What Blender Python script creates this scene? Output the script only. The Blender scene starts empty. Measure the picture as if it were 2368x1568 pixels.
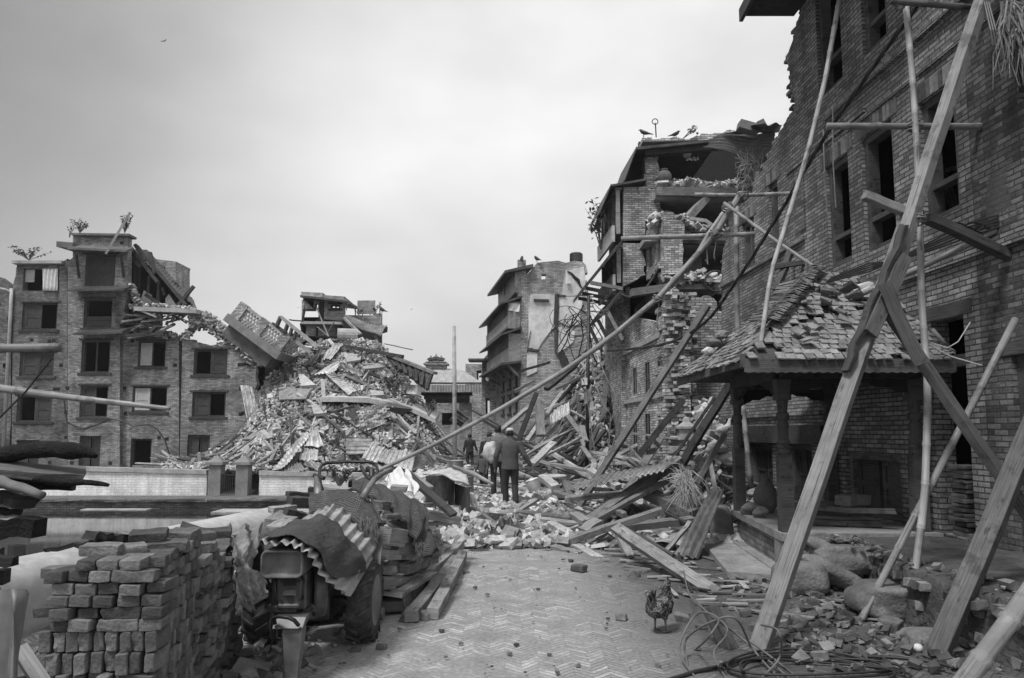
import bpy, bmesh, math, random
from mathutils import Vector, Matrix, Euler, noise
from mathutils.geometry import tessellate_polygon
R = math.radians
V = Vector
scene = bpy.context.scene
col = scene.collection
random.seed(7)
rnd = random.random
def ru(a, b): return a + (b - a) * rnd()

# ---------------------------------------------------------------- camera
W, H, F, PITCH, SH = 2367.0, 1568.0, 1700.0, R(5.5), 50.0
CZ = 1.65
cam = bpy.data.objects.new('camera', bpy.data.cameras.new('camera'))
col.objects.link(cam); scene.camera = cam
cam.location = (0, 0, CZ); cam.rotation_euler = (R(90) + PITCH, 0, 0)
cam.data.sensor_width = 36; cam.data.lens = 36 * F / W
cam.data.shift_y = SH / W
cam.data.clip_start = 0.05; cam.data.clip_end = 5000
def ray(px, py):
    x = (px - W / 2) / F; y = -(py - H / 2 - SH) / F
    return V((x, math.cos(PITCH) - math.sin(PITCH) * y, math.sin(PITCH) + math.cos(PITCH) * y))
def at(px, py, Y):                       # the point seen at a pixel at depth Y
    d = ray(px, py); return V((d.x * Y / d.y, Y, CZ + d.z * Y / d.y))
def gnd(px, py, z=0.0):                  # the point on level z
    d = ray(px, py); t = (z - CZ) / d.z; return V((d.x * t, d.y * t, z))
KS = -0.053
def fac(px, py, X0):                     # the point on a street wall X = X0 + KS*Y
    d = ray(px, py); t = X0 / (d.x - KS * d.y); return V((d.x * t, d.y * t, CZ + d.z * t))

# ---------------------------------------------------------------- sky and light
SUN_EL = R(60)
w = bpy.data.worlds.new('World'); scene.world = w; w.use_nodes = True
nt = w.node_tree; nt.nodes.clear()
def N(nt, typ, **kw):
    n = nt.nodes.new(typ)
    for k, v in kw.items():
        if k[0] == '_': n.inputs[k[1:].replace('_', ' ')].default_value = v
        else: setattr(n, k, v)
    return n
def L(nt, a, b): nt.links.new(a, b)
wo = N(nt, 'ShaderNodeOutputWorld'); bg = N(nt, 'ShaderNodeBackground', _Strength=0.1)
sky = N(nt, 'ShaderNodeTexSky', sky_type='NISHITA', sun_disc=False, sun_elevation=SUN_EL, sun_rotation=math.pi + math.atan2(0.40, 0.46), dust_density=4.0, air_density=1.0)
bw = N(nt, 'ShaderNodeRGBToBW'); L(nt, sky.outputs[0], bw.inputs[0])
tc = N(nt, 'ShaderNodeTexCoord')
mp = N(nt, 'ShaderNodeMapping'); mp.inputs['Scale'].default_value = (1.0, 1.1, 2.0); mp.inputs['Rotation'].default_value = (0, R(10), 0)
L(nt, tc.outputs['Generated'], mp.inputs[0])
n1 = N(nt, 'ShaderNodeTexNoise', _Scale=2.3, _Detail=6.0, _Roughness=0.5, _Distortion=0.1); L(nt, mp.outputs[0], n1.inputs['Vector'])
r1 = N(nt, 'ShaderNodeMapRange'); r1.inputs[1].default_value = .3; r1.inputs[2].default_value = .72; r1.inputs[3].default_value = 0.68; r1.inputs[4].default_value = 1.14
L(nt, n1.outputs[0], r1.inputs[0])
# a broad, darker bank of cloud high to the left, brighter sky low and ahead
sp = N(nt, 'ShaderNodeSeparateXYZ'); L(nt, tc.outputs['Generated'], sp.inputs[0])
m1 = N(nt, 'ShaderNodeMath', operation='MULTIPLY_ADD'); m1.inputs[1].default_value = -1.25; m1.inputs[2].default_value = 0.0; L(nt, sp.outputs[0], m1.inputs[0])
m2 = N(nt, 'ShaderNodeMath', operation='MULTIPLY_ADD'); m2.inputs[1].default_value = 0.5; L(nt, sp.outputs[2], m2.inputs[0]); L(nt, m1.outputs[0], m2.inputs[2])
r2 = N(nt, 'ShaderNodeMapRange', interpolation_type='SMOOTHSTEP'); r2.inputs[1].default_value = .30; r2.inputs[2].default_value = 1.0; r2.inputs[3].default_value = 1.0; r2.inputs[4].default_value = 0.26
L(nt, m2.outputs[0], r2.inputs[0])
mm = N(nt, 'ShaderNodeMath', operation='MULTIPLY'); L(nt, r1.outputs[0], mm.inputs[0]); L(nt, r2.outputs[0], mm.inputs[1])
r3 = N(nt, 'ShaderNodeMapRange', interpolation_type='SMOOTHSTEP'); r3.inputs[1].default_value = .25; r3.inputs[2].default_value = -.7; r3.inputs[3].default_value = 1.0; r3.inputs[4].default_value = 1.2
L(nt, sp.outputs[1], r3.inputs[0])
m3 = N(nt, 'ShaderNodeMath', operation='MULTIPLY'); L(nt, mm.outputs[0], m3.inputs[0]); L(nt, r3.outputs[0], m3.inputs[1])
mc = N(nt, 'ShaderNodeMath', operation='MULTIPLY'); mc.inputs[1].default_value = 4.0; L(nt, m3.outputs[0], mc.inputs[0])
ms = N(nt, 'ShaderNodeMath', operation='MULTIPLY_ADD'); ms.inputs[1].default_value = 0.12; L(nt, bw.outputs[0], ms.inputs[0]); L(nt, mc.outputs[0], ms.inputs[2])
L(nt, ms.outputs[0], bg.inputs[0]); L(nt, bg.outputs[0], wo.inputs[0])
sun = bpy.data.objects.new('sun', bpy.data.lights.new('sun', 'SUN')); col.objects.link(sun)
sun.data.energy = 1.5; sun.data.angle = R(14); sun.data.color = (1, 1, 1)
sd = V((-0.40, -0.46, 1.05)).normalized()          # towards the bright side of the overcast
sun.rotation_euler = sd.to_track_quat('Z', 'Y').to_euler()
scene.view_settings.view_transform = 'Standard'; scene.view_settings.look = 'None'
scene.view_settings.exposure = 1.22; scene.view_settings.gamma = 1.0
scene.render.resolution_x = 1024; scene.render.resolution_y = 678
scene.cycles.max_bounces = 6; scene.cycles.diffuse_bounces = 3

# ---------------------------------------------------------------- materials
def g3(v): return (v, v, v, 1)
MATS = {}
def newmat(name, rough=0.9, metal=0.0, spec=0.3):
    m = bpy.data.materials.new(name); m.use_nodes = True
    nt = m.node_tree; b = nt.nodes['Principled BSDF']
    b.inputs['Roughness'].default_value = rough; b.inputs['Metallic'].default_value = metal
    b.inputs['Specular IOR Level'].default_value = spec
    return m, nt, b
def ramp(nt, src, a, b, va, vb):
    r = N(nt, 'ShaderNodeMapRange'); r.inputs[1].default_value = a; r.inputs[2].default_value = b
    r.inputs[3].default_value = va; r.inputs[4].default_value = vb; L(nt, src, r.inputs[0]); return r.outputs[0]
def mul(nt, a, b, op='MULTIPLY'):
    m = N(nt, 'ShaderNodeMath', operation=op)
    for i, s in enumerate((a, b)):
        if isinstance(s, (int, float)): m.inputs[i].default_value = s
        else: L(nt, s, m.inputs[i])
    return m.outputs[0]
def bump(nt, b, h, strength=0.5, dist=0.01):
    n = N(nt, 'ShaderNodeBump'); n.inputs['Strength'].default_value = strength; n.inputs['Distance'].default_value = dist
    L(nt, h, n.inputs['Height']); L(nt, n.outputs[0], b.inputs['Normal'])
def tex(nt, scale, detail=5, coord='Object', vec=None, rough=.6, sc=None):
    if vec is None:
        t = N(nt, 'ShaderNodeTexCoord'); vec = t.outputs[coord]
    if sc:
        m = N(nt, 'ShaderNodeMapping'); m.inputs['Scale'].default_value = sc; L(nt, vec, m.inputs[0]); vec = m.outputs[0]
    n = N(nt, 'ShaderNodeTexNoise', _Scale=scale, _Detail=float(detail), _Roughness=rough); L(nt, vec, n.inputs['Vector']); return n.outputs[0]
def stone(name, v, var=.35, scale=6, rnd_by=None, rough=.92, bmp=.4, dist=.01, metal=0, spec=.25):
    m, nt, b = newmat(name, rough, metal, spec)
    o = ramp(nt, tex(nt, scale, 8), .3, .7, v * (1 - var), v * (1 + var))
    o = mul(nt, o, ramp(nt, tex(nt, scale * 7, 5), .3, .7, .82, 1.18))
    if rnd_by == 'island':
        g = N(nt, 'ShaderNodeNewGeometry'); o = mul(nt, o, ramp(nt, g.outputs['Random Per Island'], 0, 1, *((.7, 1.3) if 'tile' in name else (.3, 1.75))))
    if rnd_by == 'object':
        g = N(nt, 'ShaderNodeObjectInfo'); o = mul(nt, o, ramp(nt, g.outputs['Random'], 0, 1, .5, 1.5))
    L(nt, o, b.inputs['Base Color']); bump(nt, b, tex(nt, scale * 5, 8), bmp, dist)
    MATS[name] = m; return m
def wood(name, v, var=.35, rough=.85, rnd_by='object'):
    m, nt, b = newmat(name, rough, 0, .25)
    t = N(nt, 'ShaderNodeTexCoord')
    g = tex(nt, 3.0, 6, vec=t.outputs['UV'], sc=(1.2, 26, 1)); k = tex(nt, 2.2, 4)
    o = ramp(nt, g, .3, .7, v * (1 - var), v * (1 + var)); o = mul(nt, o, ramp(nt, k, .3, .7, .68, 1.3))
    cr = tex(nt, 2.0, 3, vec=t.outputs['UV'], sc=(.7, 40, 1)); o = mul(nt, o, ramp(nt, tex(nt, 5.5, 5), .56, .64, 1, .62)); o = mul(nt, o, ramp(nt, tex(nt, 9, 2, vec=t.outputs['UV'], sc=(.5, 1.5, 1)), .66, .7, 1, .5))
    o = mul(nt, o, ramp(nt, cr, .33, .40, .35, 1))
    if rnd_by:
        gi = N(nt, 'ShaderNodeObjectInfo' if rnd_by == 'object' else 'ShaderNodeNewGeometry')
        o = mul(nt, o, ramp(nt, gi.outputs['Random' if rnd_by == 'object' else 'Random Per Island'], 0, 1, *((.75, 1.25) if rnd_by == 'object' else (.25, 2.0))))
    L(nt, o, b.inputs['Base Color']); bump(nt, b, g, .7, .008)
    MATS[name] = m; return m
def brick(name, v, mortar, bw=.215, bh=.068, ms=.008, var=.4, blot=.35, dist=.012, patch=None):
    m, nt, b = newmat(name, .9, 0, .25)
    t = N(nt, 'ShaderNodeTexCoord')
    wv = N(nt, 'ShaderNodeTexNoise', _Scale=2.5, _Detail=3.0); L(nt, t.outputs['UV'], wv.inputs['Vector'])
    vm = N(nt, 'ShaderNodeVectorMath', operation='MULTIPLY_ADD'); vm.inputs[1].default_value = (.022, .022, 0); L(nt, wv.outputs['Color'], vm.inputs[0]); L(nt, t.outputs['UV'], vm.inputs[2])
    br = N(nt, 'ShaderNodeTexBrick', offset=.5, squash=1.0)
    for k, x in (('Scale', 1.0), ('Mortar Size', ms), ('Mortar Smooth', .35), ('Bias', 0.0), ('Brick Width', bw), ('Row Height', bh)): br.inputs[k].default_value = x
    br.inputs['Color1'].default_value = g3(v * (1 - var)); br.inputs['Color2'].default_value = g3(v * (1 + var)); br.inputs['Mortar'].default_value = g3(mortar)
    L(nt, vm.outputs[0], br.inputs['Vector'])
    bl = tex(nt, .7, 6, vec=t.outputs['UV']); fn = tex(nt, 22, 5, vec=t.outputs['UV'])
    q = N(nt, 'ShaderNodeRGBToBW'); L(nt, br.outputs[0], q.inputs[0])
    o = mul(nt, q.outputs[0], ramp(nt, bl, .3, .7, 1 - blot, 1 + blot)); o = mul(nt, o, ramp(nt, fn, .3, .7, .72, 1.28))
    st = tex(nt, 1.0, 5, vec=t.outputs['UV'], sc=(2.6, .35, 1)); o = mul(nt, o, ramp(nt, st, .35, .6, .75, 1.08))
    if patch:
        pn = tex(nt, patch[1], 7, vec=t.outputs['UV']); f = ramp(nt, pn, patch[2], patch[2] + .03, 0, 1)
        mx = N(nt, 'ShaderNodeMix', data_type='FLOAT'); L(nt, f, mx.inputs[0]); L(nt, o, mx.inputs[2]); mx.inputs[3].default_value = patch[0]; o = mx.outputs[0]
    L(nt, o, b.inputs['Base Color'])
    hh = mul(nt, br.outputs['Fac'], -1.0); hh = mul(nt, hh, ramp(nt, fn, .2, .8, 0, .7), 'ADD'); hh = mul(nt, hh, ramp(nt, q.outputs[0], 0, v * 2, 0, .4), 'ADD')
    bump(nt, b, hh, .8, dist)
    MATS[name] = m; return m
def tin(name, v, rough=.55, metal=.35, rnd_by=None):
    m, nt, b = newmat(name, rough, metal, .4)
    s = tex(nt, 1.6, 6); s2 = tex(nt, 9, 6)
    o = ramp(nt, s, .35, .65, v * .6, v * 1.3); o = mul(nt, o, ramp(nt, s2, .35, .6, .7, 1.15))
    if rnd_by:
        gi = N(nt, 'ShaderNodeNewGeometry'); o = mul(nt, o, ramp(nt, gi.outputs['Random Per Island'], 0, 1, .5, 1.4))
    L(nt, o, b.inputs['Base Color']); bump(nt, b, s2, .2, .004); MATS[name] = m; return m
def flat(name, v, rough=.9, metal=0, spec=.3, var=.2, scale=8):
    m, nt, b = newmat(name, rough, metal, spec)
    L(nt, ramp(nt, tex(nt, scale, 5), .3, .7, v * (1 - var), v * (1 + var)), b.inputs['Base Color']); MATS[name] = m; return m

brick('near_brick', .215, .06, bw=.2, bh=.06, ms=.009, var=.4, blot=.42, patch=(.10, 1.7, .66))
brick('near_brick_old', .13, .06, bw=.2, bh=.06, ms=.009, var=.55, blot=.5, patch=(.09, 1.6, .58))
brick('mid_brick', .38, .14, bw=.2, bh=.062, ms=.01, var=.45, blot=.45, patch=(.2, 1.4, .62))
brick('left_brick', .16, .09, bw=.22, bh=.075, ms=.012, var=.42, blot=.5)
brick('left_brick_pale', .235, .13, bw=.22, bh=.075, ms=.012, var=.42, blot=.5)
brick('far_brick', .32, .17, bw=.24, bh=.08, ms=.012, var=.35, blot=.35)
brick('veranda_brick', .2, .1, bw=.225, bh=.07, ms=.007, var=.3, blot=.35)
stone('loose_brick', .33, .35, 14, 'island', bmp=.5)
stone('rubble_near', .33, .3, 18, 'island', bmp=.6)
stone('stack_brick', .115, .4, 11, 'object', bmp=1.0, dist=.008)
stone('earth', .13, .35, 3, bmp=.8, dist=.05)
stone('shade_toned_earth', .08, .4, 5, bmp=1, dist=.08)  # second earth is darkened so gaps between bricks read as shade
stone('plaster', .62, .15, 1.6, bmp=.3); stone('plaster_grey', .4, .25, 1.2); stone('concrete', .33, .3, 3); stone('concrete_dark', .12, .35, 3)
stone('boulder', .17, .3, 5, bmp=1.0, dist=.02); stone('roof_tile', .21, .35, 12, 'island', bmp=.6); stone('dark_tile', .07, .35, 12, 'island', bmp=.6)
stone('stone_step', .24, .35, 4, bmp=.8, dist=.02)
wood('wood_pale', .3); wood('wood_mid', .25); wood('wood_grey', .16); wood('wood_dark', .055); wood('wood_black', .025, .5)
wood('wood_debris', .2, .4, rnd_by='island'); wood('bamboo', .25, .22, .45); wood('bamboo_grey', .22, .25, .6)
tin('tin_pale', .42); tin('tin_grey', .24); tin('tin_dark', .07); tin('tin_debris', .3, rnd_by='i')
flat('interior', .02); flat('cloth_pale', .42, var=.3); stone('cloth_dark', .055, .3, 7, bmp=.5, dist=.01); flat('cloth_white', .62); flat('plastic', .6, .35, var=.15)  # interior is near-black: shade of rooms and holes put into the colour
flat('rubber', .05, .8, var=.5, scale=14); flat('rope', .2, var=.4, scale=40); flat('cable', .03, .5); flat('cable_grey', .12, .5); flat('iron', .05, .5, .6, var=.4); flat('engine', .07, .5, .3, var=.5)
flat('skin', .16, .6); flat('hair', .02, .6); flat('jacket', .075, var=.25, scale=30); flat('trousers', .032, var=.3); flat('leaf', .07, .6, var=.5); flat('straw', .38, .8, var=.4, scale=30)
flat('aluminium', .7, .35, .35, var=.15); flat('far_hill', .35, 1); flat('bird', .03, .6); flat('feather_white', .6)
def glassy(name, v, rough):
    m, nt, b = newmat(name, rough, 0, .5); b.inputs['Base Color'].default_value = g3(v); MATS[name] = m
glassy('pane', .03, .08)

# ---------------------------------------------------------------- mesh builder
WL = {}
class MB:
    def __init__(s): s.v = []; s.f = []; s.uv = {}
    def face(s, idx, uv=None):
        if uv: s.uv[len(s.f)] = uv
        s.f.append(idx)
    def poly(s, pts, uv=None):
        b = len(s.v); s.v += [V(p) for p in pts]; s.face(list(range(b, b + len(pts))), uv)
    def hexa(s, P):
        b = len(s.v); s.v += [V(p) for p in P]
        for q in ((0, 3, 2, 1), (4, 5, 6, 7), (0, 1, 5, 4), (1, 2, 6, 5), (2, 3, 7, 6), (3, 0, 4, 7)): s.f.append([b + i for i in q])
    def box(s, c, sz, rot=None, jit=0):
        c = V(c); P = []
        for z in (-.5, .5):
            for x, y in ((-.5, -.5), (.5, -.5), (.5, .5), (-.5, .5)):
                p = V((x * sz[0], y * sz[1], z * sz[2]))
                if jit: p += V((ru(-jit, jit), ru(-jit, jit), ru(-jit, jit)))
                if rot is not None: p = rot @ p
                P.append(c + p)
        s.hexa(P)
    def beam(s, p, q, w, h, roll=0, seg=1, jit=0, up=(0, 0, 1), taper=1):
        p = V(p); q = V(q); d = (q - p); Ln = d.length; d.normalize(); up = V(up)
        if abs(d.dot(up)) > .97: up = V((0, 1, 0))
        a = d.cross(up).normalized(); c = a.cross(d).normalized()
        if roll:
            m = Matrix.Rotation(roll, 3, d); a = m @ a; c = m @ c
        b = len(s.v); u0 = rnd() * 5; bw_ = (ru(-.009, .009), ru(-.009, .009))
        for i in range(seg + 1):
            t = i / seg; o = p + d * Ln * t; k = 1 + (taper - 1) * t
            if 0 < i < seg: o = o + a * ru(-jit, jit) + c * ru(-jit, jit)
            if seg > 3: o = o + (a * bw_[0] + c * bw_[1]) * math.sin(math.pi * t) * Ln
            for x, y in ((-.5, -.5), (.5, -.5), (.5, .5), (-.5, .5)):
                s.v.append(o + a * x * w * k + c * y * h * k + (d * ru(-jit, jit) * 2 if i in (0, seg) else V((0, 0, 0))))
        for i in range(seg):
            for j in range(4):
                j2 = (j + 1) % 4; l = b + i * 4; x0 = i / seg * Ln + u0; x1 = (i + 1) / seg * Ln + u0; v0 = j * .13
                ww = (w if j % 2 == 0 else h)
                s.face([l + j, l + j2, l + 4 + j2, l + 4 + j], [(x0, v0), (x0, v0 + ww), (x1, v0 + ww), (x1, v0)])
        s.f.append([b + 3, b + 2, b + 1, b]); e = b + seg * 4; s.f.append([e, e + 1, e + 2, e + 3])
    def tube(s, pts, rad, n=8, cap=True, flat=1.0, ax=None):
        pts = [V(p) for p in pts]
        if not isinstance(rad, (list, tuple)): rad = [rad] * len(pts)
        b = len(s.v); m = len(pts); a = None; ln = 0
        far = max(pts, key=lambda p: (p - pts[0]).length); D = (far - pts[0]); D = D.normalized() if D.length > 1e-6 else None
        if D is None or any(((p - pts[0]) - D * (p - pts[0]).dot(D)).length > 1e-5 for p in pts): D = None
        for i, p in enumerate(pts):
            d = (pts[min(i + 1, m - 1)] - pts[max(i - 1, 0)])
            if d.length < 1e-9: d = V((0, 0, 1))
            d.normalize()
            if D is not None: d = D
            if a is None:
                r = V(ax) if ax else (V((0, 0, 1)) if abs(d.z) < .9 else V((0, 1, 0)))
                a = (r - d * r.dot(d)).normalized()
            else:
                a = a - d * a.dot(d)
                if a.length < 1e-6: a = d.orthogonal()
                a.normalize()
            c = d.cross(a)
            if i: ln += (p - pts[i - 1]).length
            rr = rad[i]; ra, rb = rr if isinstance(rr, (tuple, list)) else (rr, rr * flat)
            for k in range(n):
                t = 2 * math.pi * k / n; s.v.append(p + a * math.cos(t) * ra + c * math.sin(t) * rb)
            if i:
                for k in range(n):
                    k2 = (k + 1) % n; l0 = b + (i - 1) * n; l1 = b + i * n; w_ = .02
                    s.face([l0 + k, l1 + k, l1 + k2, l0 + k2], [(ln - .1, k * w_), (ln, k * w_), (ln, (k + 1) * w_), (ln - .1, (k + 1) * w_)])
        if cap:
            s.f.append([b + k for k in range(n)]); e = b + (m - 1) * n; s.f.append([e + k for k in range(n - 1, -1, -1)])
    def bamboo(s, pts, r0, r1, node=.33, n=10):
        pts = [V(p) for p in pts]; tot = sum((pts[i + 1] - pts[i]).length for i in range(len(pts) - 1)); P = []; Q = []
        def along(t):
            x = t * tot
            for i in range(len(pts) - 1):
                l = (pts[i + 1] - pts[i]).length
                if x <= l or i == len(pts) - 2: return pts[i].lerp(pts[i + 1], min(x / l, 1))
                x -= l
        x = 0; xs = [(0, 1)]
        x = ru(.1, node)
        while x < tot - .05:
            xs += [(x - .02, 1), (x - .008, 1.16), (x, 1.0), (x + .008, 1.2), (x + .022, 1)]; x += node * ru(.85, 1.15)
        xs.append((tot, 1))
        for x, k in xs:
            t = min(max(x / tot, 0), 1); P.append(along(t)); Q.append((r0 + (r1 - r0) * t) * k)
        s.tube(P, Q, n)
        # hollow looking mouths
        for p, q, r in ((pts[0], pts[1], r0), (pts[-1], pts[-2], r1)):
            d = (p - q).normalized(); s.tube([p, p + d * .004, p - d * .0], [r * .75, r * .6, .001], n)
    def sheet(s, a, b, c, d, nu, nv, fn=None, th=.004):
        """grid over a-b-c-d (u along a-b, v along a-d) with offset fn(u,v) along the normal"""
        a, b, c, d = V(a), V(b), V(c), V(d); nn = (b - a).cross(d - a).normalized(); k = len(s.v)
        lu = ((b - a).length + (c - d).length) / 2; lv = ((d - a).length + (c - b).length) / 2
        for side in (0, 1):
            for j in range(nv + 1):
                for i in range(nu + 1):
                    u = i / nu; v = j / nv; p = a.lerp(b, u).lerp(d.lerp(c, u), v)
                    o = fn(u, v) if fn else 0
                    if isinstance(o, Vector): p = p + o - nn * th * side
                    else: p = p + nn * (o - th * side)
                    s.v.append(p)
        M = (nu + 1) * (nv + 1); g = lambda i, j, sd: k + sd * M + j * (nu + 1) + i
        for j in range(nv):
            for i in range(nu):
                uv = [(i / nu * lu, j / nv * lv), ((i + 1) / nu * lu, j / nv * lv), ((i + 1) / nu * lu, (j + 1) / nv * lv), (i / nu * lu, (j + 1) / nv * lv)]
                s.face([g(i, j, 0), g(i + 1, j, 0), g(i + 1, j + 1, 0), g(i, j + 1, 0)], uv)
                s.face([g(i, j + 1, 1), g(i + 1, j + 1, 1), g(i + 1, j, 1), g(i, j, 1)], uv[::-1])
        for i in range(nu):
            s.f.append([g(i, 0, 1), g(i + 1, 0, 1), g(i + 1, 0, 0), g(i, 0, 0)]); s.f.append([g(i, nv, 0), g(i + 1, nv, 0), g(i + 1, nv, 1), g(i, nv, 1)])
        for j in range(nv):
            s.f.append([g(0, j, 0), g(0, j + 1, 0), g(0, j + 1, 1), g(0, j, 1)]); s.f.append([g(nu, j, 1), g(nu, j + 1, 1), g(nu, j + 1, 0), g(nu, j, 0)])
    def corr(s, a, b, c, d, pitch=.09, amp=.012, bend=.02, th=.004):
        """corrugated sheet; the ribs run a-d, waves across a-b"""
        lu = max((V(b) - V(a)).length, .05); nw = max(2, round(lu / pitch)); sd = rnd() * 50
        def f(u, v): return amp * math.sin(2 * math.pi * nw * u) + bend * noise.noise(V((u * 2.2 + sd, v * 2.2, sd))) * 2
        s.sheet(a, b, c, d, nw * 6, 6, f, th)
    def prism(s, outer, holes, O, U, Vv, Nn, t):
        """plate with holes; 2-D loops in (u,v) on frame O,U,V, thickness t along N"""
        O, U, Vv, Nn = V(O), V(U).normalized(), V(Vv).normalized(), V(Nn).normalized()
        loops = [list(outer)] + [list(h) for h in holes]
        def area(l): return sum(l[i][0] * l[(i + 1) % len(l)][1] - l[(i + 1) % len(l)][0] * l[i][1] for i in range(len(l)))
        loops = [l if (area(l) > 0) == (i == 0) else l[::-1] for i, l in enumerate(loops)]
        flatp = [p for l in loops for p in l]
        tri = tessellate_polygon([[V((p[0], p[1], 0)) for p in l] for l in loops])
        b = len(s.v); n = len(flatp)
        for p in flatp: s.v.append(O + U * p[0] + Vv * p[1])
        for p in flatp: s.v.append(O + U * p[0] + Vv * p[1] - Nn * t)
        flip = U.cross(Vv).dot(Nn) < 0
        for tr in tri:
            A, B, C = [flatp[i] for i in tr]
            ccw = (B[0] - A[0]) * (C[1] - A[1]) - (B[1] - A[1]) * (C[0] - A[0]) > 0
            q = list(tr) if ccw != flip else list(tr)[::-1]
            s.face([b + i for i in q], [flatp[i] for i in q]); s.face([b + n + i for i in q[::-1]], [flatp[i] for i in q[::-1]])
        k = 0
        for l in loops:
            m = len(l)
            for i in range(m):
                i2 = (i + 1) % m; q = [b + k + i, b + n + k + i, b + n + k + i2, b + k + i2]
                e = math.dist(l[i], l[i2]); ver = abs(l[i][0] - l[i2][0]) < abs(l[i][1] - l[i2][1])
                if ver: uv = [(0, l[i][1]), (t, l[i][1]), (t, l[i2][1]), (0, l[i2][1])]
                else: uv = [(l[i][0], 0), (l[i][0], t), (l[i2][0], t), (l[i2][0], 0)]
                s.face(q[::-1] if flip else q, uv[::-1] if flip else uv)
            k += m
    def rock(s, c, sz, seed=0, rot=None, amt=.25, sub=2, sq=1):
        key = sub
        if key not in ICO:
            bm = bmesh.new(); bmesh.ops.create_icosphere(bm, subdivisions=sub, radius=1); ICO[key] = ([v.co.copy() for v in bm.verts], [[v.index for v in f.verts] for f in bm.faces]); bm.free()
        vs, fs = ICO[key]; b = len(s.v); c = V(c)
        for v in vs:
            k = 1 + amt * noise.noise(v * 1.1 + V((seed * 3.1, seed * 1.7, seed))) * 2 + amt * .35 * noise.noise(v * 3.3 + V((seed, 0, 0)))
            w_ = V([math.copysign(abs(q) ** sq, q) for q in v]) if sq != 1 else v
            p = V((w_.x * sz[0], w_.y * sz[1], w_.z * sz[2])) * k * .5
            if rot is not None: p = rot @ p
            s.v.append(c + p)
        for f in fs: s.f.append([b + i for i in f])
    def build(s, name, mat, parent=None, smooth=False, bevel=0, origin=None):
        if not s.v: s.box((0, 0, -5), (.01, .01, .01))
        lo = V((min(v.x for v in s.v), min(v.y for v in s.v), min(v.z for v in s.v))); hi = V((max(v.x for v in s.v), max(v.y for v in s.v), max(v.z for v in s.v)))
        c = V(origin) if origin else V(((lo.x + hi.x) / 2, (lo.y + hi.y) / 2, lo.z))
        me = bpy.data.meshes.new(name); me.from_pydata([v - c for v in s.v], [], s.f)
        uvl = me.uv_layers.new(name='UVMap'); uvd = uvl.data
        for p in me.polygons:
            fi = p.index
            if fi in s.uv:
                for k, li in enumerate(p.loop_indices): uvd[li].uv = s.uv[fi][k]
            else:
                n = p.normal; ax = max(range(3), key=lambda i: abs(n[i]))
                for k, li in enumerate(p.loop_indices):
                    w_ = s.v[s.f[fi][k]]; uvd[li].uv = (w_.y, w_.z) if ax == 0 else (w_.x, w_.z) if ax == 1 else (w_.x, w_.y)
        me.materials.append(MATS[mat])
        if smooth:
            for p in me.polygons: p.use_smooth = True
        o = bpy.data.objects.new(name, me); col.objects.link(o)
        pl = V((0, 0, 0))
        if parent is not None: o.parent = parent; pl = WL[parent.name]
        o.location = c - pl; WL[o.name] = c
        if bevel:
            md = o.modifiers.new('bevel', 'BEVEL'); md.width = bevel; md.segments = 2; md.limit_method = 'ANGLE'; md.angle_limit = R(50)
        return o
ICO = {}
def tag(o, label=None, cat=None, group=None, kind=None):
    if label: o['label'] = label
    if cat: o['category'] = cat
    if group: o['group'] = group
    if kind: o['kind'] = kind
    return o
def empty(name, loc, label, cat, group=None):
    o = bpy.data.objects.new(name, None); col.objects.link(o); o.location = loc; WL[o.name] = V(loc); o.empty_display_size = .2
    return tag(o, label, cat, group)
def remesh(o, vox, it=4):
    m = o.modifiers.new('remesh', 'REMESH'); m.mode = 'VOXEL'; m.voxel_size = vox; m.use_smooth_shade = True
    s = o.modifiers.new('smooth', 'SMOOTH'); s.factor = .5; s.iterations = it
RR = random.Random(3)
def rough(pts, step=.12, amp=.06, seed=0):
    """break an outline (open polyline) into a ragged stepped edge"""
    u_ = RR.uniform; out = [tuple(pts[0])]
    for i in range(len(pts) - 1):
        a, b = pts[i], pts[i + 1]; l = math.dist(a, b); n = max(1, int(l / step)); ver = abs(b[1] - a[1]) > abs(b[0] - a[0]); prev = None
        for k in range(1, n):
            t = k / n; x = a[0] + (b[0] - a[0]) * t; y = a[1] + (b[1] - a[1]) * t
            if ver:
                x2 = x + u_(-amp, amp)
                if prev is not None: out.append((prev, y))
                out.append((x2, y + .004)); prev = x2
            else:
                y2 = y + u_(-amp, amp)
                if prev is not None: out.append((x, prev))
                out.append((x + .004, y2)); prev = y2
        out.append(tuple(b))
    return clean(out)
def clean(o_):
    def X(p, q, r, s_):
        c = lambda a, b_, d: (b_[0] - a[0]) * (d[1] - a[1]) - (b_[1] - a[1]) * (d[0] - a[0])
        return c(p, q, r) * c(p, q, s_) < 0 and c(r, s_, p) * c(r, s_, q) < 0
    o_ = [q for i, q in enumerate(o_) if i == 0 or math.dist(q, o_[i - 1]) > .003]; i = 0
    while i < len(o_) - 3:
        for j in range(min(len(o_) - 2, i + 40), i + 1, -1):
            if X(o_[i], o_[i + 1], o_[j], o_[j + 1]): del o_[i + 1:j + 1]; break
        else: i += 1
    return o_

wood('wood_pole', .30, .2)
def stained():
    m, nt, b = newmat('plaster_stained', .9, 0, .2)
    t = N(nt, 'ShaderNodeTexCoord'); a = tex(nt, .55, 5, vec=t.outputs['Object']); f = tex(nt, 3, 7, vec=t.outputs['Object'])
    o = mul(nt, ramp(nt, a, .34, .6, .38, .70), ramp(nt, f, .3, .6, .72, 1.05)); L(nt, o, b.inputs['Base Color']); MATS['plaster_stained'] = m
stained()

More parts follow.
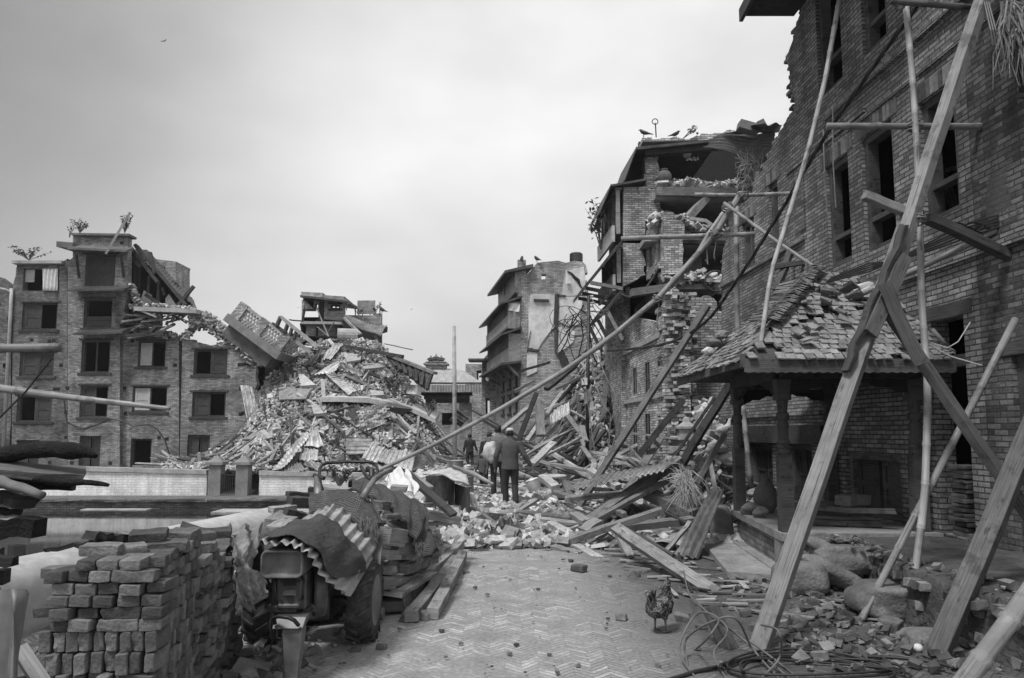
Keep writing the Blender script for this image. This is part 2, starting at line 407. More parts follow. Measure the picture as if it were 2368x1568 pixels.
wood('wood_prop', .2, .25); wood('wood_near', .095); wood('wood_near_dark', .075); tin('tin_leaning', .13)
stone('near_loose', .13, .3, 14, 'island', bmp=.6); stone('dark_earth', .085, .4, 4, bmp=1, dist=.04); flat('cloth_sack', .14, var=.3)

tin('hood_metal', .17, .5, .3); tin('engine_light', .10, .5, .3); tin('tin_cover', .33, .55, .25); stone('tarp', .2, .5, 4, bmp=1, dist=.03); flat('straw_dark', .14, var=.5, scale=30); stone('char', .022, .5, 12, bmp=1, dist=.05)
flat('cloth_cap', .45, var=.4, scale=40); flat('hen_leg', .16); flat('hen_dark', .02, .6); flat('hen_comb', .05, .6)
def henmat():
    m, nt, b = newmat('hen', .8, 0, .2); v = N(nt, 'ShaderNodeTexVoronoi'); v.inputs['Scale'].default_value = 55; t = N(nt, 'ShaderNodeTexCoord'); L(nt, t.outputs['Object'], v.inputs[0])
    a = tex(nt, 14, 5); o = mul(nt, ramp(nt, v.outputs[0], .1, .7, .4, 1.5), ramp(nt, a, .4, .6, .012, .16)); L(nt, o, b.inputs['Base Color']); bump(nt, b, v.outputs[0], 1, .02); MATS['hen'] = m
henmat()

stone('plaster_wall', .42, .2, 1.2, bmp=.4)

wood('wood_dark_debris', .07, .4, rnd_by='island')
# ================================================================ ground, street, pond, hills
FX0 = 5.35                                # line of the near brick house
def wallx(Y, X0=FX0): return X0 + KS * Y
def gz(x, y):
    if x > -3.95: return -.03
    if -46 < x < -4.02 and 1.0 < y < 25.4: return -1.7
    return -.66
xs = [-900, -300, -120, -60, -46.02, -45.98, -30, -20, -12, -8, -5, -4.03, -4.01, -3.96, -3.94, -2, 0, 2, 4, 8, 16, 60, 300, 900]
ys = [-300, -50, -10, .98, 1.02, 4, 8, 12, 16, 20, 25.38, 25.42, 30, 40, 60, 120, 300, 900, 2500]
m = MB()
for y in ys:
    for x in xs: m.v.append(V((x, y, gz(x, y))))
for j in range(len(ys) - 1):
    for i in range(len(xs) - 1):
        k = j * len(xs) + i; m.f.append([k, k + 1, k + 1 + len(xs), k + len(xs)])
tag(m.build('ground', 'earth', origin=(0, 0, 0)), kind='structure')

def street_mat():
    mt, nt, b = newmat('street', .86, 0, .3)
    t = N(nt, 'ShaderNodeTexCoord'); nz = N(nt, 'ShaderNodeTexNoise', _Scale=1.3, _Detail=4.0); L(nt, t.outputs['UV'], nz.inputs['Vector'])
    vm = N(nt, 'ShaderNodeVectorMath', operation='MULTIPLY_ADD'); vm.inputs[1].default_value = (.10, .10, 0); L(nt, nz.outputs['Color'], vm.inputs[0]); L(nt, t.outputs['UV'], vm.inputs[2])
    sp = N(nt, 'ShaderNodeSeparateXYZ'); L(nt, vm.outputs[0], sp.inputs[0])
    hw = .12
    pp = N(nt, 'ShaderNodeMath', operation='PINGPONG'); L(nt, sp.outputs[0], pp.inputs[0]); pp.inputs[1].default_value = hw
    s = mul(nt, sp.outputs[1], mul(nt, pp.outputs[0], .95), 'ADD')
    sc = mul(nt, s, 1 / .062); idn = mul(nt, sc, 0, 'FLOOR'); fr = mul(nt, sc, 0, 'FRACT')
    cx = mul(nt, mul(nt, sp.outputs[0], 1 / hw), 0, 'FLOOR'); cf = mul(nt, mul(nt, sp.outputs[0], 1 / hw), 0, 'FRACT')
    cb = N(nt, 'ShaderNodeCombineXYZ'); L(nt, idn, cb.inputs[0]); L(nt, cx, cb.inputs[1])
    wn = N(nt, 'ShaderNodeTexWhiteNoise', noise_dimensions='3D'); L(nt, cb.outputs[0], wn.inputs[0])
    edge = mul(nt, mul(nt, fr, .5, 'SUBTRACT'), 0, 'ABSOLUTE'); e1 = ramp(nt, edge, .33, .47, 1, 0)
    edge2 = mul(nt, mul(nt, cf, .5, 'SUBTRACT'), 0, 'ABSOLUTE'); e2 = ramp(nt, edge2, .42, .49, 1, 0)
    face = mul(nt, e1, ramp(nt, edge2, .46, .5, 1, .6), 'MULTIPLY')
    big = tex(nt, .55, 6, vec=t.outputs['UV']); med = tex(nt, 3.2, 8, vec=t.outputs['UV']); fine = tex(nt, 30, 6, vec=t.outputs['UV'])
    worn = ramp(nt, mul(nt, mul(nt, big, .6), mul(nt, med, .4), 'ADD'), .42, .60, 0, 1)          # where dust has been swept off the bricks
    dust = mul(nt, ramp(nt, med, .3, .7, .20, .32), ramp(nt, fine, .3, .7, .72, 1.25))
    bright = ramp(nt, wn.outputs[0], .0, 1, .85, 1.5); bright = mul(nt, bright, ramp(nt, wn.outputs[0], .66, .76, 1, 1.65))
    pat = mul(nt, mul(nt, face, mul(nt, bright, .58), 'MULTIPLY'), .46, 'ADD')
    mx = N(nt, 'ShaderNodeMix', data_type='FLOAT'); L(nt, mul(nt, worn, .85), mx.inputs[0]); mx.inputs[2].default_value = 1.0; L(nt, pat, mx.inputs[3])
    o = mul(nt, dust, mx.outputs[0])
    # darker damp dirt along both sides of the walked strip
    sx = N(nt, 'ShaderNodeSeparateXYZ'); L(nt, t.outputs['UV'], sx.inputs[0])
    ed = mul(nt, mul(nt, mul(nt, sx.outputs[0], -.55, 'SUBTRACT'), 0, 'ABSOLUTE'), mul(nt, med, 1.6), 'ADD')
    o = mul(nt, o, ramp(nt, ed, 1.9, 3.0, 1.0, .30))
    L(nt, o, b.inputs['Base Color'])
    hh = mul(nt, mul(nt, face, mul(nt, worn, .8), 'MULTIPLY'), mul(nt, fine, .6), 'ADD'); hh = mul(nt, hh, mul(nt, med, 1.2), 'ADD')
    bump(nt, b, hh, .7, .012); MATS['street'] = mt
street_mat()
m = MB(); nx, ny = 60, 90
for j in range(ny + 1):
    for i in range(nx + 1):
        x = -3.93 + 11 * i / nx; y = -3 + 45 * (j / ny) ** 1.5
        z = .004 + .018 * noise.noise(V((x * .9, y * .9, 0))) + .008 * noise.noise(V((x * 4, y * 4, 3)))
        m.v.append(V((x, y, z)))
for j in range(ny):
    for i in range(nx):
        k = j * (nx + 1) + i; m.f.append([k, k + 1, k + nx + 2, k + nx + 1])
o = m.build('street', 'street', smooth=True, origin=(0, 0, 0)); tag(o, kind='structure')

# pond water, its brick banks
mt, nt, b = newmat('water', .035, 0, .6); b.inputs['Base Color'].default_value = g3(.035)
bump(nt, b, tex(nt, 1.6, 3, sc=(1, 3, 1)), .05, .02); MATS['water'] = mt
m = MB(); m.poly([(-45.9, 1.1, -.95), (-4.03, 1.1, -.95), (-4.03, 25.35, -.95), (-45.9, 25.35, -.95)]); tag(m.build('pond_water', 'water'), kind='structure')
m = MB()
m.box((-25, 25.5, -1.18), (42, .5, .96)); 
for i in range(60): m.box((-45.6 + i * .7, 25.42 , -.665), (.69, .62, .07), jit=.012)
tag(m.build('pond_bank', 'left_brick'), kind='structure')
m = MB(); m.box((-6.9, 24.3, -.93), (5.4, 1.0, .05)); m.box((-13.2, 24.9, -.94), (2.2, .4, .03)); tag(m.build('pond_ledge', 'concrete'), kind='structure')
# rounded plaster parapet between street and pond
m = MB(); P = []
prof = [(-.34, -.75), (-.34, .30), (-.31, .42), (-.2, .53), (0, .57), (.2, .53), (.31, .42), (.34, .30), (.34, -.1)]
path = [(-5.4, 1.6, 0), (-4.9, 3.6, 0), (-4.6, 5.0, 0), (-4.27, 6.6, 0), (-3.85, 8.8, 0), (-3.5, 10.7, 0), (-3.42, 11.1, -.02)]
k0 = 0
for i, (x, y, dz) in enumerate(path):
    for a, z in prof: m.v.append(V((x + a, y, z + dz + (.02 * noise.noise(V((y, a, 0)))))))
n_ = len(prof)
for i in range(len(path) - 1):
    for j in range(n_ - 1): m.f.append([i * n_ + j, i * n_ + j + 1, (i + 1) * n_ + j + 1, (i + 1) * n_ + j])
m.f.append(list(range(n_))[::-1]); m.f.append([(len(path) - 1) * n_ + j for j in range(n_)])
o = m.build('parapet_wall', 'plaster_wall', smooth=True); tag(o, 'low white plastered parapet with rounded top running along the pond beside the brick stack', 'wall')

# faint far hills
m = MB(); pts = []
for i in range(81):
    x = -1500 + i * 37.5; pts.append((x, 12 + 95 * max(0, noise.noise(V((x * .0021, 1.3, 0)))) + 55 * math.exp(-((x + 40) / 260) ** 2)))
for i, (x, z) in enumerate(pts): m.v += [V((x, 1500, -5)), V((x, 1500 + 80, z)), V((x, 1900, -5))]
for i in range(80):
    for j in range(2): k = i * 3 + j; m.f.append([k, k + 3, k + 4, k + 1])
tag(m.build('hills', 'far_hill', smooth=True, origin=(0, 1500, -5)), kind='structure')

# ================================================================ windows
def frame_of(O, U, Vv, Nn):
    O, U, Vv, Nn = V(O), V(U).normalized(), V(Vv).normalized(), V(Nn).normalized()
    return lambda u, v, n=0: O + U * u + Vv * v + Nn * n
def window(root, fr, u0, v0, u1, v1, style='shut', wood='wood_dark', inset=.12, fw=.07, shutter='wood_dark', sill=True, fd=.09, name='window'):
    """frame set in the opening; styles: open, shut, half, cross, rail, door"""
    m = MB(); Wd = u1 - u0; Ht = v1 - v0
    def bar(a, b_, c, d, n0, n1, mm=None):       # u0,v0,u1,v1, depth range
        P = [fr(a, b_, n0), fr(c, b_, n0), fr(c, b_, n1), fr(a, b_, n1), fr(a, d, n0), fr(c, d, n0), fr(c, d, n1), fr(a, d, n1)]
        (mm or m).hexa(P)
    n0, n1 = -inset - fd, -inset
    e = .003
    bar(u0 + e, v0 + e, u0 + fw, v1 - e, n0, n1); bar(u1 - fw, v0 + e, u1 - e, v1 - e, n0, n1)
    bar(u0 + fw, v1 - fw, u1 - fw, v1 - e, n0, n1); bar(u0 + fw, v0 + e, u1 - fw, v0 + fw * .8, n0, n1)
    if style in ('shut', 'half', 'open2', 'lattice'): bar((u0 + u1) / 2 - fw * .4, v0 + fw * .8, (u0 + u1) / 2 + fw * .4, v1 - fw, n0 + .01, n1 - .01)
    if style == 'rail': bar(u0 + fw, v0 + fw, u1 - fw, v0 + Ht * .4, n0 + .02, n0 + .05)
    if style in ('cross', 'rail'): bar(u0 + fw, v0 + Ht * .26, u1 - fw, v0 + Ht * .26 + fw * .7, n0 + .01, n1 - .01)
    w_ = m.build(name, wood, root)
    if style in ('shut', 'half', 'lattice', 'door'):
        s = MB(); k = 0
        leaves = [(u0 + fw, (u0 + u1) / 2 - fw * .4), ((u0 + u1) / 2 + fw * .4, u1 - fw)]
        if style == 'half': leaves = [leaves[0]] if rnd() < .5 else [leaves[1]]
        for a, c in leaves:
            s = MB()
            s.hexa([fr(a, v0 + fw, n0 + .02), fr(c, v0 + fw, n0 + .02), fr(c, v0 + fw, n0 + .05), fr(a, v0 + fw, n0 + .05), fr(a, v1 - fw, n0 + .02), fr(c, v1 - fw, n0 + .02), fr(c, v1 - fw, n0 + .05), fr(a, v1 - fw, n0 + .05)])
            b2 = (c - a) * .14
            for (x0, y0, x1, y1) in ((a, v0 + fw, a + b2, v1 - fw), (c - b2, v0 + fw, c, v1 - fw), (a + b2, v0 + fw, c - b2, v0 + fw + b2), (a + b2, v1 - fw - b2, c - b2, v1 - fw), (a + b2, v0 + Ht * .45, c - b2, v0 + Ht * .45 + b2)):
                bar(x0, y0, x1, y1, n0 + .053, n0 + .075, s)
            s.build('door_leaf' if style == 'door' else 'shutter', shutter, w_)
    if sill:
        s = MB(); bar(u0 - .14, v0 - .12, u1 + .14, v0 - .003, -.1, .06, s); s.build('sill', wood, w_)
        s = MB(); bar(u0 - .14, v1 + .003, u1 + .14, v1 + .1, -.1, .035, s); s.build('lintel', wood, w_)
    return w_
def plant(name, base, h, label, n=40, spread=.5, group=None, leafmat='leaf', ls=.07):
    r = empty(name, base, label, 'plant', group); s = MB(); l = MB(); base = V(base)
    for i in range(max(4, int(n / 9))):
        tip = base + V((ru(-spread, spread), ru(-spread, spread) * .6, h * ru(.55, 1)))
        mid = base.lerp(tip, .5) + V((ru(-.1, .1) * h, 0, .05 * h)); s.tube([base, mid, tip], [.012 + h * .008, .01 + h * .004, .004], 5)
        for k in range(9):
            t = ru(.35, 1.05); p = mid.lerp(tip, max(0, t * 2 - 1)) if t > .5 else base.lerp(mid, t * 2)
            p = p + V((ru(-1, 1), ru(-1, 1), ru(-.6, 1))) * .10 * h ** .6; e = Euler((ru(-1, 1), ru(-1, 1), ru(0, 6))).to_matrix(); k_ = ls * ru(.6, 1.4)
            l.poly([p + e @ V(q) * k_ for q in ((-1, 0, 0), (0, -.45, .1), (1.1, 0, -.1), (0, .45, .1))])
    s.build('stem', 'wood_grey', r); l.build('leaves', leafmat, r); return r

# ================================================================ left houses (plane roughly parallel to the picture)
def A1(x, y): return (.4055 * x, 462.4 + .4055 * y)
def uz(p, Y): q = at(p[0], p[1], Y); return (q.x, q.z)
def front_house(name, label, Y, outline, wins, mat, group, map_=A1, ragged=(), depth=4, wood='wood_dark', roomtop=None):
    """outline in picture points on the plane Y; ragged: indexes of outline edges broken into stepped brick ends"""
    pts = [uz(map_(*p), Y) for p in outline]; out = []
    for i in range(len(pts)):
        a, b_ = pts[i], pts[(i + 1) % len(pts)]
        if i in ragged: out += rough([a, b_], .3, .12)[:-1]
        else: out.append(a)
    holes = []; ws = []
    for (x0, y0, x1, y1, st) in wins:
        a = uz(map_(x0, y0), Y); c = uz(map_(x1, y1), Y); u0, u1, v0, v1 = a[0], c[0], c[1], a[1]
        holes.append([(u0, v0), (u1, v0), (u1, v1), (u0, v1)]); ws.append((u0, v0, u1, v1, st))
    xs_ = [p[0] for p in pts]; cx = (min(xs_) + max(xs_)) / 2
    root = empty(name, (cx, Y, -.66), label, 'house', group)
    m = MB(); m.prism(out, holes, (0, Y, 0), (1, 0, 0), (0, 0, 1), (0, -1, 0), .45)
    # solid brick wall; its put-log holes are dark plates added below
    m.build('wall', mat, root)
    fr = frame_of((0, Y, 0), (1, 0, 0), (0, 0, 1), (0, -1, 0))
    for (u0, v0, u1, v1, st) in ws:
        if st == 'void': continue
        if st == 'door': window(root, fr, u0, v0, u1, v1, 'door', wood, .12, .1, 'wood_dark', sill=False, name='door')
        elif st == 'odoor': window(root, fr, u0, v0, u1, v1, 'open', wood, .12, .1, sill=False, name='door')
        elif st == 'white': window(root, fr, u0, v0, u1, v1, 'half', wood, .1, .09, 'plaster_grey')
        else: window(root, fr, u0, v0, u1, v1, st, wood, .1, .1)
    zt = roomtop if roomtop is not None else min(p[1] for p in pts if p[1] > 2) - .3
    m = MB(); x0, x1 = min(xs_) + .05, max(xs_) - .05; z0 = -.66
    m.poly([(x0, Y + depth, z0), (x1, Y + depth, z0), (x1, Y + depth, zt), (x0, Y + depth, zt)])
    m.poly([(x0, Y + .46, z0), (x0, Y + depth, z0), (x0, Y + depth, zt), (x0, Y + .46, zt)]); m.poly([(x1, Y + .46, z0), (x1, Y + depth, z0), (x1, Y + depth, zt), (x1, Y + .46, zt)])
    for z in (zt, 2.0, 4.6, 7.2):
        if z <= zt: m.poly([(x0, Y + .46, z), (x1, Y + .46, z), (x1, Y + depth, z), (x0, Y + depth, z)])
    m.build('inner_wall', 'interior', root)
    # near-black square plates on the wall, painted shade of put-log holes
    for _ in range(int((x1 - x0) * 5)):
        m = MB()
        x = ru(x0 + .3, x1 - .3); z = round(ru(0, zt) / 1.3) * 1.3 + ru(-.05, .05)
        if any(u0 - .3 < x < u1 + .3 and v0 - .3 < z < v1 + .25 for (u0, v0, u1, v1, s_) in ws): continue
        m.box((x, Y - .004, z), (.19, .012, .18)); m.build('hole_shade_plate', 'interior', root)
    return root, fr
HG = 'brick houses standing across the pond'
# leftmost sliver of a house, its corner seen at the frame edge
rX, _ = front_house('brick_house', 'brick house at the very left edge of the photo with dark broken attic', 39.6, [(-260, 1560), (62, 1560), (62, 500), (40, 470), (0, 440), (-260, 430)], [(-120, 600, -20, 760, 'shut'), (-120, 860, -20, 1010, 'shut')], 'left_brick', HG, ragged=(2, 3, 4))
rA, fA = front_house('brick_house', 'four storey brick house with a white curtain in its top window, left of tower house', 39.0,
    [(64, 1560), (384, 1560), (384, 335), (345, 360), (100, 358), (75, 480)],
    [(130, 585, 322, 740, 'half'), (115, 870, 303, 1005, 'shut'), (100, 1115, 290, 1265, 'half'), (95, 1370, 215, 1545, 'door'), (135, 392, 332, 518, 'void')], 'left_brick', HG, ragged=(2, 3, 4), roomtop=10.6)
rB, fB = front_house('brick_house', 'tallest brick house across the pond with parapet and plants on its roof', 38.6,
    [(386, 1560), (683, 1560), (683, 780), (712, 600), (725, 560), (728, 200), (415, 200), (415, 330), (386, 350)],
    [(490, 312, 652, 492, 'shut'), (482, 562, 635, 728, 'rail'), (468, 800, 622, 985, 'open2'), (460, 1058, 610, 1240, 'half'), (455, 1345, 565, 1545, 'door')], 'left_brick_pale', HG, ragged=(2, 3), roomtop=11.3)
rC, fC = front_house('brick_house', 'brick house with crushed top storey under a tilted slab, right of tower house', 38.9,
    [(685, 1560), (1020, 1560), (1020, 800), (1000, 770), (860, 740), (760, 770), (685, 740)],
    [(790, 805, 940, 952, 'white'), (757, 1063, 948, 1208, 'white'), (748, 1360, 857, 1545, 'odoor')], 'left_brick_pale', HG, ragged=(2, 3, 4, 5), roomtop=6.4)
rD, fD = front_house('brick_house', 'low brick house with ragged right edge beside the rubble mound', 38.75,
    [(1022, 1560), (1480, 1560), (1440, 1300), (1465, 1050), (1470, 880), (1430, 850), (1300, 800), (1200, 830), (1040, 790)],
    [(1107, 852, 1293, 998, 'half'), (1098, 1095, 1283, 1236, 'half'), (1070, 1340, 1190, 1540, 'door')], 'left_brick_pale', HG, ragged=(1, 2, 3, 4, 5, 6, 7), roomtop=5.9)
def P1(x, y, Y): return at(*A1(x, y), Y)
def slabpart(root, name, mat, a, b_, Y0, Y1, th, tilt=0):
    """a horizontal slab / eave seen edge-on between picture points a and b, from depth Y0 (front) to Y1"""
    m = MB(); p = P1(*a, Y0); q = P1(*b_, Y0); p2 = V((p.x, Y1, p.z + tilt)); q2 = V((q.x, Y1, q.z + tilt)); d = V((0, 0, -th))
    m.hexa([p + d, q + d, q2 + d, p2 + d, p, q, q2, p2]); return m.build(name, mat, root)
slabpart(rA, 'roof', 'concrete', (66, 345), (352, 345), 38.7, 43, .16)
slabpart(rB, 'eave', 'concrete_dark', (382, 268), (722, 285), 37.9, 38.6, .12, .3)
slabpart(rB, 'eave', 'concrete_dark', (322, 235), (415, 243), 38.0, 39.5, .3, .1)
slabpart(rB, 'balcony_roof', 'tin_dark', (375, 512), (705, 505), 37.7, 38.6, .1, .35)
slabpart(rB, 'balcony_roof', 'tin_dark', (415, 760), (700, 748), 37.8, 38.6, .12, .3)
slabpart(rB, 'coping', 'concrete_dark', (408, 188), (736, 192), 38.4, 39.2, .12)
slabpart(rC, 'slab', 'concrete', (762, 607), (1118, 622), 37.9, 39.3, .22, .05)
slabpart(rC, 'balcony_roof', 'wood_dark', (700, 768), (930, 752), 37.9, 38.9, .14, .2)
for x in (435, 690): m = MB(); m.beam(P1(x, 310, 38.0), P1(x + 15, 440, 38.58), .1, .12); m.build('bracket', 'wood_dark', rB)
# white curtain
m = MB(); m.sheet(P1(242, 392, 38.9), P1(328, 392, 38.9), P1(326, 520, 38.9), P1(240, 518, 38.9), 24, 6, lambda u, v: .05 * math.sin(u * 26 + v * 2)); 
o = m.build('curtain', 'cloth_white', rA, smooth=True)
m = MB(); m.box(P1(162, 412, 39.2), (.7, .04, 1.1)); m.build('cupboard', 'plaster_grey', rA)
# collapsed attic on the right of the tower: sloping tin roof, posts, back wall, broken plaster
m = MB(); m.corr(P1(745, 272, 39.6), P1(1115, 612, 39.2), P1(1090, 560, 43), P1(860, 300, 43), .25, .03, .1, .03); m.build('roof', 'tin_dark', rB)
m = MB()
for a, b_ in (((795, 395), (788, 505)), ((852, 430), (845, 530)), ((908, 460), (900, 600)), ((940, 545), (925, 500)), ((1065, 600), (1060, 540))): m.beam(P1(*a, 39.7), P1(*b_, 39.7), .14, .14)
for a, b_ in (((745, 270), (900, 470)), ((780, 262), (1060, 600)), ((855, 300), (885, 420)), ((1012, 605), (1105, 492)), ((720, 300), (800, 380)), ((830, 540), (920, 600)), ((770, 255), (830, 345))): m.beam(P1(*a, 39.3), P1(*b_, 39.2), .16, .16)
m.build('roof_timber', 'wood_dark', rB)
m = MB(); m.prism([uz(A1(*p), 41.5) for p in ((730, 610), (1100, 610), (1000, 470), (735, 300))], [], (0, 41.5, 0), (1, 0, 0), (0, 0, 1), (0, -1, 0), .3); m.build('back_wall', 'interior', rB)
m = MB(); m.prism([uz(A1(*p), 39.9) for p in ((800, 590), (860, 590), (862, 540), (820, 515), (805, 560))], [], (0, 39.9, 0), (1, 0, 0), (0, 0, 1), (0, -1, 0), .1); m.build('plaster_piece', 'plaster', rB); m = MB()
m.prism([uz(A1(*p), 39.9) for p in ((940, 600), (1005, 605), (960, 535), (940, 560))], [], (0, 39.95, 0), (1, 0, 0), (0, 0, 1), (0, -1, 0), .1); m.build('plaster_piece', 'plaster', rB)
m = MB(); m.prism([uz(A1(*p), 44) for p in ((870, 560), (1000, 560), (1000, 370), (1005, 352), (870, 335))], [], (0, 44, 0), (1, 0, 0), (0, 0, 1), (0, -1, 0), 2.0); m.build('rear_wall', 'far_brick', rB)
# boxes of furniture and wreck hanging out under the slab of house C
m = MB()
for i in range(60):
    x = ru(770, 1080); y = ru(640, 775) ; p = P1(x, y, ru(38.2, 39.4)); q = p + V((ru(-1.3, 1.3), ru(-.6, .3), ru(-.5, .5))); m.beam(p, q, ru(.06, .2), ru(.05, .12))
m.beam(P1(800, 630, 38), P1(893, 668, 38), .12, .1); m.beam(P1(730, 785, 38), P1(845, 768, 38), .14, .12); m.beam(P1(848, 765, 38), P1(892, 720, 38), .2, .14)
o = m.build('timber_tangle', 'wood_debris'); tag(o, 'tangle of broken roof timbers hanging under the tilted slab of the crushed house', 'timber debris', kind='stuff')
# drain pipe, conduit
m = MB(); m.tube([P1(66, 505, 38.9), P1(63, 600, 38.9), P1(18, 1425, 38.9)], .09, 8); m.tube([P1(66, 535, 38.9), P1(40, 515, 38.8), P1(0, 505, 38.6)], .07, 6)
tag(m.build('drain_pipe', 'plaster_grey', smooth=True), 'pale drain pipe running down the front of the house at the left edge', 'pipe')
m = MB(); m.tube([P1(*p, 38.3) for p in ((360, 1100), (380, 1260), (450, 1310), (560, 1280), (620, 1245), (700, 1260), (760, 1290), (850, 1278), (900, 1310), (940, 1370), (975, 1480))], .035, 6); m.tube([P1(*p, 38.3) for p in ((380, 1270), (480, 1310), (640, 1250))], .03, 6)
tag(m.build('cable', 'cable'), 'dark cable drooping across the front of the houses over the pond', 'cable')
# plants on the roofs
plant('roof_plant', P1(710, 188, 38.8), 1.1, 'young tree with tufted leaves on the right corner of the tower house roof', 110, .32, ls=.08)
plant('roof_plant', P1(455, 188, 38.8), .75, 'leafy bush on the left end of the tower house roof', 110, .4, ls=.08)
plant('roof_plant', P1(395, 215, 38.8), .9, 'thin bare stalks growing on the ledge left of the tower parapet', 20, .6, ls=.06)
plant('roof_plant', P1(165, 343, 38.9), .7, 'bushy weeds on the roof above the white curtain', 150, 1.0, ls=.08)
m = MB(); m.beam(P1(742, 72, 38.2), P1(602, 308, 37.7), .11, .11); tag(m.build('pole', 'wood_mid'), 'thin slanting pole leaning against the tower house parapet', 'pole')
# top house rubble edges
# ================================================================ boundary wall with gate piers beyond the pond
def PW(px, py, Y): return at(px, py, Y)
rw = empty('boundary_wall', (-12, 27, -.66), 'long whitewashed boundary wall with grey coping and two gate piers beyond the pond', 'wall')
YW = 27.0
def wseg(xa, ya, xb, yb, root):
    a = at(xa, ya, YW); b_ = at(xb, yb, YW + .2); z0 = -.66
    m = MB(); m.prism([(a.x, z0), (b_.x, z0), (b_.x, b_.z - .15), (a.x, a.z - .15)], [], (0, YW, 0), (1, 0, 0), (0, 0, 1), (0, -1, 0), .25); m.build('wall', 'whitewash', root)
    m = MB(); d = V((0, -.07, 0)); e = V((0, .34, 0)); t = V((0, 0, -.148)); a2 = V((a.x, YW, a.z)); b2 = V((b_.x, YW, b_.z))
    m.hexa([a2 + d + t, b2 + d + t, b2 + e + t, a2 + e + t, a2 + d, b2 + d, b2 + e, a2 + e]); m.build('coping', 'concrete', root)
stone('concrete_mid', .2, .25, 3)
brick('whitewash', .74, .6, bw=.3, bh=.09, ms=.008, var=.08, blot=.2, patch=(.25, 2.6, .68))
wseg(-60, 1073, 484, 1086, rw); wseg(600, 1089, 905, 1094, rw)
for x in (497, 560):
    p = at(x, 1075, YW - .1); m = MB(); m.box((p.x, YW + .1, (-.66 + p.z) / 2), (.44, .44, p.z + .66)); 
    m.box((p.x, YW + .1, p.z + .05), (.62, .6, .1)); b0 = p + V((0, .2, .1)); k = len(m.v)
    m.v += [V((p.x - .28, YW - .18, p.z + .1)), V((p.x + .28, YW - .18, p.z + .1)), V((p.x + .28, YW + .38, p.z + .1)), V((p.x - .28, YW + .38, p.z + .1)), V((p.x, YW + .1, p.z + .36))]
    for q in ((0, 1, 4), (1, 2, 4), (2, 3, 4), (3, 0, 4)): m.f.append([k + i for i in q])
    m.box((p.x, YW + .1, p.z + .36), (.08, .08, .1)); m.build('pier', 'concrete_mid', rw)
g = empty('iron_gate', at(529, 1140, YW), 'small iron bar gate between the two wall piers', 'gate'); m = MB()
a = at(512, 1098, YW); c = at(546, 1138, YW)
for i in range(9): x = a.x + (c.x - a.x) * i / 8; m.box((x, YW, (a.z + c.z) / 2), (.025, .025, a.z - c.z))
m.build('bars', 'iron', g); m = MB(); m.box(((a.x + c.x) / 2, YW, a.z), (c.x - a.x, .05, .05)); m.box(((a.x + c.x) / 2, YW, c.z), (c.x - a.x, .05, .05)); m.build('rail', 'iron', g)
m = MB(); m.box(((a.x + c.x) / 2, YW + .05, c.z - .2), (c.x - a.x + .1, .3, .3)); m.build('threshold', 'concrete_dark', g)

m = MB()
for pts, n in ((((745, 600), (860, 590), (1000, 610), (1110, 615)), 160), (((1095, 650), (1180, 640), (1250, 700), (1330, 760), (1430, 850)), 900), (((1040, 790), (1110, 700), (1180, 650)), 160), (((735, 470), (760, 520), (800, 600)), 160), (((860, 740), (1000, 770)), 120)):
    for _ in range(n):
        i = int(rnd() * (len(pts) - 1)); t = rnd(); x = pts[i][0] + (pts[i + 1][0] - pts[i][0]) * t + ru(-15, 15); y = pts[i][1] + (pts[i + 1][1] - pts[i][1]) * t + abs(random.gauss(0, 1)) * (38 if n == 900 else 12)
        k = ru(.8, 1.5); m.box(P1(x, y, ru(38.5, 39.4)), (.22 * k, .11 * k, .06 * k), Euler((ru(-.9, .9), ru(-.9, .9), ru(0, 6))).to_matrix(), .015)
tag(m.build('brick_rubble', 'loose_brick'), 'crumbled brick lying along the broken tops of the houses across the pond', 'brick rubble', kind='stuff')
# ================================================================ rubble: height of the heaps
def sm(t): t = max(0, min(1, t)); return t * t * (3 - 2 * t)
def interp(tab, x):
    if x <= tab[0][0]: return tab[0][1]
    for (a, b_), (c, d) in zip(tab, tab[1:]):
        if x <= c: return b_ + (d - b_) * (x - a) / (c - a)
    return tab[-1][1]
CRL = [(385, 1090), (430, 1070), (500, 1040), (545, 1015), (580, 975), (605, 900), (640, 850), (690, 812), (740, 790), (800, 785), (870, 795), (905, 820), (935, 870), (965, 915), (1000, 975), (1020, 1030), (1048, 1082)]
def hl(x, y):                        # left heap between the pond wall and the far houses
    if not (27.4 < y < 44): return -9
    t = (y - 27.6) / 8.4
    px = W / 2 + F * x / (27.6 + 8.4 * min(max(t, 0), 1)) ; base = -.66 if x < -4.2 else -.05
    crest = at(px, interp(CRL, px), 36).z
    if px > 1050: return -9
    if t <= 1: z = base + (crest - base) * max(t, 0) ** .82
    else: z = crest - (t - 1) * 4
    return z + .28 * noise.noise(V((x * .6, y * .6, 5))) * min(1, max(0, t * 6)) * (1 if crest > .2 else .3)
def hr(x, y):                        # right heap against the half collapsed house
    if not (13 < y < 38): return -9
    c = 5.3 * sm((x - (.9 - .02 * (y - 20))) / 3.0) ** 1.15
    c *= sm((y - 15.5) / 12.0) ** .9 * sm((.155 - x / y) / .04); c *= 1 - .45 * sm((y - 31) / 7)
    return c + (.25 * noise.noise(V((x * .8, y * .8, 9))) if c > .1 else 0)
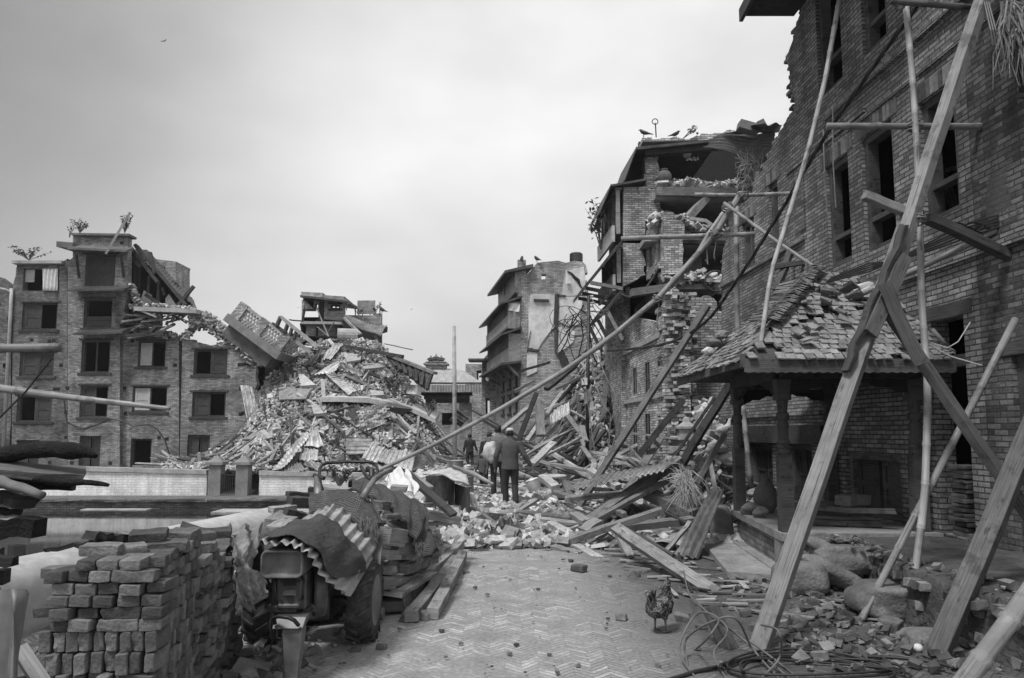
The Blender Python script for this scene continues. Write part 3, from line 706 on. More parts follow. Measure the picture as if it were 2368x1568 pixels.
def hm(x, y):                        # low field of brick over the street
    if y < 10.2: return -9
    e = sm((y - 10.6 - .35 * noise.noise(V((x * 1.3, 2, 0))) - max(0, (1.1 - abs(x - .4)) * .0)) / 1.6)
    z = .02 + .11 * e + .09 * noise.noise(V((x * 1.1, y * 1.1, 1))) * e
    z += .35 * sm((x - 1.0) / 1.5) * sm((y - 11.5) / 3) ; z += .25 * sm((-.6 - x) / 1.0) * sm((y - 11) / 3)
    if y > 18: z -= .18 * sm((y - 18) / 4)
    return z
def hf(x, y):                        # heap against the near house beside the veranda
    if not (11.8 < y < 19): return -9
    return sm((x / y - .215) / .04) * sm((.296 - x / y) / .03) * 2.1 * sm((x - 1.9 - .05 * (y - 12)) / 2.1) * sm((y - 11.9) / 1.6) * (1 - .4 * sm((y - 16) / 3)) + .1 * noise.noise(V((x * 2, y * 2, 7)))
def HZ(x, y): return max(hl(x, y), hr(x, y), hm(x, y), hf(x, y))
def heightmesh(name, x0, x1, y0, y1, nx, ny, fn, mat, label, cat):
    m = MB()
    for j in range(ny + 1):
        for i in range(nx + 1):
            x = x0 + (x1 - x0) * i / nx; y = y0 + (y1 - y0) * j / ny; z = fn(x, y)
            m.v.append(V((x, y, max(z, -1.2) - .04 + .05 * noise.noise(V((x * 3, y * 3, 0))))))
    for j in range(ny):
        for i in range(nx):
            k = j * (nx + 1) + i; q = [k, k + 1, k + nx + 2, k + nx + 1]
            if all(m.v[a].z < -1.1 for a in q): continue
            m.f.append(q)
    return tag(m.build(name, mat), label, cat, kind='stuff')
heightmesh('rubble_heap', -17, -2.4, 27.3, 42, 110, 90, hl, 'shade_toned_earth', 'earth and dust core of the big mound beyond the pond, darkened for shaded gaps', 'rubble')
heightmesh('rubble_heap', -3.4, 4.6, 10.3, 44, 70, 220, lambda x, y: max(hm(x, y), hr(x, y), hf(x, y)), 'shade_toned_earth', 'earth and dust under the bricks strewn across the street, darkened for shaded gaps', 'rubble')
def nrm(x, y, e=.12):
    n = V((HZ(x - e, y) - HZ(x + e, y), HZ(x, y - e) - HZ(x, y + e), 2 * e)); return n.normalized()
def scatter(m, n, sampler, szf, tilt=.9, lift=.03, jit=.012):
    c = 0
    for _ in range(n):
        x, y = sampler(); z = HZ(x, y)
        if z < -.7: continue
        s = szf(); nn = nrm(x, y)
        if nn.z < .3: nn = (nn + V((0, 0, .3))).normalized()
        q = nn.to_track_quat('Z', 'Y').to_matrix() @ Euler((ru(-tilt, tilt), ru(-tilt, tilt), ru(0, 6.3))).to_matrix()
        m.box((x, y, z + lift * ru(0, 1.6)), s, q, jit); c += 1
def brk(k=1.0):
    r = rnd()
    if rnd() < .03: return (ru(.2, .42) * k, ru(.12, .25) * k, ru(.05, .12) * k)
    if rnd() < .25: k *= ru(.4, .8)
    if r < .50: return (.21 * k, .10 * k, .055 * k)
    if r < .80: return (.11 * k, .10 * k, .055 * k)
    if r < .95: return (.06 * k, .07 * k, .04 * k)
    return (.3 * k, .22 * k, .08 * k)
m = MB()
def sL():
    Y = 27.6 + 9.5 * rnd() ** 1.1; px = ru(385, 1055); return ((px - W / 2) / F * Y, Y)
scatter(m, 13000, sL, lambda: brk(1.08), 1.1, .05, .012)
tag(m.build('brick_rubble', 'loose_brick'), 'thousands of broken bricks covering the mound beyond the pond', 'brick rubble', kind='stuff')
m = MB()
def sR():
    Y = ru(15, 34); return (ru(.2, 4.4), Y)
scatter(m, 7500, sR, lambda: brk(1.0), 1.1, .05, .02)
def sM2():
    Y = 16 + 14 * rnd(); return (ru(-3.2, 1.2), Y)
scatter(m, 3500, sM2, lambda: brk(1.0), .7, .03, .015)
tag(m.build('brick_rubble', 'loose_brick'), 'broken bricks covering the tall heap on the right side of the street', 'brick rubble', kind='stuff')
m = MB()
def sM():
    Y = 10.6 + 6.5 * rnd() ** 1.2; return (ru(-1.6 - (Y - 10.6) * .25, 3.6), Y)
scatter(m, 4600, sM, lambda: brk(1.0), .75, .05, .012)
scatter(m, 1500, lambda: (ru(1.9, 4.4), ru(11.9, 16.5)), lambda: brk(1.0), 1.1, .04, .015)
tag(m.build('brick_rubble', 'rubble_near'), 'loose bricks strewn across the street between the tiller and the veranda', 'brick rubble', kind='stuff')
# splinters and sticks
def sticks(m, n, sampler, l0, l1, w0, w1, rise=.25, bias=None):
    for _ in range(n):
        x, y = sampler(); z = HZ(x, y) + .06
        if z < -.6 or (11.3 < y < 17.5 and x < .085 * y - .1 and x > -2): continue
        a = ru(0, math.pi) if bias is None else random.gauss(bias, .55); l = ru(l0, l1); dx, dy = math.cos(a) * l, math.sin(a) * l
        x2, y2 = x + dx, y + dy; z2 = max(HZ(x2, y2), -.6) + ru(.05, rise * l)
        if z2 - z > l: z2 = z + .4 * l
        if y > 14.3 and (.135 < x / y < .215 or .135 < x2 / max(y2, 1) < .215): continue
        if 11.3 < y2 < 17.5 and -2 < x2 < .075 * y2 - .2: continue
        if (px_ := W / 2 + F * x2 / y2) > 0 : m.beam((x, y, z), (x2, y2, z2), ru(w0, w1), ru(w0 * .5, w1 * .6), ru(-.5, .5), 1, .01)
m = MB(); sticks(m, 420, sL, .4, 1.9, .04, .17, .28); tag(m.build('timber_debris', 'wood_debris'), 'splintered planks and sticks scattered over the mound beyond the pond', 'timber debris', kind='stuff')
m = MB(); sticks(m, 420, lambda: (ru(.8, 4.0), ru(16, 31)), .5, 2.4, .04, .16, .5); sticks(m, 60, lambda: (ru(1.5, 4.0), ru(20, 30)), 1.5, 3.2, .06, .16, .8); sticks(m, 60, lambda: (ru(-1.5, 2), ru(18, 30)), .4, 1.3, .03, .1, .15)
tag(m.build('timber_debris', 'wood_debris'), 'splintered timbers sticking out of the heap on the right side of the street', 'timber debris', kind='stuff')
m = MB(); sticks(m, 110, lambda: (ru(.3, 3.3), ru(11, 17)), .4, 1.6, .03, .10, .2); sticks(m, 90, lambda: (ru(1.2, 3.6), ru(12, 19)), .8, 2.6, .05, .14, .5)
for _ in range(130):                                    # slats and splinters lying on the paving
    x, y = ru(.9, 3.0), ru(6.6, 10.8)
    if x < .9 + (10.5 - y) * .25: continue
    a = random.gauss(-.5, .5); l = ru(.08, .45); m.beam((x, y, .03), (x + math.cos(a) * l, y + math.sin(a) * l, .035), ru(.02, .06), .012, 0)
tag(m.build('timber_debris', 'wood_debris'), 'thin slats and splinters lying on the paving before the veranda', 'timber debris', kind='stuff')

m = MB(); sticks(m, 150, lambda: (ru(1.3, 3.4), ru(11.5, 17)), .5, 2.2, .04, .12, .3); sticks(m, 150, lambda: (ru(.9, 3.4), ru(17, 28)), .6, 2.6, .05, .15, .6)
tag(m.build('timber_debris', 'wood_dark_debris'), 'dark broken laths tangled over the rubble on the right side of the street', 'timber debris', kind='stuff')
m = MB(); sticks(m, 220, sL, .4, 1.9, .05, .16, .3)
tag(m.build('timber_debris', 'wood_dark_debris'), 'dark splinters and broken boards lying over the mound beyond the pond', 'timber debris', kind='stuff')
# ================================================================ individually seen pieces on the left mound  (picture points of a crop of the photo)
def A2(x, y): return (520.2 + .3318 * x, 635.8 + .3318 * y)
def q2(x, y, Y): return at(*A2(x, y), Y)
def surfY(px, py, y0=27.7, y1=37):                       # depth at which the sight line meets the heap
    Y = y0
    while Y < y1:
        p = at(px, py, Y)
        if HZ(p.x, p.y) >= p.z - .02: return Y
        Y += .1
    return min(Y, 33)
SG = 'corrugated sheets lying on the rubble mound'
def mound_sheet(pts, mat, label, ribs=0, pitch=.16, amp=.028, lift=.5, cat='metal sheet', name='corrugated_sheet', group=SG, Ys=None):
    P = []
    for i, p in enumerate(pts):
        a = A2(*p); Y = (min(surfY(*a), 35.5) - .75 if cat == 'metal sheet' and pts[0][0] not in (105, 1560) else Ys[i]); P.append(at(*a, Y))
    if ribs: P = P[ribs:] + P[:ribs]
    m = MB(); m.corr(*P, pitch=pitch, amp=amp, bend=.06, th=.012); return tag(m.build(name, mat, smooth=False), label, cat, group)
mound_sheet([(105, 770), (190, 780), (225, 940), (160, 1050)], 'tin_pale', 'pale corrugated sheet leaning upright against the ragged corner of the low brick house', 0, Ys=[36, 36, 35, 35])
mound_sheet([(840, 1130), (1025, 1137), (1015, 1255), (845, 1245)], 'tin_grey', 'rectangular grey sheet with level ribs in the middle of the mound foot', 1, Ys=[30.5, 30.5, 29.6, 29.6])
mound_sheet([(1010, 1168), (1118, 1202), (1060, 1312), (952, 1275)], 'tin_pale', 'pale sheet lying just right of the level ribbed sheet', 0, Ys=[30, 30, 29, 29])
mound_sheet([(1100, 1208), (1330, 1243), (1300, 1370), (1050, 1290)], 'tin_pale', 'widest pale roof sheet at the foot of the mound, left of the wooden pole', 0, Ys=[30, 29.6, 28.2, 28.6])
mound_sheet([(1332, 1243), (1400, 1270), (1480, 1345), (1302, 1370)], 'tin_grey', 'triangular bent sheet joined to the widest roof sheet at the mound foot', 3, Ys=[29.6, 29.2, 28.0, 28.2])
mound_sheet([(600, 1050), (640, 1060), (690, 1195), (560, 1190)], 'tin_pale', 'pale bent sheet above the hooded sheet at the left foot of the mound', 0, Ys=[31, 31, 29.5, 29.5])
mound_sheet([(530, 1195), (652, 1222), (642, 1288), (516, 1285)], 'tin_pale', 'small pale sheet hanging like an awning over a dark gap in the mound foot', 0, Ys=[29.8, 29.8, 29.2, 29.2])
mound_sheet([(545, 1318), (600, 1283), (702, 1335), (655, 1372)], 'tin_grey', 'grey sheet lying flat just behind the coping of the pond wall', 0, Ys=[28.9, 29, 28.3, 28.2])
mound_sheet([(405, 1330), (530, 1318), (560, 1368), (395, 1368)], 'tin_grey', 'sheet with fine upright ribs tucked behind the pond wall right of the gate', 0, .11, Ys=[28.8, 28.8, 28.1, 28.1])
mound_sheet([(740, 495), (822, 475), (745, 585), (672, 592)], 'tin_pale', 'pale sheet standing askew below the ruined top room', 0, Ys=[34, 34, 33.4, 33.4])
mound_sheet([(655, 515), (690, 520), (620, 620), (560, 640)], 'tin_dark', 'dark ribbed sheet propped beside the fallen balcony', 0, Ys=[34, 34, 33, 33])
mound_sheet([(800, 600), (792, 645), (735, 692), (620, 690)], 'tin_pale', 'pale pointed sheet near the middle of the upper mound', 0, Ys=[33, 33, 32.4, 32.4])
mound_sheet([(690, 680), (762, 680), (915, 805), (862, 838)], 'tin_pale', 'long pale ribbed sheet sliding down to the right in mid mound', 1, Ys=[32.6, 32.8, 31.8, 31.5])
mound_sheet([(1078, 680), (1120, 648), (1182, 700), (1130, 722)], 'tin_grey', 'small ribbed sheet high on the right shoulder of the mound', 0, Ys=[33.5, 33.5, 33, 33])
mound_sheet([(835, 970), (925, 900), (992, 965), (900, 1015)], 'tin_dark', 'dark curled sheet under the broken floor slab', 0, Ys=[31.5, 31.5, 31, 31])
mound_sheet([(735, 1160), (835, 1085), (843, 1128), (738, 1190)], 'tin_dark', 'dark scalloped sheet left of the tilted piece of brick wall', 0, Ys=[30.5, 30.5, 30, 30])
mound_sheet([(560, 1088), (600, 1108), (400, 1352), (325, 1358)], 'tin_pale', 'long narrow sheet sloping down to the pond wall right of the gate', 1, .2, .02, Ys=[31, 31, 28.3, 28.2])
mound_sheet([(800, 640), (880, 640), (960, 690), (880, 680)], 'tin_grey', 'thin grey sheet lying across bricks under the dark beam of the upper mound', 0, Ys=[33.4, 33.4, 33, 33])
mound_sheet([(1560, 1010), (1620, 940), (1700, 1000), (1640, 1060)], 'tin_dark', 'dark ribbed sheet standing before the temple gate', 0, Ys=[33, 33, 33, 33])
def mslab(pts, Ys, th, mat, name, label, cat='slab', group=None):
    P = [at(*A2(*p), min(surfY(*A2(*p)), 35) - .6) for p in pts]; n = (P[1] - P[0]).cross(P[3] - P[0]).normalized()
    if n.y > 0: n = -n
    m = MB(); m.hexa([p - n * th for p in P] + P); return tag(m.build(name, mat), label, cat, group)
mslab([(375, 782), (600, 795), (560, 862), (375, 868)], [31, 31, 30.4, 30.4], .06, 'wood_pale', 'wood_sheet', 'flat pale wooden panel lying on bricks in mid mound', 'panel')
mslab([(510, 692), (545, 690), (632, 765), (530, 772)], [32.2, 32.2, 31.5, 31.5], .3, 'plaster_grey', 'concrete_block', 'thick pale concrete block lying above the flat wooden panel', 'concrete block')
mslab([(850, 548), (948, 552), (945, 590), (850, 605)], [33.3, 33.3, 33, 33], .1, 'concrete', 'concrete_block', 'square grey block face on the upper mound under the dark beam', 'concrete block')
mslab([(955, 640), (1118, 605), (1115, 640), (975, 655)], [33.5, 33.5, 33.2, 33.2], .15, 'concrete', 'concrete_beam', 'grey concrete beam with a level face high on the right of the mound', 'beam')
mslab([(1265, 762), (1342, 768), (1336, 832), (1262, 826)], [33, 33, 32.8, 32.8], .2, 'plaster_grey', 'crate', 'pale open box lying at the right shoulder of the mound', 'crate')
mslab([(1012, 800), (1100, 810), (1110, 835), (1010, 838)], [32.3, 32.3, 32, 32], .2, 'plaster_grey', 'concrete_block', 'pale oblong block above the broken floor slab', 'concrete block')
mslab([(600, 905), (640, 898), (690, 962), (618, 968)], [31.5, 31.5, 31, 31], .15, 'concrete', 'concrete_block', 'pointed grey block poking out left of the dark curled sheet', 'concrete block')
mslab([(100, 1205), (170, 1160), (185, 1205), (110, 1285)], [30.2, 30.2, 29.4, 29.4], .1, 'concrete', 'concrete_block', 'grey panel tipped on edge above the left gate pier', 'concrete block')
mslab([(110, 1145), (240, 1085), (300, 1140), (140, 1150)], [31, 31, 30.2, 30.2], .2, 'concrete', 'concrete_block', 'humped grey slab lying at the left foot of the mound', 'concrete block')
# long broken floor slab
m = MB(); tp = [(660, 852), (800, 850), (1000, 858), (1120, 880), (1300, 925), (1465, 1000)]; Yt = [surfY(*A2(*p_)) - .9 for p_ in tp]
for i in range(5):
    a = at(*A2(*tp[i]), Yt[i]); b_ = at(*A2(*tp[i + 1]), Yt[i + 1]); u = V((0, 1.8, .25)); d = V((0, 0, -.2)); g_ = (b_ - a).normalized() * .004
    m.hexa([a + d, b_ - g_ + d, b_ - g_ + u + d, a + u + d, a, b_ - g_, b_ - g_ + u, a + u])
tag(m.build('floor_slab', 'plaster_grey'), 'long broken floor slab jutting out of the middle of the mound', 'slab')
Yv = min(Yt) + .25
m = MB(); m.prism([uz(A2(*p), Yv) for p in ((670, 868), (1300, 935), (1180, 1010), (930, 985), (820, 940), (680, 900))], [], (0, Yv, 0), (1, 0, 0), (0, 0, 1), (0, -1, 0), .4); tag(m.build('slab_shade_plate', 'interior'), 'near-black plate standing in for shade under the broken floor slab of the mound', 'shade plate')  # added dark plate, paints the shade below the slab
# slanted piece of brick wall
m = MB()
for r in range(13):
    for c in range(8):
        if r > 9 and c < 2 or (r < 3 and c > 6): continue
        u = c * .2 + (.1 if r % 2 else 0) + ru(-.02, .02); v = r * .075
        o_ = at(*A2(905, 1110), surfY(*A2(1000, 1050)) - .5); U_ = V((.93, 0, .36)); V_ = V((-.30, .35, .88))
        m.box(o_ + U_ * u + V_ * v + V((0, ru(-.03, .03), 0)), (.185, .12, .062), Matrix.Rotation(-.37, 3, 'Y'), .008)
tag(m.build('wall_fragment', 'loose_brick'), 'tilted slab of coursed brick wall in the lower right of the mound', 'wall fragment')
# fallen balcony
rb = empty('fallen_balcony', q2(240, 400, 33.6), 'lattice walled brick balcony lying tilted on top of the mound', 'balcony')
ax = (q2(372, 545, 33) - q2(28, 290, 33)); Lb = ax.length; ux = ax.normalized(); O_ = q2(28, 290, 33); vz = ux.cross(V((0, 1, 0))).normalized()
vz = -vz if vz.z < 0 else vz; hb = (q2(120, 190, 33) - O_).dot(vz); yy = V((0, 1, 0)); fb = frame_of(O_, ux, vz, (0, -1, 0))
shear = (q2(120, 190, 33) - O_).dot(ux)
def bb(name, mat, boxes, parent=rb):
    m = MB()
    for (u0, v0, n0, u1, v1, n1) in boxes: m.hexa([fb(u0, v0, n0), fb(u1, v0, n0), fb(u1, v0, n1), fb(u0, v0, n1), fb(u0, v1, n0), fb(u1, v1, n0), fb(u1, v1, n1), fb(u0, v1, n1)])
    return m.build(name, mat, parent)
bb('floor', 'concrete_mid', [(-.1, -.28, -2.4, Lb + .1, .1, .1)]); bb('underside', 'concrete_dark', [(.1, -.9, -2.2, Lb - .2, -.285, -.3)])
for u in (0, Lb * .5 - .2, Lb - .42): bb('post', 'mid_brick', [(u, .103, -.4, u + .42, hb, 0)])
for u0, u1 in ((.42, Lb * .5 - .2), (Lb * .5 + .22, Lb - .42)):
    bb('rail', 'concrete', [(u0 + .003, hb - .14, -.25, u1 - .003, hb - .02, -.02)])
    m = MB(); n_ = 5
    for i in range(n_):
        for j in range(2):
            a = u0 + (u1 - u0) * i / n_; c = u0 + (u1 - u0) * (i + 1) / n_; v0 = .11 + j * (hb - .26) / 2; v1 = .11 + (j + 1) * (hb - .26) / 2
            m.beam(fb(a, v0, -.1), fb(c, v1, -.1), .06, .06); m.beam(fb(a, v1, -.12), fb(c, v0, -.12), .06, .06)
    m.build('lattice', 'concrete', rb)
for k in range(2): 
    m = MB(); o2 = fb(Lb - .02, .1, 0); 
    for i in range(4):
        for j in range(3):
            a, c = -.4 - i * .45, -.4 - (i + 1) * .45; v0 = .05 + j * .3; m.beam(fb(Lb - .1 + .02 * k, v0 + .1, a), fb(Lb - .1 + .02 * k, v0 + .4, c), .1, .1); 
    m.build('side_lattice', 'mid_brick', rb)
# wrecked window frame beside it
r = empty('window_frame', q2(500, 400, 33.4), 'broken wooden window frame standing at a slant right of the fallen balcony', 'window frame')
for a, b_, w_ in (((388, 292), (648, 505), .2), ((360, 358), (600, 545), .17), ((388, 292), (360, 358), .14), ((440, 335), (415, 405), .12), ((470, 362), (452, 420), .1), ((500, 390), (480, 450), .12), ((455, 415), (520, 425), .06), ((330, 340), (425, 405), .14)):
    m = MB(); m.beam(q2(*a, 33.2), q2(*b_, 33.0), w_, .14); m.build('bar', 'wood_mid' if w_ > .15 else 'wood_dark', r)
# ruined top room and wall behind the mound
Yt = 44.0
def A2w(x, y): return A2(x, y)
rt, ft = front_house('ruined_room', 'ruined top storey room with a tin roof sticking out above the mound', Yt, [(528, 560), (820, 560), (828, 320), (828, 190), (535, 175), (532, 320), (520, 345), (512, 420)],
    [(560, 178, 618, 238, 'shut'), (735, 205, 803, 236, 'open2'), (628, 200, 648, 230, 'void'), (655, 185, 690, 310, 'shut'), (565, 345, 632, 425, 'void'), (650, 345, 798, 425, 'shut')], 'far_brick', None, map_=A2, ragged=(6,), depth=3, roomtop=8.6)
m = MB(); p = at(*A2(525, 150), Yt); 
def t2(name, mat, a, b_, Y0, Y1, th, tilt, root):
    m = MB(); p = q2(*a, Y0); q = q2(*b_, Y0); p2 = V((p.x, Y1, p.z + tilt)); q2_ = V((q.x, Y1, q.z + tilt)); d = V((0, 0, -th)); m.hexa([p + d, q + d, q2_ + d, p2 + d, p, q, q2_, p2]); return m.build(name, mat, root)
t2('roof', 'tin_dark', (522, 140), (850, 178), 43.2, 47, .12, .2, rt); t2('roof', 'far_brick', (530, 118), (680, 124), 43.6, 46, .28, 0, rt); t2('roof', 'far_brick', (680, 140), (832, 150), 43.7, 46, .25, 0, rt)
t2('floor', 'concrete', (528, 322), (810, 326), 43.4, 46, .16, 0, rt)
for a, b_ in (((640, 235), (722, 430)), ((640, 360), (722, 428)), ((720, 400), (760, 330))): m = MB(); m.beam(q2(*a, 43.5), q2(*b_, 43), .06, .06); m.build('strut', 'wood_mid', rt)
plant('roof_plant', q2(848, 250, 43.6), .9, 'dry tuft hanging on the corner of the ruined top room', 40, .3, leafmat='straw', ls=.09)
m = MB(); m.prism([uz(A2(*p), 45) for p in ((835, 560), (1088, 560), (1088, 268), (1030, 268), (1030, 282), (835, 280))], [], (0, 45, 0), (1, 0, 0), (0, 0, 1), (0, -1, 0), .4); tag(m.build('garden_wall', 'far_brick'), 'plain brick wall with the solar panel on it, right of the ruined top room', 'wall')
r = empty('solar_panel', q2(985, 282, 45), 'small square solar panel on two legs on the brick wall', 'solar panel'); m = MB(); m.box(q2(984, 226, 45), (1.1, .06, .85)); m.build('panel', 'tin_grey', r)
for x in (958, 1010): m = MB(); m.beam(q2(x, 205, 45.1), q2(x, 282, 45.1), .05, .05); m.build('leg', 'iron', r)
for x, y, lb in ((1079, 200, 'thin iron rod standing at the right end of the brick wall'), (908, 228, 'short iron rod standing on the left part of the brick wall')): m = MB(); m.tube([q2(x, y, 45), q2(x, 283, 45)], .035, 6); tag(m.build('iron_rod', 'iron'), lb, 'rod')
plant('roof_plant', q2(930, 280, 44.9), .5, 'low weeds on the brick wall left of the solar panel', 40, .8, ls=.08)
plant('roof_plant', q2(1050, 268, 44.9), .7, 'weeds beside the crow on the brick wall', 30, .3, ls=.08)
m = MB(); m.corr(q2(822, 292, 42), q2(1130, 352, 41), q2(1085, 430, 39.5), q2(960, 395, 40), .2, .03, .1, .03); tag(m.build('tin_roof', 'tin_grey'), 'drooping tin roof hanging right of the ruined top room', 'roof')
m = MB(); m.prism([uz(A2(*p), 43.2) for p in ((820, 300), (1128, 360), (1125, 395), (1085, 405), (1085, 500), (830, 520))], [], (0, 43.2, 0), (1, 0, 0), (0, 0, 1), (0, -1, 0), .3); tag(m.build('broken_wall', 'interior'), 'broken wall painted near-black as shade under the drooping tin roof', 'wall')  # wall coloured near-black to carry the shade of the roof
for a, b_ in (((830, 300), (945, 415)), ((1045, 430), (1080, 500))): m = MB(); m.beam(q2(*a, 41), q2(*b_, 39.5), .14, .12); tag(m.build('timber', 'wood_mid'), 'slanting post under the drooping tin roof, ' + ('left one' if a[0] < 900 else 'right one'), 'timber')
# barrel-like tank on the mound crest
m = MB(); c = q2(855, 408, 36); m.tube([c + V((-.5, 0, -.1)), c + V((.45, .2, -.1))], .36, 16); tag(m.build('water_tank', 'concrete', smooth=False), 'round grey tank half buried on the crest of the mound', 'tank')
# great dark fallen roof on the right flank
r = empty('fallen_roof', q2(1280, 700, 34), 'dark fallen roof sagging down the right flank of the mound', 'roof')
m = MB(); m.corr(q2(1100, 545, 34.5), q2(1462, 680, 32.5), q2(1420, 808, 32), q2(1180, 640, 33.5), .3, .03, .12, .05); m.build('roof_deck', 'tin_dark', r)
for t in range(7):
    m = MB(); a = q2(1130, 560, 34.3).lerp(q2(1455, 690, 32.4), t / 6.2) + V((0, -.1, .0)); b_ = q2(1190, 640, 33.4).lerp(q2(1415, 805, 31.9), t / 6.2) + V((0, -.1, 0)); m.beam(a, b_, .12, .14); m.build('rafter', 'wood_dark', r)
m = MB(); m.beam(q2(840, 498, 34.5), q2(1240, 570, 33.5), .2, .16); m.build('ridge_beam', 'wood_dark', r)
m = MB(); m.beam(q2(1095, 540, 34.2), q2(1465, 685, 32.3), .3, .12); m.build('eave_board', 'wood_grey', r)
# single timbers that stand out on the mound
for i, (a, b_, w_, mt_, lb) in enumerate([
    ((1190, 975), (1330, 1110), .16, 'wood_pale', 'pale plank running down to the right beside the tilted wall piece'),
    ((1125, 865), (1180, 1005), .22, 'wood_mid', 'grey plank standing upright under the right end of the floor slab'),
    ((840, 1130), (960, 985), .2, 'wood_mid', 'short stout timber rising beside the level ribbed sheet'),
    ((1055, 1120), (1060, 1185), .16, 'wood_pale', 'left short post above the pale sheet at the mound foot'),
    ((1155, 1080), (1148, 1205), .17, 'wood_pale', 'upright pale board above the widest roof sheet'),
    ((195, 1030), (255, 820), .26, 'wood_pale', 'upright pale plank beside the corrugated sheet at the house corner'),
    ((935, 885), (1110, 975), .14, 'wood_mid', 'crossed lath lying over the dark curled sheet'),
    ((980, 975), (1240, 865), .1, 'wood_mid', 'long thin lath rising right over the dark curled sheet'),
    ((740, 640), (1000, 590), .12, 'wood_dark', 'dark rod lying across the upper mound'),
    ((640, 710), (860, 700), .1, 'wood_mid', 'thin lath lying level above the long pale sheet'),
    ((850, 700), (1060, 800), .2, 'wood_mid', 'long beam sloping down right in the upper mound'),
    ((435, 745), (505, 810), .16, 'wood_pale', 'short plank resting on the flat pale panel'),
    ((265, 1040), (430, 990), .12, 'wood_pale', 'thin pale lath among bricks on the left of the mound'),
    ((380, 1035), (590, 950), .08, 'wood_mid', 'thin rod rising right in the left of the mound'),
    ((210, 1320), (350, 1225), .14, 'wood_pale', 'plank sloping down behind the right gate pier'),
    ((1110, 480), (1308, 522), .05, 'iron', 'long thin rod sticking out right of the mound crest'),
    ((445, 312), (545, 322), .08, 'wood_dark', 'short dark stick pointing left from the ruined room'),
    ((1240, 700), (1235, 760), .12, 'wood_grey', 'short post under the fallen dark roof'),
    ((610, 1060), (500, 960), .1, 'wood_mid', 'slim lath leaning left in mid mound'),
    ((980, 680), (1080, 715), .22, 'wood_dark', 'dark squared beam end on the right of the upper mound')]):
    pa, pb = A2(*a), A2(*b_); Ya = min(surfY(*pa), 36) - .3; Yb = min(surfY(*pb), 36) - .3
    if i in (15, 16): Ya = Yb = 36
    m = MB(); m.beam(at(*pa, Ya), at(*pb, Yb), w_, w_ * .6, ru(-.4, .4), 3, .02); tag(m.build('timber', mt_), lb, 'timber', 'timbers lying on the rubble mound')
plant('shrub', q2(1180, 850, 31.4), 1.1, 'leafy green bush growing on the right of the mound above the slab', 110, .5, ls=.09)
plant('shrub', q2(1420, 985, 30.6), .8, 'small dark bush at the right end of the broken floor slab', 70, .5, ls=.08)
# ================================================================ wooden pole in the street
m = MB(); p = at(1050.5, 1085, 25); m.tube([V((p.x + .02, 25, 0)), at(1050.5, 900, 25), at(1050, 754, 25)], [.078, .07, .06], 14)
tag(m.build('wooden_pole', 'wood_pole' if 'wood_pole' in MATS else 'concrete', smooth=True), 'tall plain grey pole standing alone in the street left of the walkers', 'pole')
# ================================================================ temple gate at the street end
Yg = 50.0
r = empty('temple_gate', at(1052, 1005, Yg), 'temple gate with a tiled roof and three little finials at the end of the street', 'gate')
def A3(x, y): return (520.2 + .3318 * x, 635.8 + .3318 * y)
def g2(x, y, Y=Yg): return at(*A3(x, y), Y)
a, b_, c, d = g2(1395, 655, 51), g2(1640, 655, 51), g2(1790, 750, 49), g2(1330, 750, 49)
m = MB(); m.sheet(d, c, b_, a, 40, 12, lambda u, v: .03 * abs(math.sin(u * 60)), .15); m.build('roof', 'concrete', r)
m = MB(); m.sheet(V((d.x, d.y - .05, d.z - .16)), V((c.x, c.y - .05, c.z - .16)), V((c.x, c.y - .05, c.z - .65)), V((d.x, d.y - .05, d.z - .65)), 80, 1, lambda u, v: .03 * math.sin(u * 150), .02); m.build('valance', 'wood_pale', r)
for (x0, y0, x1, y1, mt_, nm) in ((1350, 785, 1740, 812, 'wood_dark', 'beam'), (1370, 815, 1720, 840, 'wood_black', 'beam'), (1390, 842, 1700, 868, 'wood_dark', 'beam'), (1400, 868, 1700, 890, 'wood_black', 'beam')):
    p, q = g2(x0, y0), g2(x1, y1); m = MB(); m.box(((p.x + q.x) / 2, Yg + .2, (p.z + q.z) / 2), (q.x - p.x, 1.2, p.z - q.z - .01)); m.build(nm, mt_, r)
for x0, x1 in ((1370, 1432), (1632, 1716)):
    p, q = g2(x0, 890), g2(x1, 1010); m = MB(); m.box(((p.x + q.x) / 2, Yg + .3, (p.z) / 2 - .05), (q.x - p.x, .9, p.z + .06)); m.build('pillar', 'far_brick', r)
p, q = g2(1400, 625, 51), g2(1540, 655, 51); m = MB(); m.box(((p.x + q.x) / 2, 51.3, (p.z + q.z) / 2), (q.x - p.x, 1, p.z - q.z)); m.box(((p.x + q.x) / 2, 51.3, p.z + .04), (q.x - p.x + .3, 1.2, .12)); m.build('lantern_base', 'far_brick', r)
for x, y in ((1434, 560), (1470, 548), (1506, 560)):
    t = g2(x, y, 51.3); b0 = g2(x, 612, 51.3); h_ = t.z - b0.z; m = MB()
    m.tube([b0 + V((0, 0, h_ * k)) for k in (0, .12, .13, .3, .36, .42, .5, .52, .62, .7, 1)], [.42, .38, .2, .16, .3, .3, .15, .26, .24, .1, .01], 12); m.build('finial', 'wood_grey', r, smooth=True)
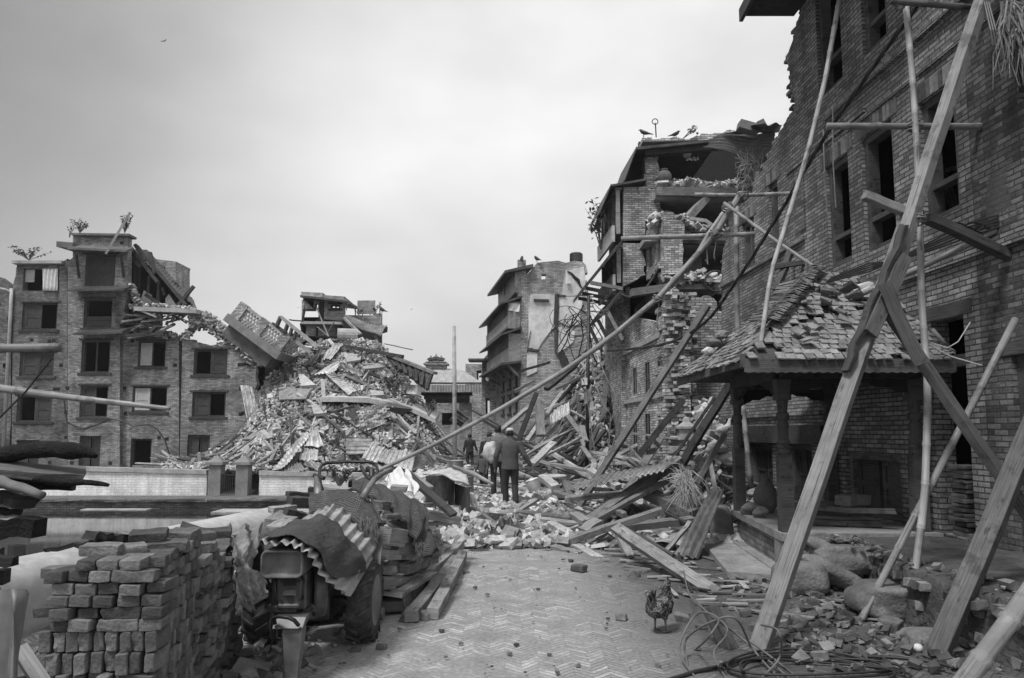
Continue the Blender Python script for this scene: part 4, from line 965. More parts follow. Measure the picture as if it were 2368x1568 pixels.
# pale buildings glimpsed through and beside the gate
m = MB(); p, q = g2(1430, 880, 62), g2(1640, 1090, 62); m.prism([(p.x, -.1), (q.x, -.1), (q.x, p.z), (p.x, p.z)], [[(p.x + 1, 2.2), (p.x + 2, 2.2), (p.x + 2, 3.2), (p.x + 1, 3.2)], [(p.x + 3.2, 1.5), (p.x + 4.4, 1.5), (p.x + 4.4, 3.1), (p.x + 3.2, 3.1)]], (0, 62, 0), (1, 0, 0), (0, 0, 1), (0, -1, 0), .3)
tag(m.build('brick_house', 'mid_brick'), 'pale brick house seen through the opening of the temple gate', 'house')
p, q = at(1076, 842, 58), at(1120, 1010, 58); m = MB(); m.prism([(p.x, 0), (q.x, 0), (q.x, p.z), (p.x, p.z)], [[(p.x + .9, p.z - 1.4), (p.x + 1.25, p.z - 1.4), (p.x + 1.25, p.z - .5), (p.x + .9, p.z - .5)]], (0, 58, 0), (1, 0, 0), (0, 0, 1), (0, -1, 0), 3)
tag(m.build('brick_house', 'mid_brick'), 'narrow pale house between the temple gate and the tall plastered ruin', 'house')
# ================================================================ tall ruin with plastered party wall (far right of the street)
def B(x, y): return (1040.4 + .3872 * x, 549.1 + .3872 * y)
def qb(x, y, Y): return at(*B(x, y), Y)
Y3 = 38.0
r3 = empty('ruined_house', qb(620, 1100, Y3), 'tall ruined house with pale plastered party wall and a black tank on its roof', 'house')
def uB(p, Y=Y3): q = at(*B(*p), Y); return (q.x, q.z)
out = rough([uB(p) for p in ((815, 430), (813, 170), (790, 145), (690, 152), (600, 143), (520, 152), (500, 172), (448, 232), (425, 235))], .35, .1) + [uB(p) for p in ((425, 330), (420, 1300), (960, 1300), (960, 600), (818, 600))]
m = MB(); m.prism(out, [[uB(p) for p in ((545, 250), (572, 250), (572, 220), (545, 220))], [uB(p) for p in ((752, 262), (770, 262), (768, 246), (752, 248))]], (0, Y3, 0), (1, 0, 0), (0, 0, 1), (0, -1, 0), .5); m.build('party_wall', 'far_brick', r3)
for pl in (((480, 342), (560, 338), (632, 345), (633, 525), (590, 570), (540, 640), (518, 682), (490, 660), (462, 662), (468, 560), (466, 440)), ((645, 352), (790, 352), (788, 400), (778, 520), (700, 528), (646, 500)),
           ((690, 200), (798, 175), (803, 338), (735, 350), (668, 350), (672, 290)), ((645, 535), (720, 545), (745, 560), (740, 620), (640, 690)), ((460, 680), (520, 690), (520, 800), (458, 830))):
    m = MB(); m.prism(rough([uB(p) for p in pl] + [uB(pl[0])], .5, .07)[:-1], [], (0, Y3 - .06, 0), (1, 0, 0), (0, 0, 1), (0, -1, 0), .055); m.build('plaster', 'plaster_stained', r3)
for (a, b_, w_) in (((500, 375), (590, 377), .2), ((638, 340), (630, 520), .22), ((632, 525), (642, 560), .35), ((630, 560), (632, 690), .15), ((460, 670), (530, 675), .12), ((640, 350), (690, 350), .1)):
    m = MB(); m.beam(qb(*a, Y3 - .08), qb(*b_, Y3 - .08), w_, .1); m.build('beam_stub', 'wood_dark', r3)
# cloth hanging; jagged split drawn as a near-black strip, its shade painted on
m = MB(); m.sheet(qb(690, 205, Y3 - .2), qb(700, 205, Y3 - .2), qb(722, 275, Y3 - .25), qb(683, 275, Y3 - .25), 8, 4, lambda u, v: .05 * math.sin(u * 8)); m.build('hanging_cloth', 'cloth_white', r3)
m = MB(); m.tube([qb(*p, Y3 - .1) for p in ((700, 202), (725, 215), (745, 240), (765, 255), (775, 285), (792, 305))], [.03, .05, .08, .09, .05, .02], 6); m.build('crack_shade_strip', 'interior', r3)
m = MB(); m.tube([qb(460, 690, Y3 - .1), qb(470, 610, Y3 - .1), qb(482, 560, Y3 - .1)], .02, 5); m.build('cable', 'cable', r3)
# roof tank
c = qb(753, 146, 39); m = MB(); rr = []; P = []
for i in range(9): P += [c + V((0, 0, .0 + i * .05)), c + V((0, 0, .02 + i * .05))]; rr += [.36, .345]
P += [c + V((0, 0, .47)), c + V((0, 0, .5))]; rr += [.3, .12]; m.tube(P, rr, 20); tag(m.build('water_tank', 'iron', smooth=True), 'black plastic water tank on top of the plastered ruin', 'tank')
# street front of the ruin with its wooden balconies; it recedes to the left
ca = qb(422, 800, Y3); fd = V((-1.35, 8, 0)).normalized(); Of = V((ca.x, Y3, 0)); fr3 = frame_of(Of, fd, (0, 0, 1), V((-fd.y, fd.x, 0)))
zt = at(*B(420, 330), Y3).z
def zB(y, Y=Y3): return at(*B(400, y), Y).z
m = MB(); m.prism([(0.02, 0), (9, 0), (9, zB(345)), (.02, zB(345))], [[(u, zB(y1)), (u + 1.0, zB(y1)), (u + 1.0, zB(y0)), (u, zB(y0))] for y0, y1 in ((930, 1040), (795, 880)) for u in (.9, 3.0, 5.4)], Of, fd, (0, 0, 1), V((-fd.y, fd.x, 0)), .4); m.build('street_wall', 'far_brick', r3)
m = MB(); m.prism([(.5, 0), (8.9, 0), (8.9, zB(350)), (.5, zB(350))], [], Of - V((-fd.y, fd.x, 0)) * 2.5, fd, (0, 0, 1), V((-fd.y, fd.x, 0)), .1); m.build('inner_wall', 'interior', r3)
for y0, y1 in ((930, 1040), (795, 880)):
    for u in (.9, 3.0, 5.4): window(r3, fr3, u, zB(y1), u + 1.0, zB(y0), 'shut', 'wood_dark', .05, .1)
OW = (at(*B(422, 600), Y3).x - at(*B(345, 600), Y3).x)
def balcony(y0, y1, yr, ow, mat_low, mat_front, L_=8.6):
    b_ = empty_part('balcony', r3)
    z0, z1 = zB(y1), zB(y0)
    m = MB(); m.hexa([fr3(.03, z0, .003), fr3(L_, z0, .003), fr3(L_, z0, ow), fr3(.03, z0, ow), fr3(.03, z0 + .12, .003), fr3(L_, z0 + .12, .003), fr3(L_, z0 + .12, ow), fr3(.03, z0 + .12, ow)]); fl = m.build('balcony', 'wood_grey', r3)
    hh = z0 + .12 + (z1 - z0) * .42
    m = MB()
    for a, c, n0, n1 in ((.03, L_, ow - .06, ow), (.03, .09, .003, ow - .063)): m.hexa([fr3(a, z0 + .121, n0), fr3(c, z0 + .121, n0), fr3(c, z0 + .121, n1), fr3(a, z0 + .121, n1), fr3(a, hh, n0), fr3(c, hh, n0), fr3(c, hh, n1), fr3(a, hh, n1)])
    m.build('parapet', mat_low, fl)
    m = MB(); m.hexa([fr3(.0, z0, .003), fr3(.028, z0, .003), fr3(.028, z0, ow), fr3(0, z0, ow), fr3(0, z1, .003), fr3(.028, z1, .003), fr3(.028, z1, ow), fr3(0, z1, ow)]); m.build('side_panel', mat_front, fl)
    k = 0
    while k * .62 < L_ - .2:
        m = MB(); u = .1 + k * .62; m.hexa([fr3(u, hh, ow - .09), fr3(u + .1, hh, ow - .09), fr3(u + .1, hh, ow - .01), fr3(u, hh, ow - .01), fr3(u, z1, ow - .09), fr3(u + .1, z1, ow - .09), fr3(u + .1, z1, ow - .01), fr3(u, z1, ow - .01)]); m.build('post', 'wood_mid', fl); k += 1
    m = MB(); e = .45; m.hexa([fr3(-.25, z1 + .25, -.05 + .003), fr3(L_ + .2, z1 + .25, .0), fr3(L_ + .2, z1 - .15, ow + e), fr3(-.25, z1 - .15, ow + e), fr3(-.25, z1 + .35, .003), fr3(L_ + .2, z1 + .35, .003), fr3(L_ + .2, z1 - .05, ow + e), fr3(-.25, z1 - .05, ow + e)]); m.build('awning', 'tin_dark', fl)
def empty_part(n, p): return None
balcony(392, 540, 0, OW, 'plaster_grey', 'wood_mid'); balcony(575, 745, 0, OW * .95, 'tin_grey', 'wood_debris')
m = MB(); m.corr(fr3(-.02, zB(545), 0.05), fr3(-.02, zB(545), OW), fr3(-.02, zB(385), OW), fr3(-.02, zB(385), .05), .25, .02, .03); m.build('panel', 'wood_mid', r3)
m = MB(); m.sheet(qb(347, 392, Y3 - .15), qb(416, 396, Y3 - .15), qb(414, 445, Y3 - .15), qb(349, 438, Y3 - .15), 10, 6, lambda u, v: .04 * math.sin(u * 9 + v * 3)); m.build('white_cloth', 'cloth_white', r3)
# top storey set back, struts below
m = MB(); m.hexa([fr3(.0, zB(330), -.2), fr3(6, zB(330), -.2), fr3(6, zB(330), .3), fr3(0, zB(330), .3), fr3(0, zB(190), -.2), fr3(6, zB(190), -.2), fr3(6, zB(190), .3), fr3(0, zB(190), .3)]); m.build('attic_wall', 'tin_grey', r3)
m = MB(); m.hexa([fr3(-.4, zB(185), -.6), fr3(6.4, zB(185), -.6), fr3(6.4, zB(225), .9), fr3(-.4, zB(225), .9), fr3(-.4, zB(165), -.6), fr3(6.4, zB(165), -.6), fr3(6.4, zB(210), .9), fr3(-.4, zB(210), .9)]); m.build('roof', 'tin_dark', r3)
m = MB(); m.box(fr3(.25, zB(245), -.1), (.45, .5, 2.0)); m.build('corner_pier', 'far_brick', r3)
for u in (.2, 2.2, 4.6, 7):
    m = MB(); m.beam(fr3(u, zB(745), OW + .1), fr3(u, zB(830), .05), .13, .13); m.build('strut', 'wood_mid', r3)
m = MB(); m.hexa([fr3(-.3, zB(752), .003), fr3(9, zB(752), .003), fr3(9, zB(765), OW + .4), fr3(-.3, zB(765), OW + .4), fr3(-.3, zB(738), .003), fr3(9, zB(738), .003), fr3(9, zB(752), OW + .4), fr3(-.3, zB(752), OW + .4)]); m.build('eave', 'tin_dark', r3)
# low neighbour left of it
m = MB(); pts = [uz(B(*p), 47) for p in ((188, 1500), (300, 1500), (300, 700), (225, 695), (190, 735))]; m.prism(pts, [[uz(B(*p), 47) for p in ((212, 1090), (236, 1090), (236, 960), (212, 960))]], (0, 47, 0), (1, 0, 0), (0, 0, 1), (0, -1, 0), 4)
tag(m.build('brick_house', 'mid_brick'), 'narrow brick house standing left of the wooden balconies of the plastered ruin', 'house')
m = MB(); m.box(qb(187, 735, 46.5), (1.6, 1.5, .12)); tag(m.build('roof_slab', 'concrete_dark'), 'small dark roof corner of the narrow house left of the balconies', 'roof')
r = empty('street_lamp', qb(290, 880, 44), 'street lamp arm sticking out left from the narrow brick house', 'street lamp'); m = MB(); m.tube([qb(300, 880, 44), qb(260, 860, 44), qb(232, 850, 44)], .04, 6); m.build('arm', 'iron', r); m = MB(); m.tube([qb(232, 850, 44), qb(214, 842, 44)], [.16, .1], 10); m.build('lamp_head', 'plaster', r)
m = MB(); m.tube([qb(326, 345, 41), qb(328, 225, 41)], .03, 5); m.tube([qb(318, 232, 41), qb(334, 230, 41)], .02, 4); tag(m.build('antenna', 'iron'), 'thin aerial on the roof of the plastered ruin', 'antenna')

# ================================================================ half collapsed house, middle right
def C(x, y): return (1329.4 + .3133 * x, 260.1 + .3133 * y)
def qc(x, y, Y): return at(*C(x, y), Y)
Ya = 21.5
X2 = at(1439, 700, Ya).x - KS * Ya            # its street line
r2 = empty('collapsed_house', V((X2 + 2, Ya, 0)), 'half collapsed five storey house with open floors, deep eaves and a dark tin roof', 'house')
def uC(p, Y=Ya): q = qc(p[0], p[1], Y); return (q.x, q.z)
def pc(name, mat, pts, Y, th=.3, rg=(), holes=(), root=r2):
    P = [uC(p, Y) for p in pts]; o_ = []
    for i in range(len(P)):
        if i in rg: o_ += rough([P[i], P[(i + 1) % len(P)]], .12, .07)[:-1]
        else: o_.append(P[i])
    m = MB(); m.prism(o_, [[uC(p, Y) for p in h] for h in holes], (0, Y, 0), (1, 0, 0), (0, 0, 1), (0, -1, 0), th); return m.build(name, mat, root)
pc('side_wall', 'mid_brick', [(358, 552), (520, 548), (600, 560), (608, 640), (640, 745), (520, 800), (515, 905), (355, 918)], Ya, .35, (1, 2, 3, 4))
pc('pier', 'mid_brick', [(515, 300), (605, 285), (612, 380), (595, 540), (608, 556), (530, 556), (518, 420)], Ya + .2, .5, (1, 2, 5))
pc('side_wall', 'mid_brick', [(354, 962), (515, 968), (520, 1200), (460, 1232), (352, 1285)], Ya, .35, (1, 2))
pc('side_wall', 'mid_brick', [(645, 800), (700, 775), (790, 800), (795, 1060), (785, 1190), (655, 1195), (620, 1250), (615, 1120), (655, 1060)], Ya - 1.6, .4, (0, 1, 2, 3, 4, 5, 6))
# receding cross wall with narrow windows
m = MB(); a = qc(517, 820, Ya + .1); b_ = qc(655, 830, Ya - 1.5); ud = (V((b_.x, b_.y, 0)) - V((a.x, a.y, 0))); Lu = ud.length; ud.normalize(); nd = V((ud.y, -ud.x, 0)); Oa = V((a.x, a.y, 0)); z = lambda y, Y=Ya - .6: qc(590, y, Y).z
wn = [[(Lu * t0, z(1130)), (Lu * t1, z(1130)), (Lu * t1, z(960)), (Lu * t0, z(960))] for t0, t1 in ((.14, .34), (.6, .8))]
m.prism(rough([(0, z(1210)), (Lu, z(1130)), (Lu, z(800)), (0, z(830))], .12, .05), wn, Oa, ud, (0, 0, 1), nd, .3); m.build('cross_wall', 'mid_brick', r2)
frc = frame_of(Oa, ud, (0, 0, 1), nd)
for h in wn: window(r2, frc, h[0][0], h[0][1], h[1][0], h[2][1], 'open', 'wood_mid', .03, .05, sill=False)
# street-side storeys (timber window bands), each a receding strip at the street line
fr2 = frame_of((0, 0, 0), V((KS, 1, 0)), (0, 0, 1), V((-1, KS, 0)))
def strip(name, mat, X0, ya, yb, z0, z1, th=.25, root=r2):
    m = MB(); dn = V((1, 0, 0)) * th
    a, b_ = V((X0 + KS * ya, ya, 0)), V((X0 + KS * yb, yb, 0)); m.hexa([a + V((0, 0, z0)), b_ + V((0, 0, z0)), b_ + V((0, 0, z0)) + dn, a + V((0, 0, z0)) + dn, a + V((0, 0, z1)), b_ + V((0, 0, z1)), b_ + V((0, 0, z1)) + dn, a + V((0, 0, z1)) + dn]); return m.build(name, mat, root)
zc = lambda y: qc(360, y, Ya).z
for k, (yt, yb_, xo) in enumerate(((560, 900, 0), (985, 1260, 0))):
    X0 = X2 - .18
    strip('parapet', 'plaster_grey', X0 - .12, Ya - .1, 24, zc(yb_ + 60), zc(yb_ - 60), .08)
    strip('beam', 'wood_mid', X0, Ya - .05, 24, zc(yt + 12), zc(yt), .2)
    for j in range(5):
        y_ = Ya + .02 + j * .62; m = MB(); m.box((X0 + KS * y_ + .08, y_, (zc(yt + 14) + zc(yb_)) / 2), (.12, .12, zc(yt + 14) - zc(yb_) - .02)); m.build('post', 'wood_mid', r2)
    strip('inner_screen', 'wood_dark', X0 + .3, Ya + .36, 24.2, zc(yb_ + 50), zc(yt), .06)
strip('street_wall', 'mid_brick', X2, Ya + .36, 24.4, 0, zc(1270), .3)
def eave(name, tipL, innR, Y0, Y1, th, mat='tin_dark', struts=0, drop=0):
    p = qc(*tipL, Y0); q = qc(*innR, Y0); sh = KS * (Y1 - Y0); d = V((0, 0, th)); s_ = V((sh, Y1 - Y0, drop))
    m = MB(); m.hexa([p, q, q + s_, p + s_, p + d, q + d, q + s_ + d, p + s_ + d]); e = m.build(name, mat, r2)
    for i in range(struts):
        t = i / max(1, struts - 1); a = p.lerp(p + s_, t * .9) + (q - p) * .12 - V((0, 0, .02)); b_ = V((q.x, q.y + (Y1 - Y0) * t * .9, q.z)) + V((sh * t, 0, -1.35)); m = MB(); m.beam(a, b_, .1, .1); m.build('strut', 'wood_mid', r2)
    return e
eave('roof', (372, 492), (456, 262), Ya - .3, 23.6, .07); eave('roof', (197, 712), (268, 540), Ya - .2, 23.8, .07); 
eave('eave', (82, 1290), (345, 968), Ya - .3, 24, .12, 'wood_dark', 4); eave('eave', (225, 1485), (345, 1330), Ya - 1, 24, .09, 'wood_dark', 3)
def slab2(name, mat, a, b_, Y0, Y1, th, rz=0):
    p = qc(*a, Y0); q = qc(*b_, Y0); d = V((0, 0, -th)); s_ = V((0, Y1 - Y0, rz)); m = MB(); m.hexa([p + d, q + d, q + s_ + d, p + s_ + d, p, q, q + s_, p + s_]); return m.build(name, mat, r2)
slab2('roof', 'tin_dark', (455, 255), (1062, 192), Ya - .3, 26.5, .08); slab2('roof', 'tin_dark', (262, 532), (528, 486), Ya - .25, 26, .06)
slab2('beam', 'wood_dark', (520, 262), (1060, 212), Ya - .1, Ya + .1, .22)
m = MB(); m.corr(qc(940, 262, Ya - 1.2), qc(1062, 170, Ya - .6), qc(1480, 150, 17.0), qc(1440, 345, 16.8), .16, .02, .05, .02); m.build('roof_sheet', 'tin_dark', r2)
m = MB(); m.corr(qc(1385, 82, 15.2), qc(1530, 92, 15.2), qc(1500, 150, 17), qc(1080, 162, 20), .2, .02, .03); m.build('roof_sheet', 'tin_dark', r2)
for a, b_ in (((1205, 95), (1350, 135)), ((1345, 112), (1390, 90))): m = MB(); m.beam(qc(*a, 16.5), qc(*b_, 16.5), .28, .2); m.build('roof_beam', 'wood_grey', r2)
pc('roof_parapet', 'mid_brick', [(498, 215), (1010, 205), (1300, 145), (1300, 130), (1120, 132), (990, 160), (870, 185), (700, 190), (498, 182)], Ya + .3, 1.2, (2, 3, 4, 5, 6, 7))
# open rooms: dark back walls, floors
def room(y0, y1, x0, x1, back, mats='interior'):
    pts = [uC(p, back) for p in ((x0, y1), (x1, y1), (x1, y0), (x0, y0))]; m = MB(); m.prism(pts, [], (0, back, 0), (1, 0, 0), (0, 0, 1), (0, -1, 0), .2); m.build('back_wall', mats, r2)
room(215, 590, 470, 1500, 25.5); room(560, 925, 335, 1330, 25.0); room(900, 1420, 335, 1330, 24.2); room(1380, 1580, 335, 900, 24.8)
pc('inner_wall', 'plaster_grey', [(800, 1000), (800, 975), (935, 978), (935, 1240), (860, 1240), (800, 1190)], 22.5, .15)
pc('inner_wall', 'concrete_dark', [(940, 950), (1095, 950), (1095, 1240), (900, 1240), (940, 1130)], 22.6, .15)
m = MB(); p = uC((1335, 900), 21); m.prism([(20.2, 0), (27, 0), (27, 10), (20.2, 10)], [], V((qc(1335, 900, 21).x + .4, 0, 0)), (0, 1, 0), (0, 0, 1), (-1, 0, 0), .2); m.build('party_wall', 'near_brick_old', r2)
slab2('floor', 'concrete', (600, 562), (1245, 575), Ya - .5, 25.4, .22); slab2('beam', 'wood_grey', (600, 548), (1240, 556), Ya - .7, Ya - .5, .25)
slab2('floor', 'concrete', (515, 910), (1330, 925), Ya - .9, 25, .16); slab2('beam', 'wood_dark', (795, 940), (1110, 945), Ya - 1.0, Ya - .8, .1)
slab2('floor', 'concrete', (620, 1262), (1090, 1262), Ya - 1.6, 24, .16); slab2('beam', 'wood_grey', (415, 1300), (705, 1258), Ya - 2.2, Ya - 1.9, .2)
m = MB(); m.beam(qc(965, 632, Ya - .5), qc(795, 820, Ya - .9), .22, .2); m.build('fallen_beam', 'wood_mid', r2)
m = MB(); m.beam(qc(660, 760, Ya - 1), qc(955, 800, Ya - 1), .1, .1); m.build('fallen_beam', 'wood_pale', r2)
m = MB(); m.beam(qc(955, 795, Ya - 1), qc(1010, 835, Ya - 1), .09, .09); m.build('fallen_beam', 'wood_pale', r2)
# thin sagging tin eave at lower left
m = MB(); 
def sg(u, v): return V((0, 0, -.35 * math.sin(math.pi * v) + .02 * math.sin(u * 50)))
m.sheet(qc(345, 1350, Ya - 2), qc(345, 1350, 25), qc(615, 1150, 25), qc(615, 1155, Ya - 2.2), 30, 10, sg, .03); m.build('eave', 'tin_dark', r2)
# rubble lying on floors and ledges
def ledge(name, mat, pts, Y0, Y1, n, k=1.2, root=None, label=''):
    m = MB()
    for _ in range(n):
        i = int(rnd() * (len(pts) - 1)); t = rnd(); x = pts[i][0] + (pts[i + 1][0] - pts[i][0]) * t; y = pts[i][1] + (pts[i + 1][1] - pts[i][1]) * t
        p = qc(x, y, ru(Y0, Y1)); p.z += ru(-.04, .14); m.box(p, brk(k), Euler((ru(-.8, .8), ru(-.8, .8), ru(0, 6))).to_matrix(), .015)
    return tag(m.build(name, mat), label, 'brick rubble', kind='stuff')
ledge('brick_rubble', 'loose_brick', [(600, 545), (800, 540), (1000, 555), (1240, 545)], Ya - .5, 22.5, 260, 1.2, label='broken brick lying on the open top floor of the collapsed house')
ledge('brick_rubble', 'loose_brick', [(560, 820), (660, 775), (790, 800), (860, 860), (960, 880), (1120, 880)], Ya - 1.4, 22, 320, 1.2, label='broken brick lying on the second open floor of the collapsed house')
ledge('brick_rubble', 'loose_brick', [(640, 1250), (800, 1260), (900, 1220), (1080, 1270), (1060, 1320)], Ya - 1.8, 21, 380, 1.3, label='broken brick lying on the lowest open floor of the collapsed house')
for i in range(4): pass
m = MB(); m.tube([qc(1035, 1245, 19.5) + V((.28 * math.cos(t * .4), 0, .28 * math.sin(t * .4))) for t in range(16)], .03, 6); tag(m.build('wire_loop', 'cable'), 'loop of black hose on the lowest open floor of the collapsed house', 'hose')
# clay water jar on the top floor
def lathe(m, c, prof, n=18): m.tube([V(c) + V((0, 0, z)) for z, r_ in prof], [r_ for z, r_ in prof], n)
m = MB(); c = qc(660, 525, Ya - .4); lathe(m, c, [(z * .36, r_ * .36) for z, r_ in [(0, .2), (.12, .42), (.4, .58), (.7, .58), (.95, .42), (1.08, .22), (1.12, .3), (1.2, .3)]]); tag(m.build('water_jar', 'concrete_dark', smooth=True), 'big round clay jar on the open top floor beside the brick pier', 'jar')
m = MB(); c = qc(825, 330, 22); lathe(m, c, [(0, .1), (.1, .14), (.25, .1), (.35, .06)]); tag(m.build('bottle', 'plastic', smooth=True), 'small white can on the ledge under the dark tin roof', 'bottle')
m = MB(); m.corr(qc(820, 330, 22.0), qc(912, 330, 22.0), qc(912, 356, 21.8), qc(820, 352, 21.8), .12, .02, .01); tag(m.build('tin_strip', 'plastic'), 'short bright scalloped sheet under the dark tin roof', 'metal sheet')
plant('roof_plant', qc(190, 1010, 23), 1.6, 'weeds growing on the left ledge of the collapsed house', 60, .6, ls=.1)
plant('roof_plant', qc(800, 190, 21.6), .5, 'dry weeds on the roof edge of the collapsed house', 30, .5, 'w', 'straw', ls=.06) if False else plant('roof_plant', qc(800, 190, 21.6), .5, 'dry weeds on the roof edge of the collapsed house', 30, .5, leafmat='straw', ls=.06)
m = MB(); m.tube([qc(598, 183, 22), qc(592, 78, 22)], .02, 6); c = qc(590, 68, 22); m.tube([c + V((.09 * math.cos(t * .53), 0, .09 * math.sin(t * .53))) for t in range(13)], .015, 5); tag(m.build('iron_rod', 'iron'), 'iron rod with a ring on top of the collapsed house roof', 'rod')
# straw and thatch stuffed behind roof
m = MB()
for _ in range(260):
    p = qc(ru(1240, 1380), ru(350, 560), ru(16.6, 17.4)); d = V((ru(-.5, .5), ru(-.2, .2), ru(-.9, .9))) * .5; m.tube([p, p + d * .6 + V((ru(-.1, .1), 0, .05)), p + d], [.01, .01, .004], 3)
tag(m.build('twig_heap', 'wood_grey'), 'dark twigs and straw stuffed under the tin roof beside the near house', 'twigs', kind='stuff')
m = MB(); m.prism([uC(p, 17.6) for p in ((1220, 560), (1450, 560), (1450, 340), (1225, 350))], [], (0, 17.6, 0), (1, 0, 0), (0, 0, 1), (0, -1, 0), .2); m.build('back_wall', 'interior', r2)

# ---- lower storeys of the next house in front (street wall with doors and windows)
XB = at(1581, 900, 15.8).x - KS * 15.8
def D(x, y): return (x, y)
rh = empty('street_house', V((XB, 19, 0)), 'low brick street house with a row of narrow windows, its near corner torn open', 'house')
def fz(px, py, X0): q = fac(px, py, X0); return (q.y, q.z)
def wall_poly(root, name, X0, outer, wins, mat, th=.35, rg=(), wmat='wood_dark', styles=None, inset=.1, fw=.06, step=.15, amp=.07):
    P = [fz(*p, X0) for p in outer]; o_ = []
    for i in range(len(P)):
        if i in rg: o_ += rough([P[i], P[(i + 1) % len(P)]], step, amp)[:-1]
        else: o_.append(P[i])
    hs = []
    for (xa, ya, xb, yb) in wins:
        a = fz(xa, ya, X0); c = fz(xb, yb, X0); y0, y1 = min(a[0], c[0]), max(a[0], c[0]); z0, z1 = min(a[1], c[1]), max(a[1], c[1]); hs.append((y0, z0, y1, z1))
    ud = V((KS, 1, 0)); k = ud.length; nn = V((-1, KS, 0)).normalized(); O = V((X0, 0, 0))
    m = MB(); m.prism([(u * k, z) for u, z in o_], [[(a * k, b_), (c * k, b_), (c * k, d), (a * k, d)] for a, b_, c, d in hs], O, ud, (0, 0, 1), nn, th); w_ = m.build(name, mat, root)
    fr = frame_of(O, ud, (0, 0, 1), nn)
    for i, (a, b_, c, d) in enumerate(hs):
        st = styles[i] if styles else 'shut'
        if st == 'void': continue
        window(root, fr, a * k, b_, c * k, d, st, wmat, inset, fw, sill=False, shutter='wood_dark', name='door' if st in ('door', 'dopen') else 'window')
    return fr, k
frh, kh = wall_poly(rh, 'street_wall', XB, [(1581, 1105), (1581, 760), (1520, 745), (1470, 735), (1403, 760), (1403, 1060)],
    [(1436, 858, 1446, 915), (1462, 850, 1473, 912), (1490, 838, 1503, 912), (1416, 868, 1424, 922), (1436, 960, 1446, 1040), (1462, 958, 1474, 1052), (1490, 955, 1505, 1062), (1418, 960, 1426, 1035), (1520, 948, 1540, 1075), (1518, 832, 1535, 905)], 'mid_brick', .14, (0, 1), 'wood_mid', inset=.0, fw=.035)
m = MB(); m.prism([(15.9, 0), (26, 0), (26, 5.2), (15.9, 5.2)], [], V((XB + 2.2, 0, 0)), (KS, 1, 0), (0, 0, 1), (-1, 0, 0), .2); m.build('inner_wall', 'interior', rh)
strip('ledge', 'concrete', XB - .08, 15.8, 26, fz(1500, 795, XB)[1], fz(1500, 795, XB)[1] + .12, .08, rh); strip('ledge', 'concrete', XB - .06, 15.8, 26, fz(1500, 925, XB)[1], fz(1500, 925, XB)[1] + .1, .06, rh)
# torn end wall facing the camera: ragged brick piers
def pier(name, pts, Y, th, mat='mid_brick', root=rh, step=.1, amp=.09):
    P = [uz(p, Y) for p in pts]; m = MB(); m.prism(rough(P + [P[0]], step, amp)[:-1], [], (0, Y, 0), (1, 0, 0), (0, 0, 1), (0, -1, 0), th); m.build(name, mat, root)
pier('end_wall', [(1527, 1110), (1587, 1110), (1590, 675), (1560, 662), (1530, 680)], 16.2, .4); pier('end_wall', [(1592, 1110), (1680, 1110), (1680, 740), (1650, 690), (1592, 680)], 16.6, .35)
m = MB()                                                     # toothed brick ends of the torn wall
for px0, yy in ((1563, 15.9), (1590, 16.0)):
    for i in range(58):
        z = .2 + i * .078; 
        for j in range(3):
            if rnd() < .75: p = at(px0, 900, yy); m.box((p.x + (j - 1) * .12 + ru(-.05, .05), yy + ru(-.12, .15), z), (.2 * ru(.5, 1.1), .16, .065), Matrix.Rotation(ru(-.25, .25), 3, 'Z'), .008)
m.build('torn_brick_edge', 'loose_brick', rh)
# utility pole with insulators
r = empty('utility_pole', V((at(1360, 1000, 19).x, 19, 0)), 'slim dark utility pole with insulators and tangled wires before the right heap', 'utility pole')
m = MB(); m.tube([V((at(1355, 1000, 19).x, 19, .2)), at(1361, 684, 19)], [.055, .045], 10); m.build('pole', 'iron', r, smooth=True)
for x, y in ((835, 352), (843, 392), (838, 412), (848, 440), (818, 440)):
    m = MB(); c = qb(x + 6, y, 19); m.tube([c - V((.09, 0, 0)), c + V((.06, 0, 0))], [.02, .035], 8); m.build('insulator', 'plaster_grey', r)
m = MB(); m.box(qb(802, 860, 18.9), (.14, .1, .18)); m.build('meter_box', 'plaster', r)
# tangle of wires on the heap
m = MB()
for k in range(10):
    c = qb(ru(715, 800), ru(470, 620), ru(18.6, 20.4)); a = ru(.25, .6); b0 = ru(0, 6); e = Euler((ru(-1, 1), ru(-.6, .6), ru(-1, 1))).to_matrix()
    m.tube([c + e @ V((a * math.cos(b0 + t * .4) * (1 + .1 * t / 6), 0, a * .7 * math.sin(b0 + t * .4))) for t in range(int(ru(8, 20)))], ru(.006, .013), 5)
for a, b_ in (((800, 400), (640, 660)), ((740, 460), (650, 700)), ((780, 480), (760, 740)), ((835, 470), (905, 740)), ((830, 540), (880, 760)), ((760, 500), (700, 560))):
    p, q = qb(*a, 19.4), qb(*b_, 19.8); m.tube([p, p.lerp(q, .5) + V((ru(-.2, .2), 0, ru(-.3, .1))), q], .018, 5)
tag(m.build('wire_tangle', 'cable'), 'tangled loops of black wire over the crest of the right heap', 'wires', kind='stuff')
m = MB()
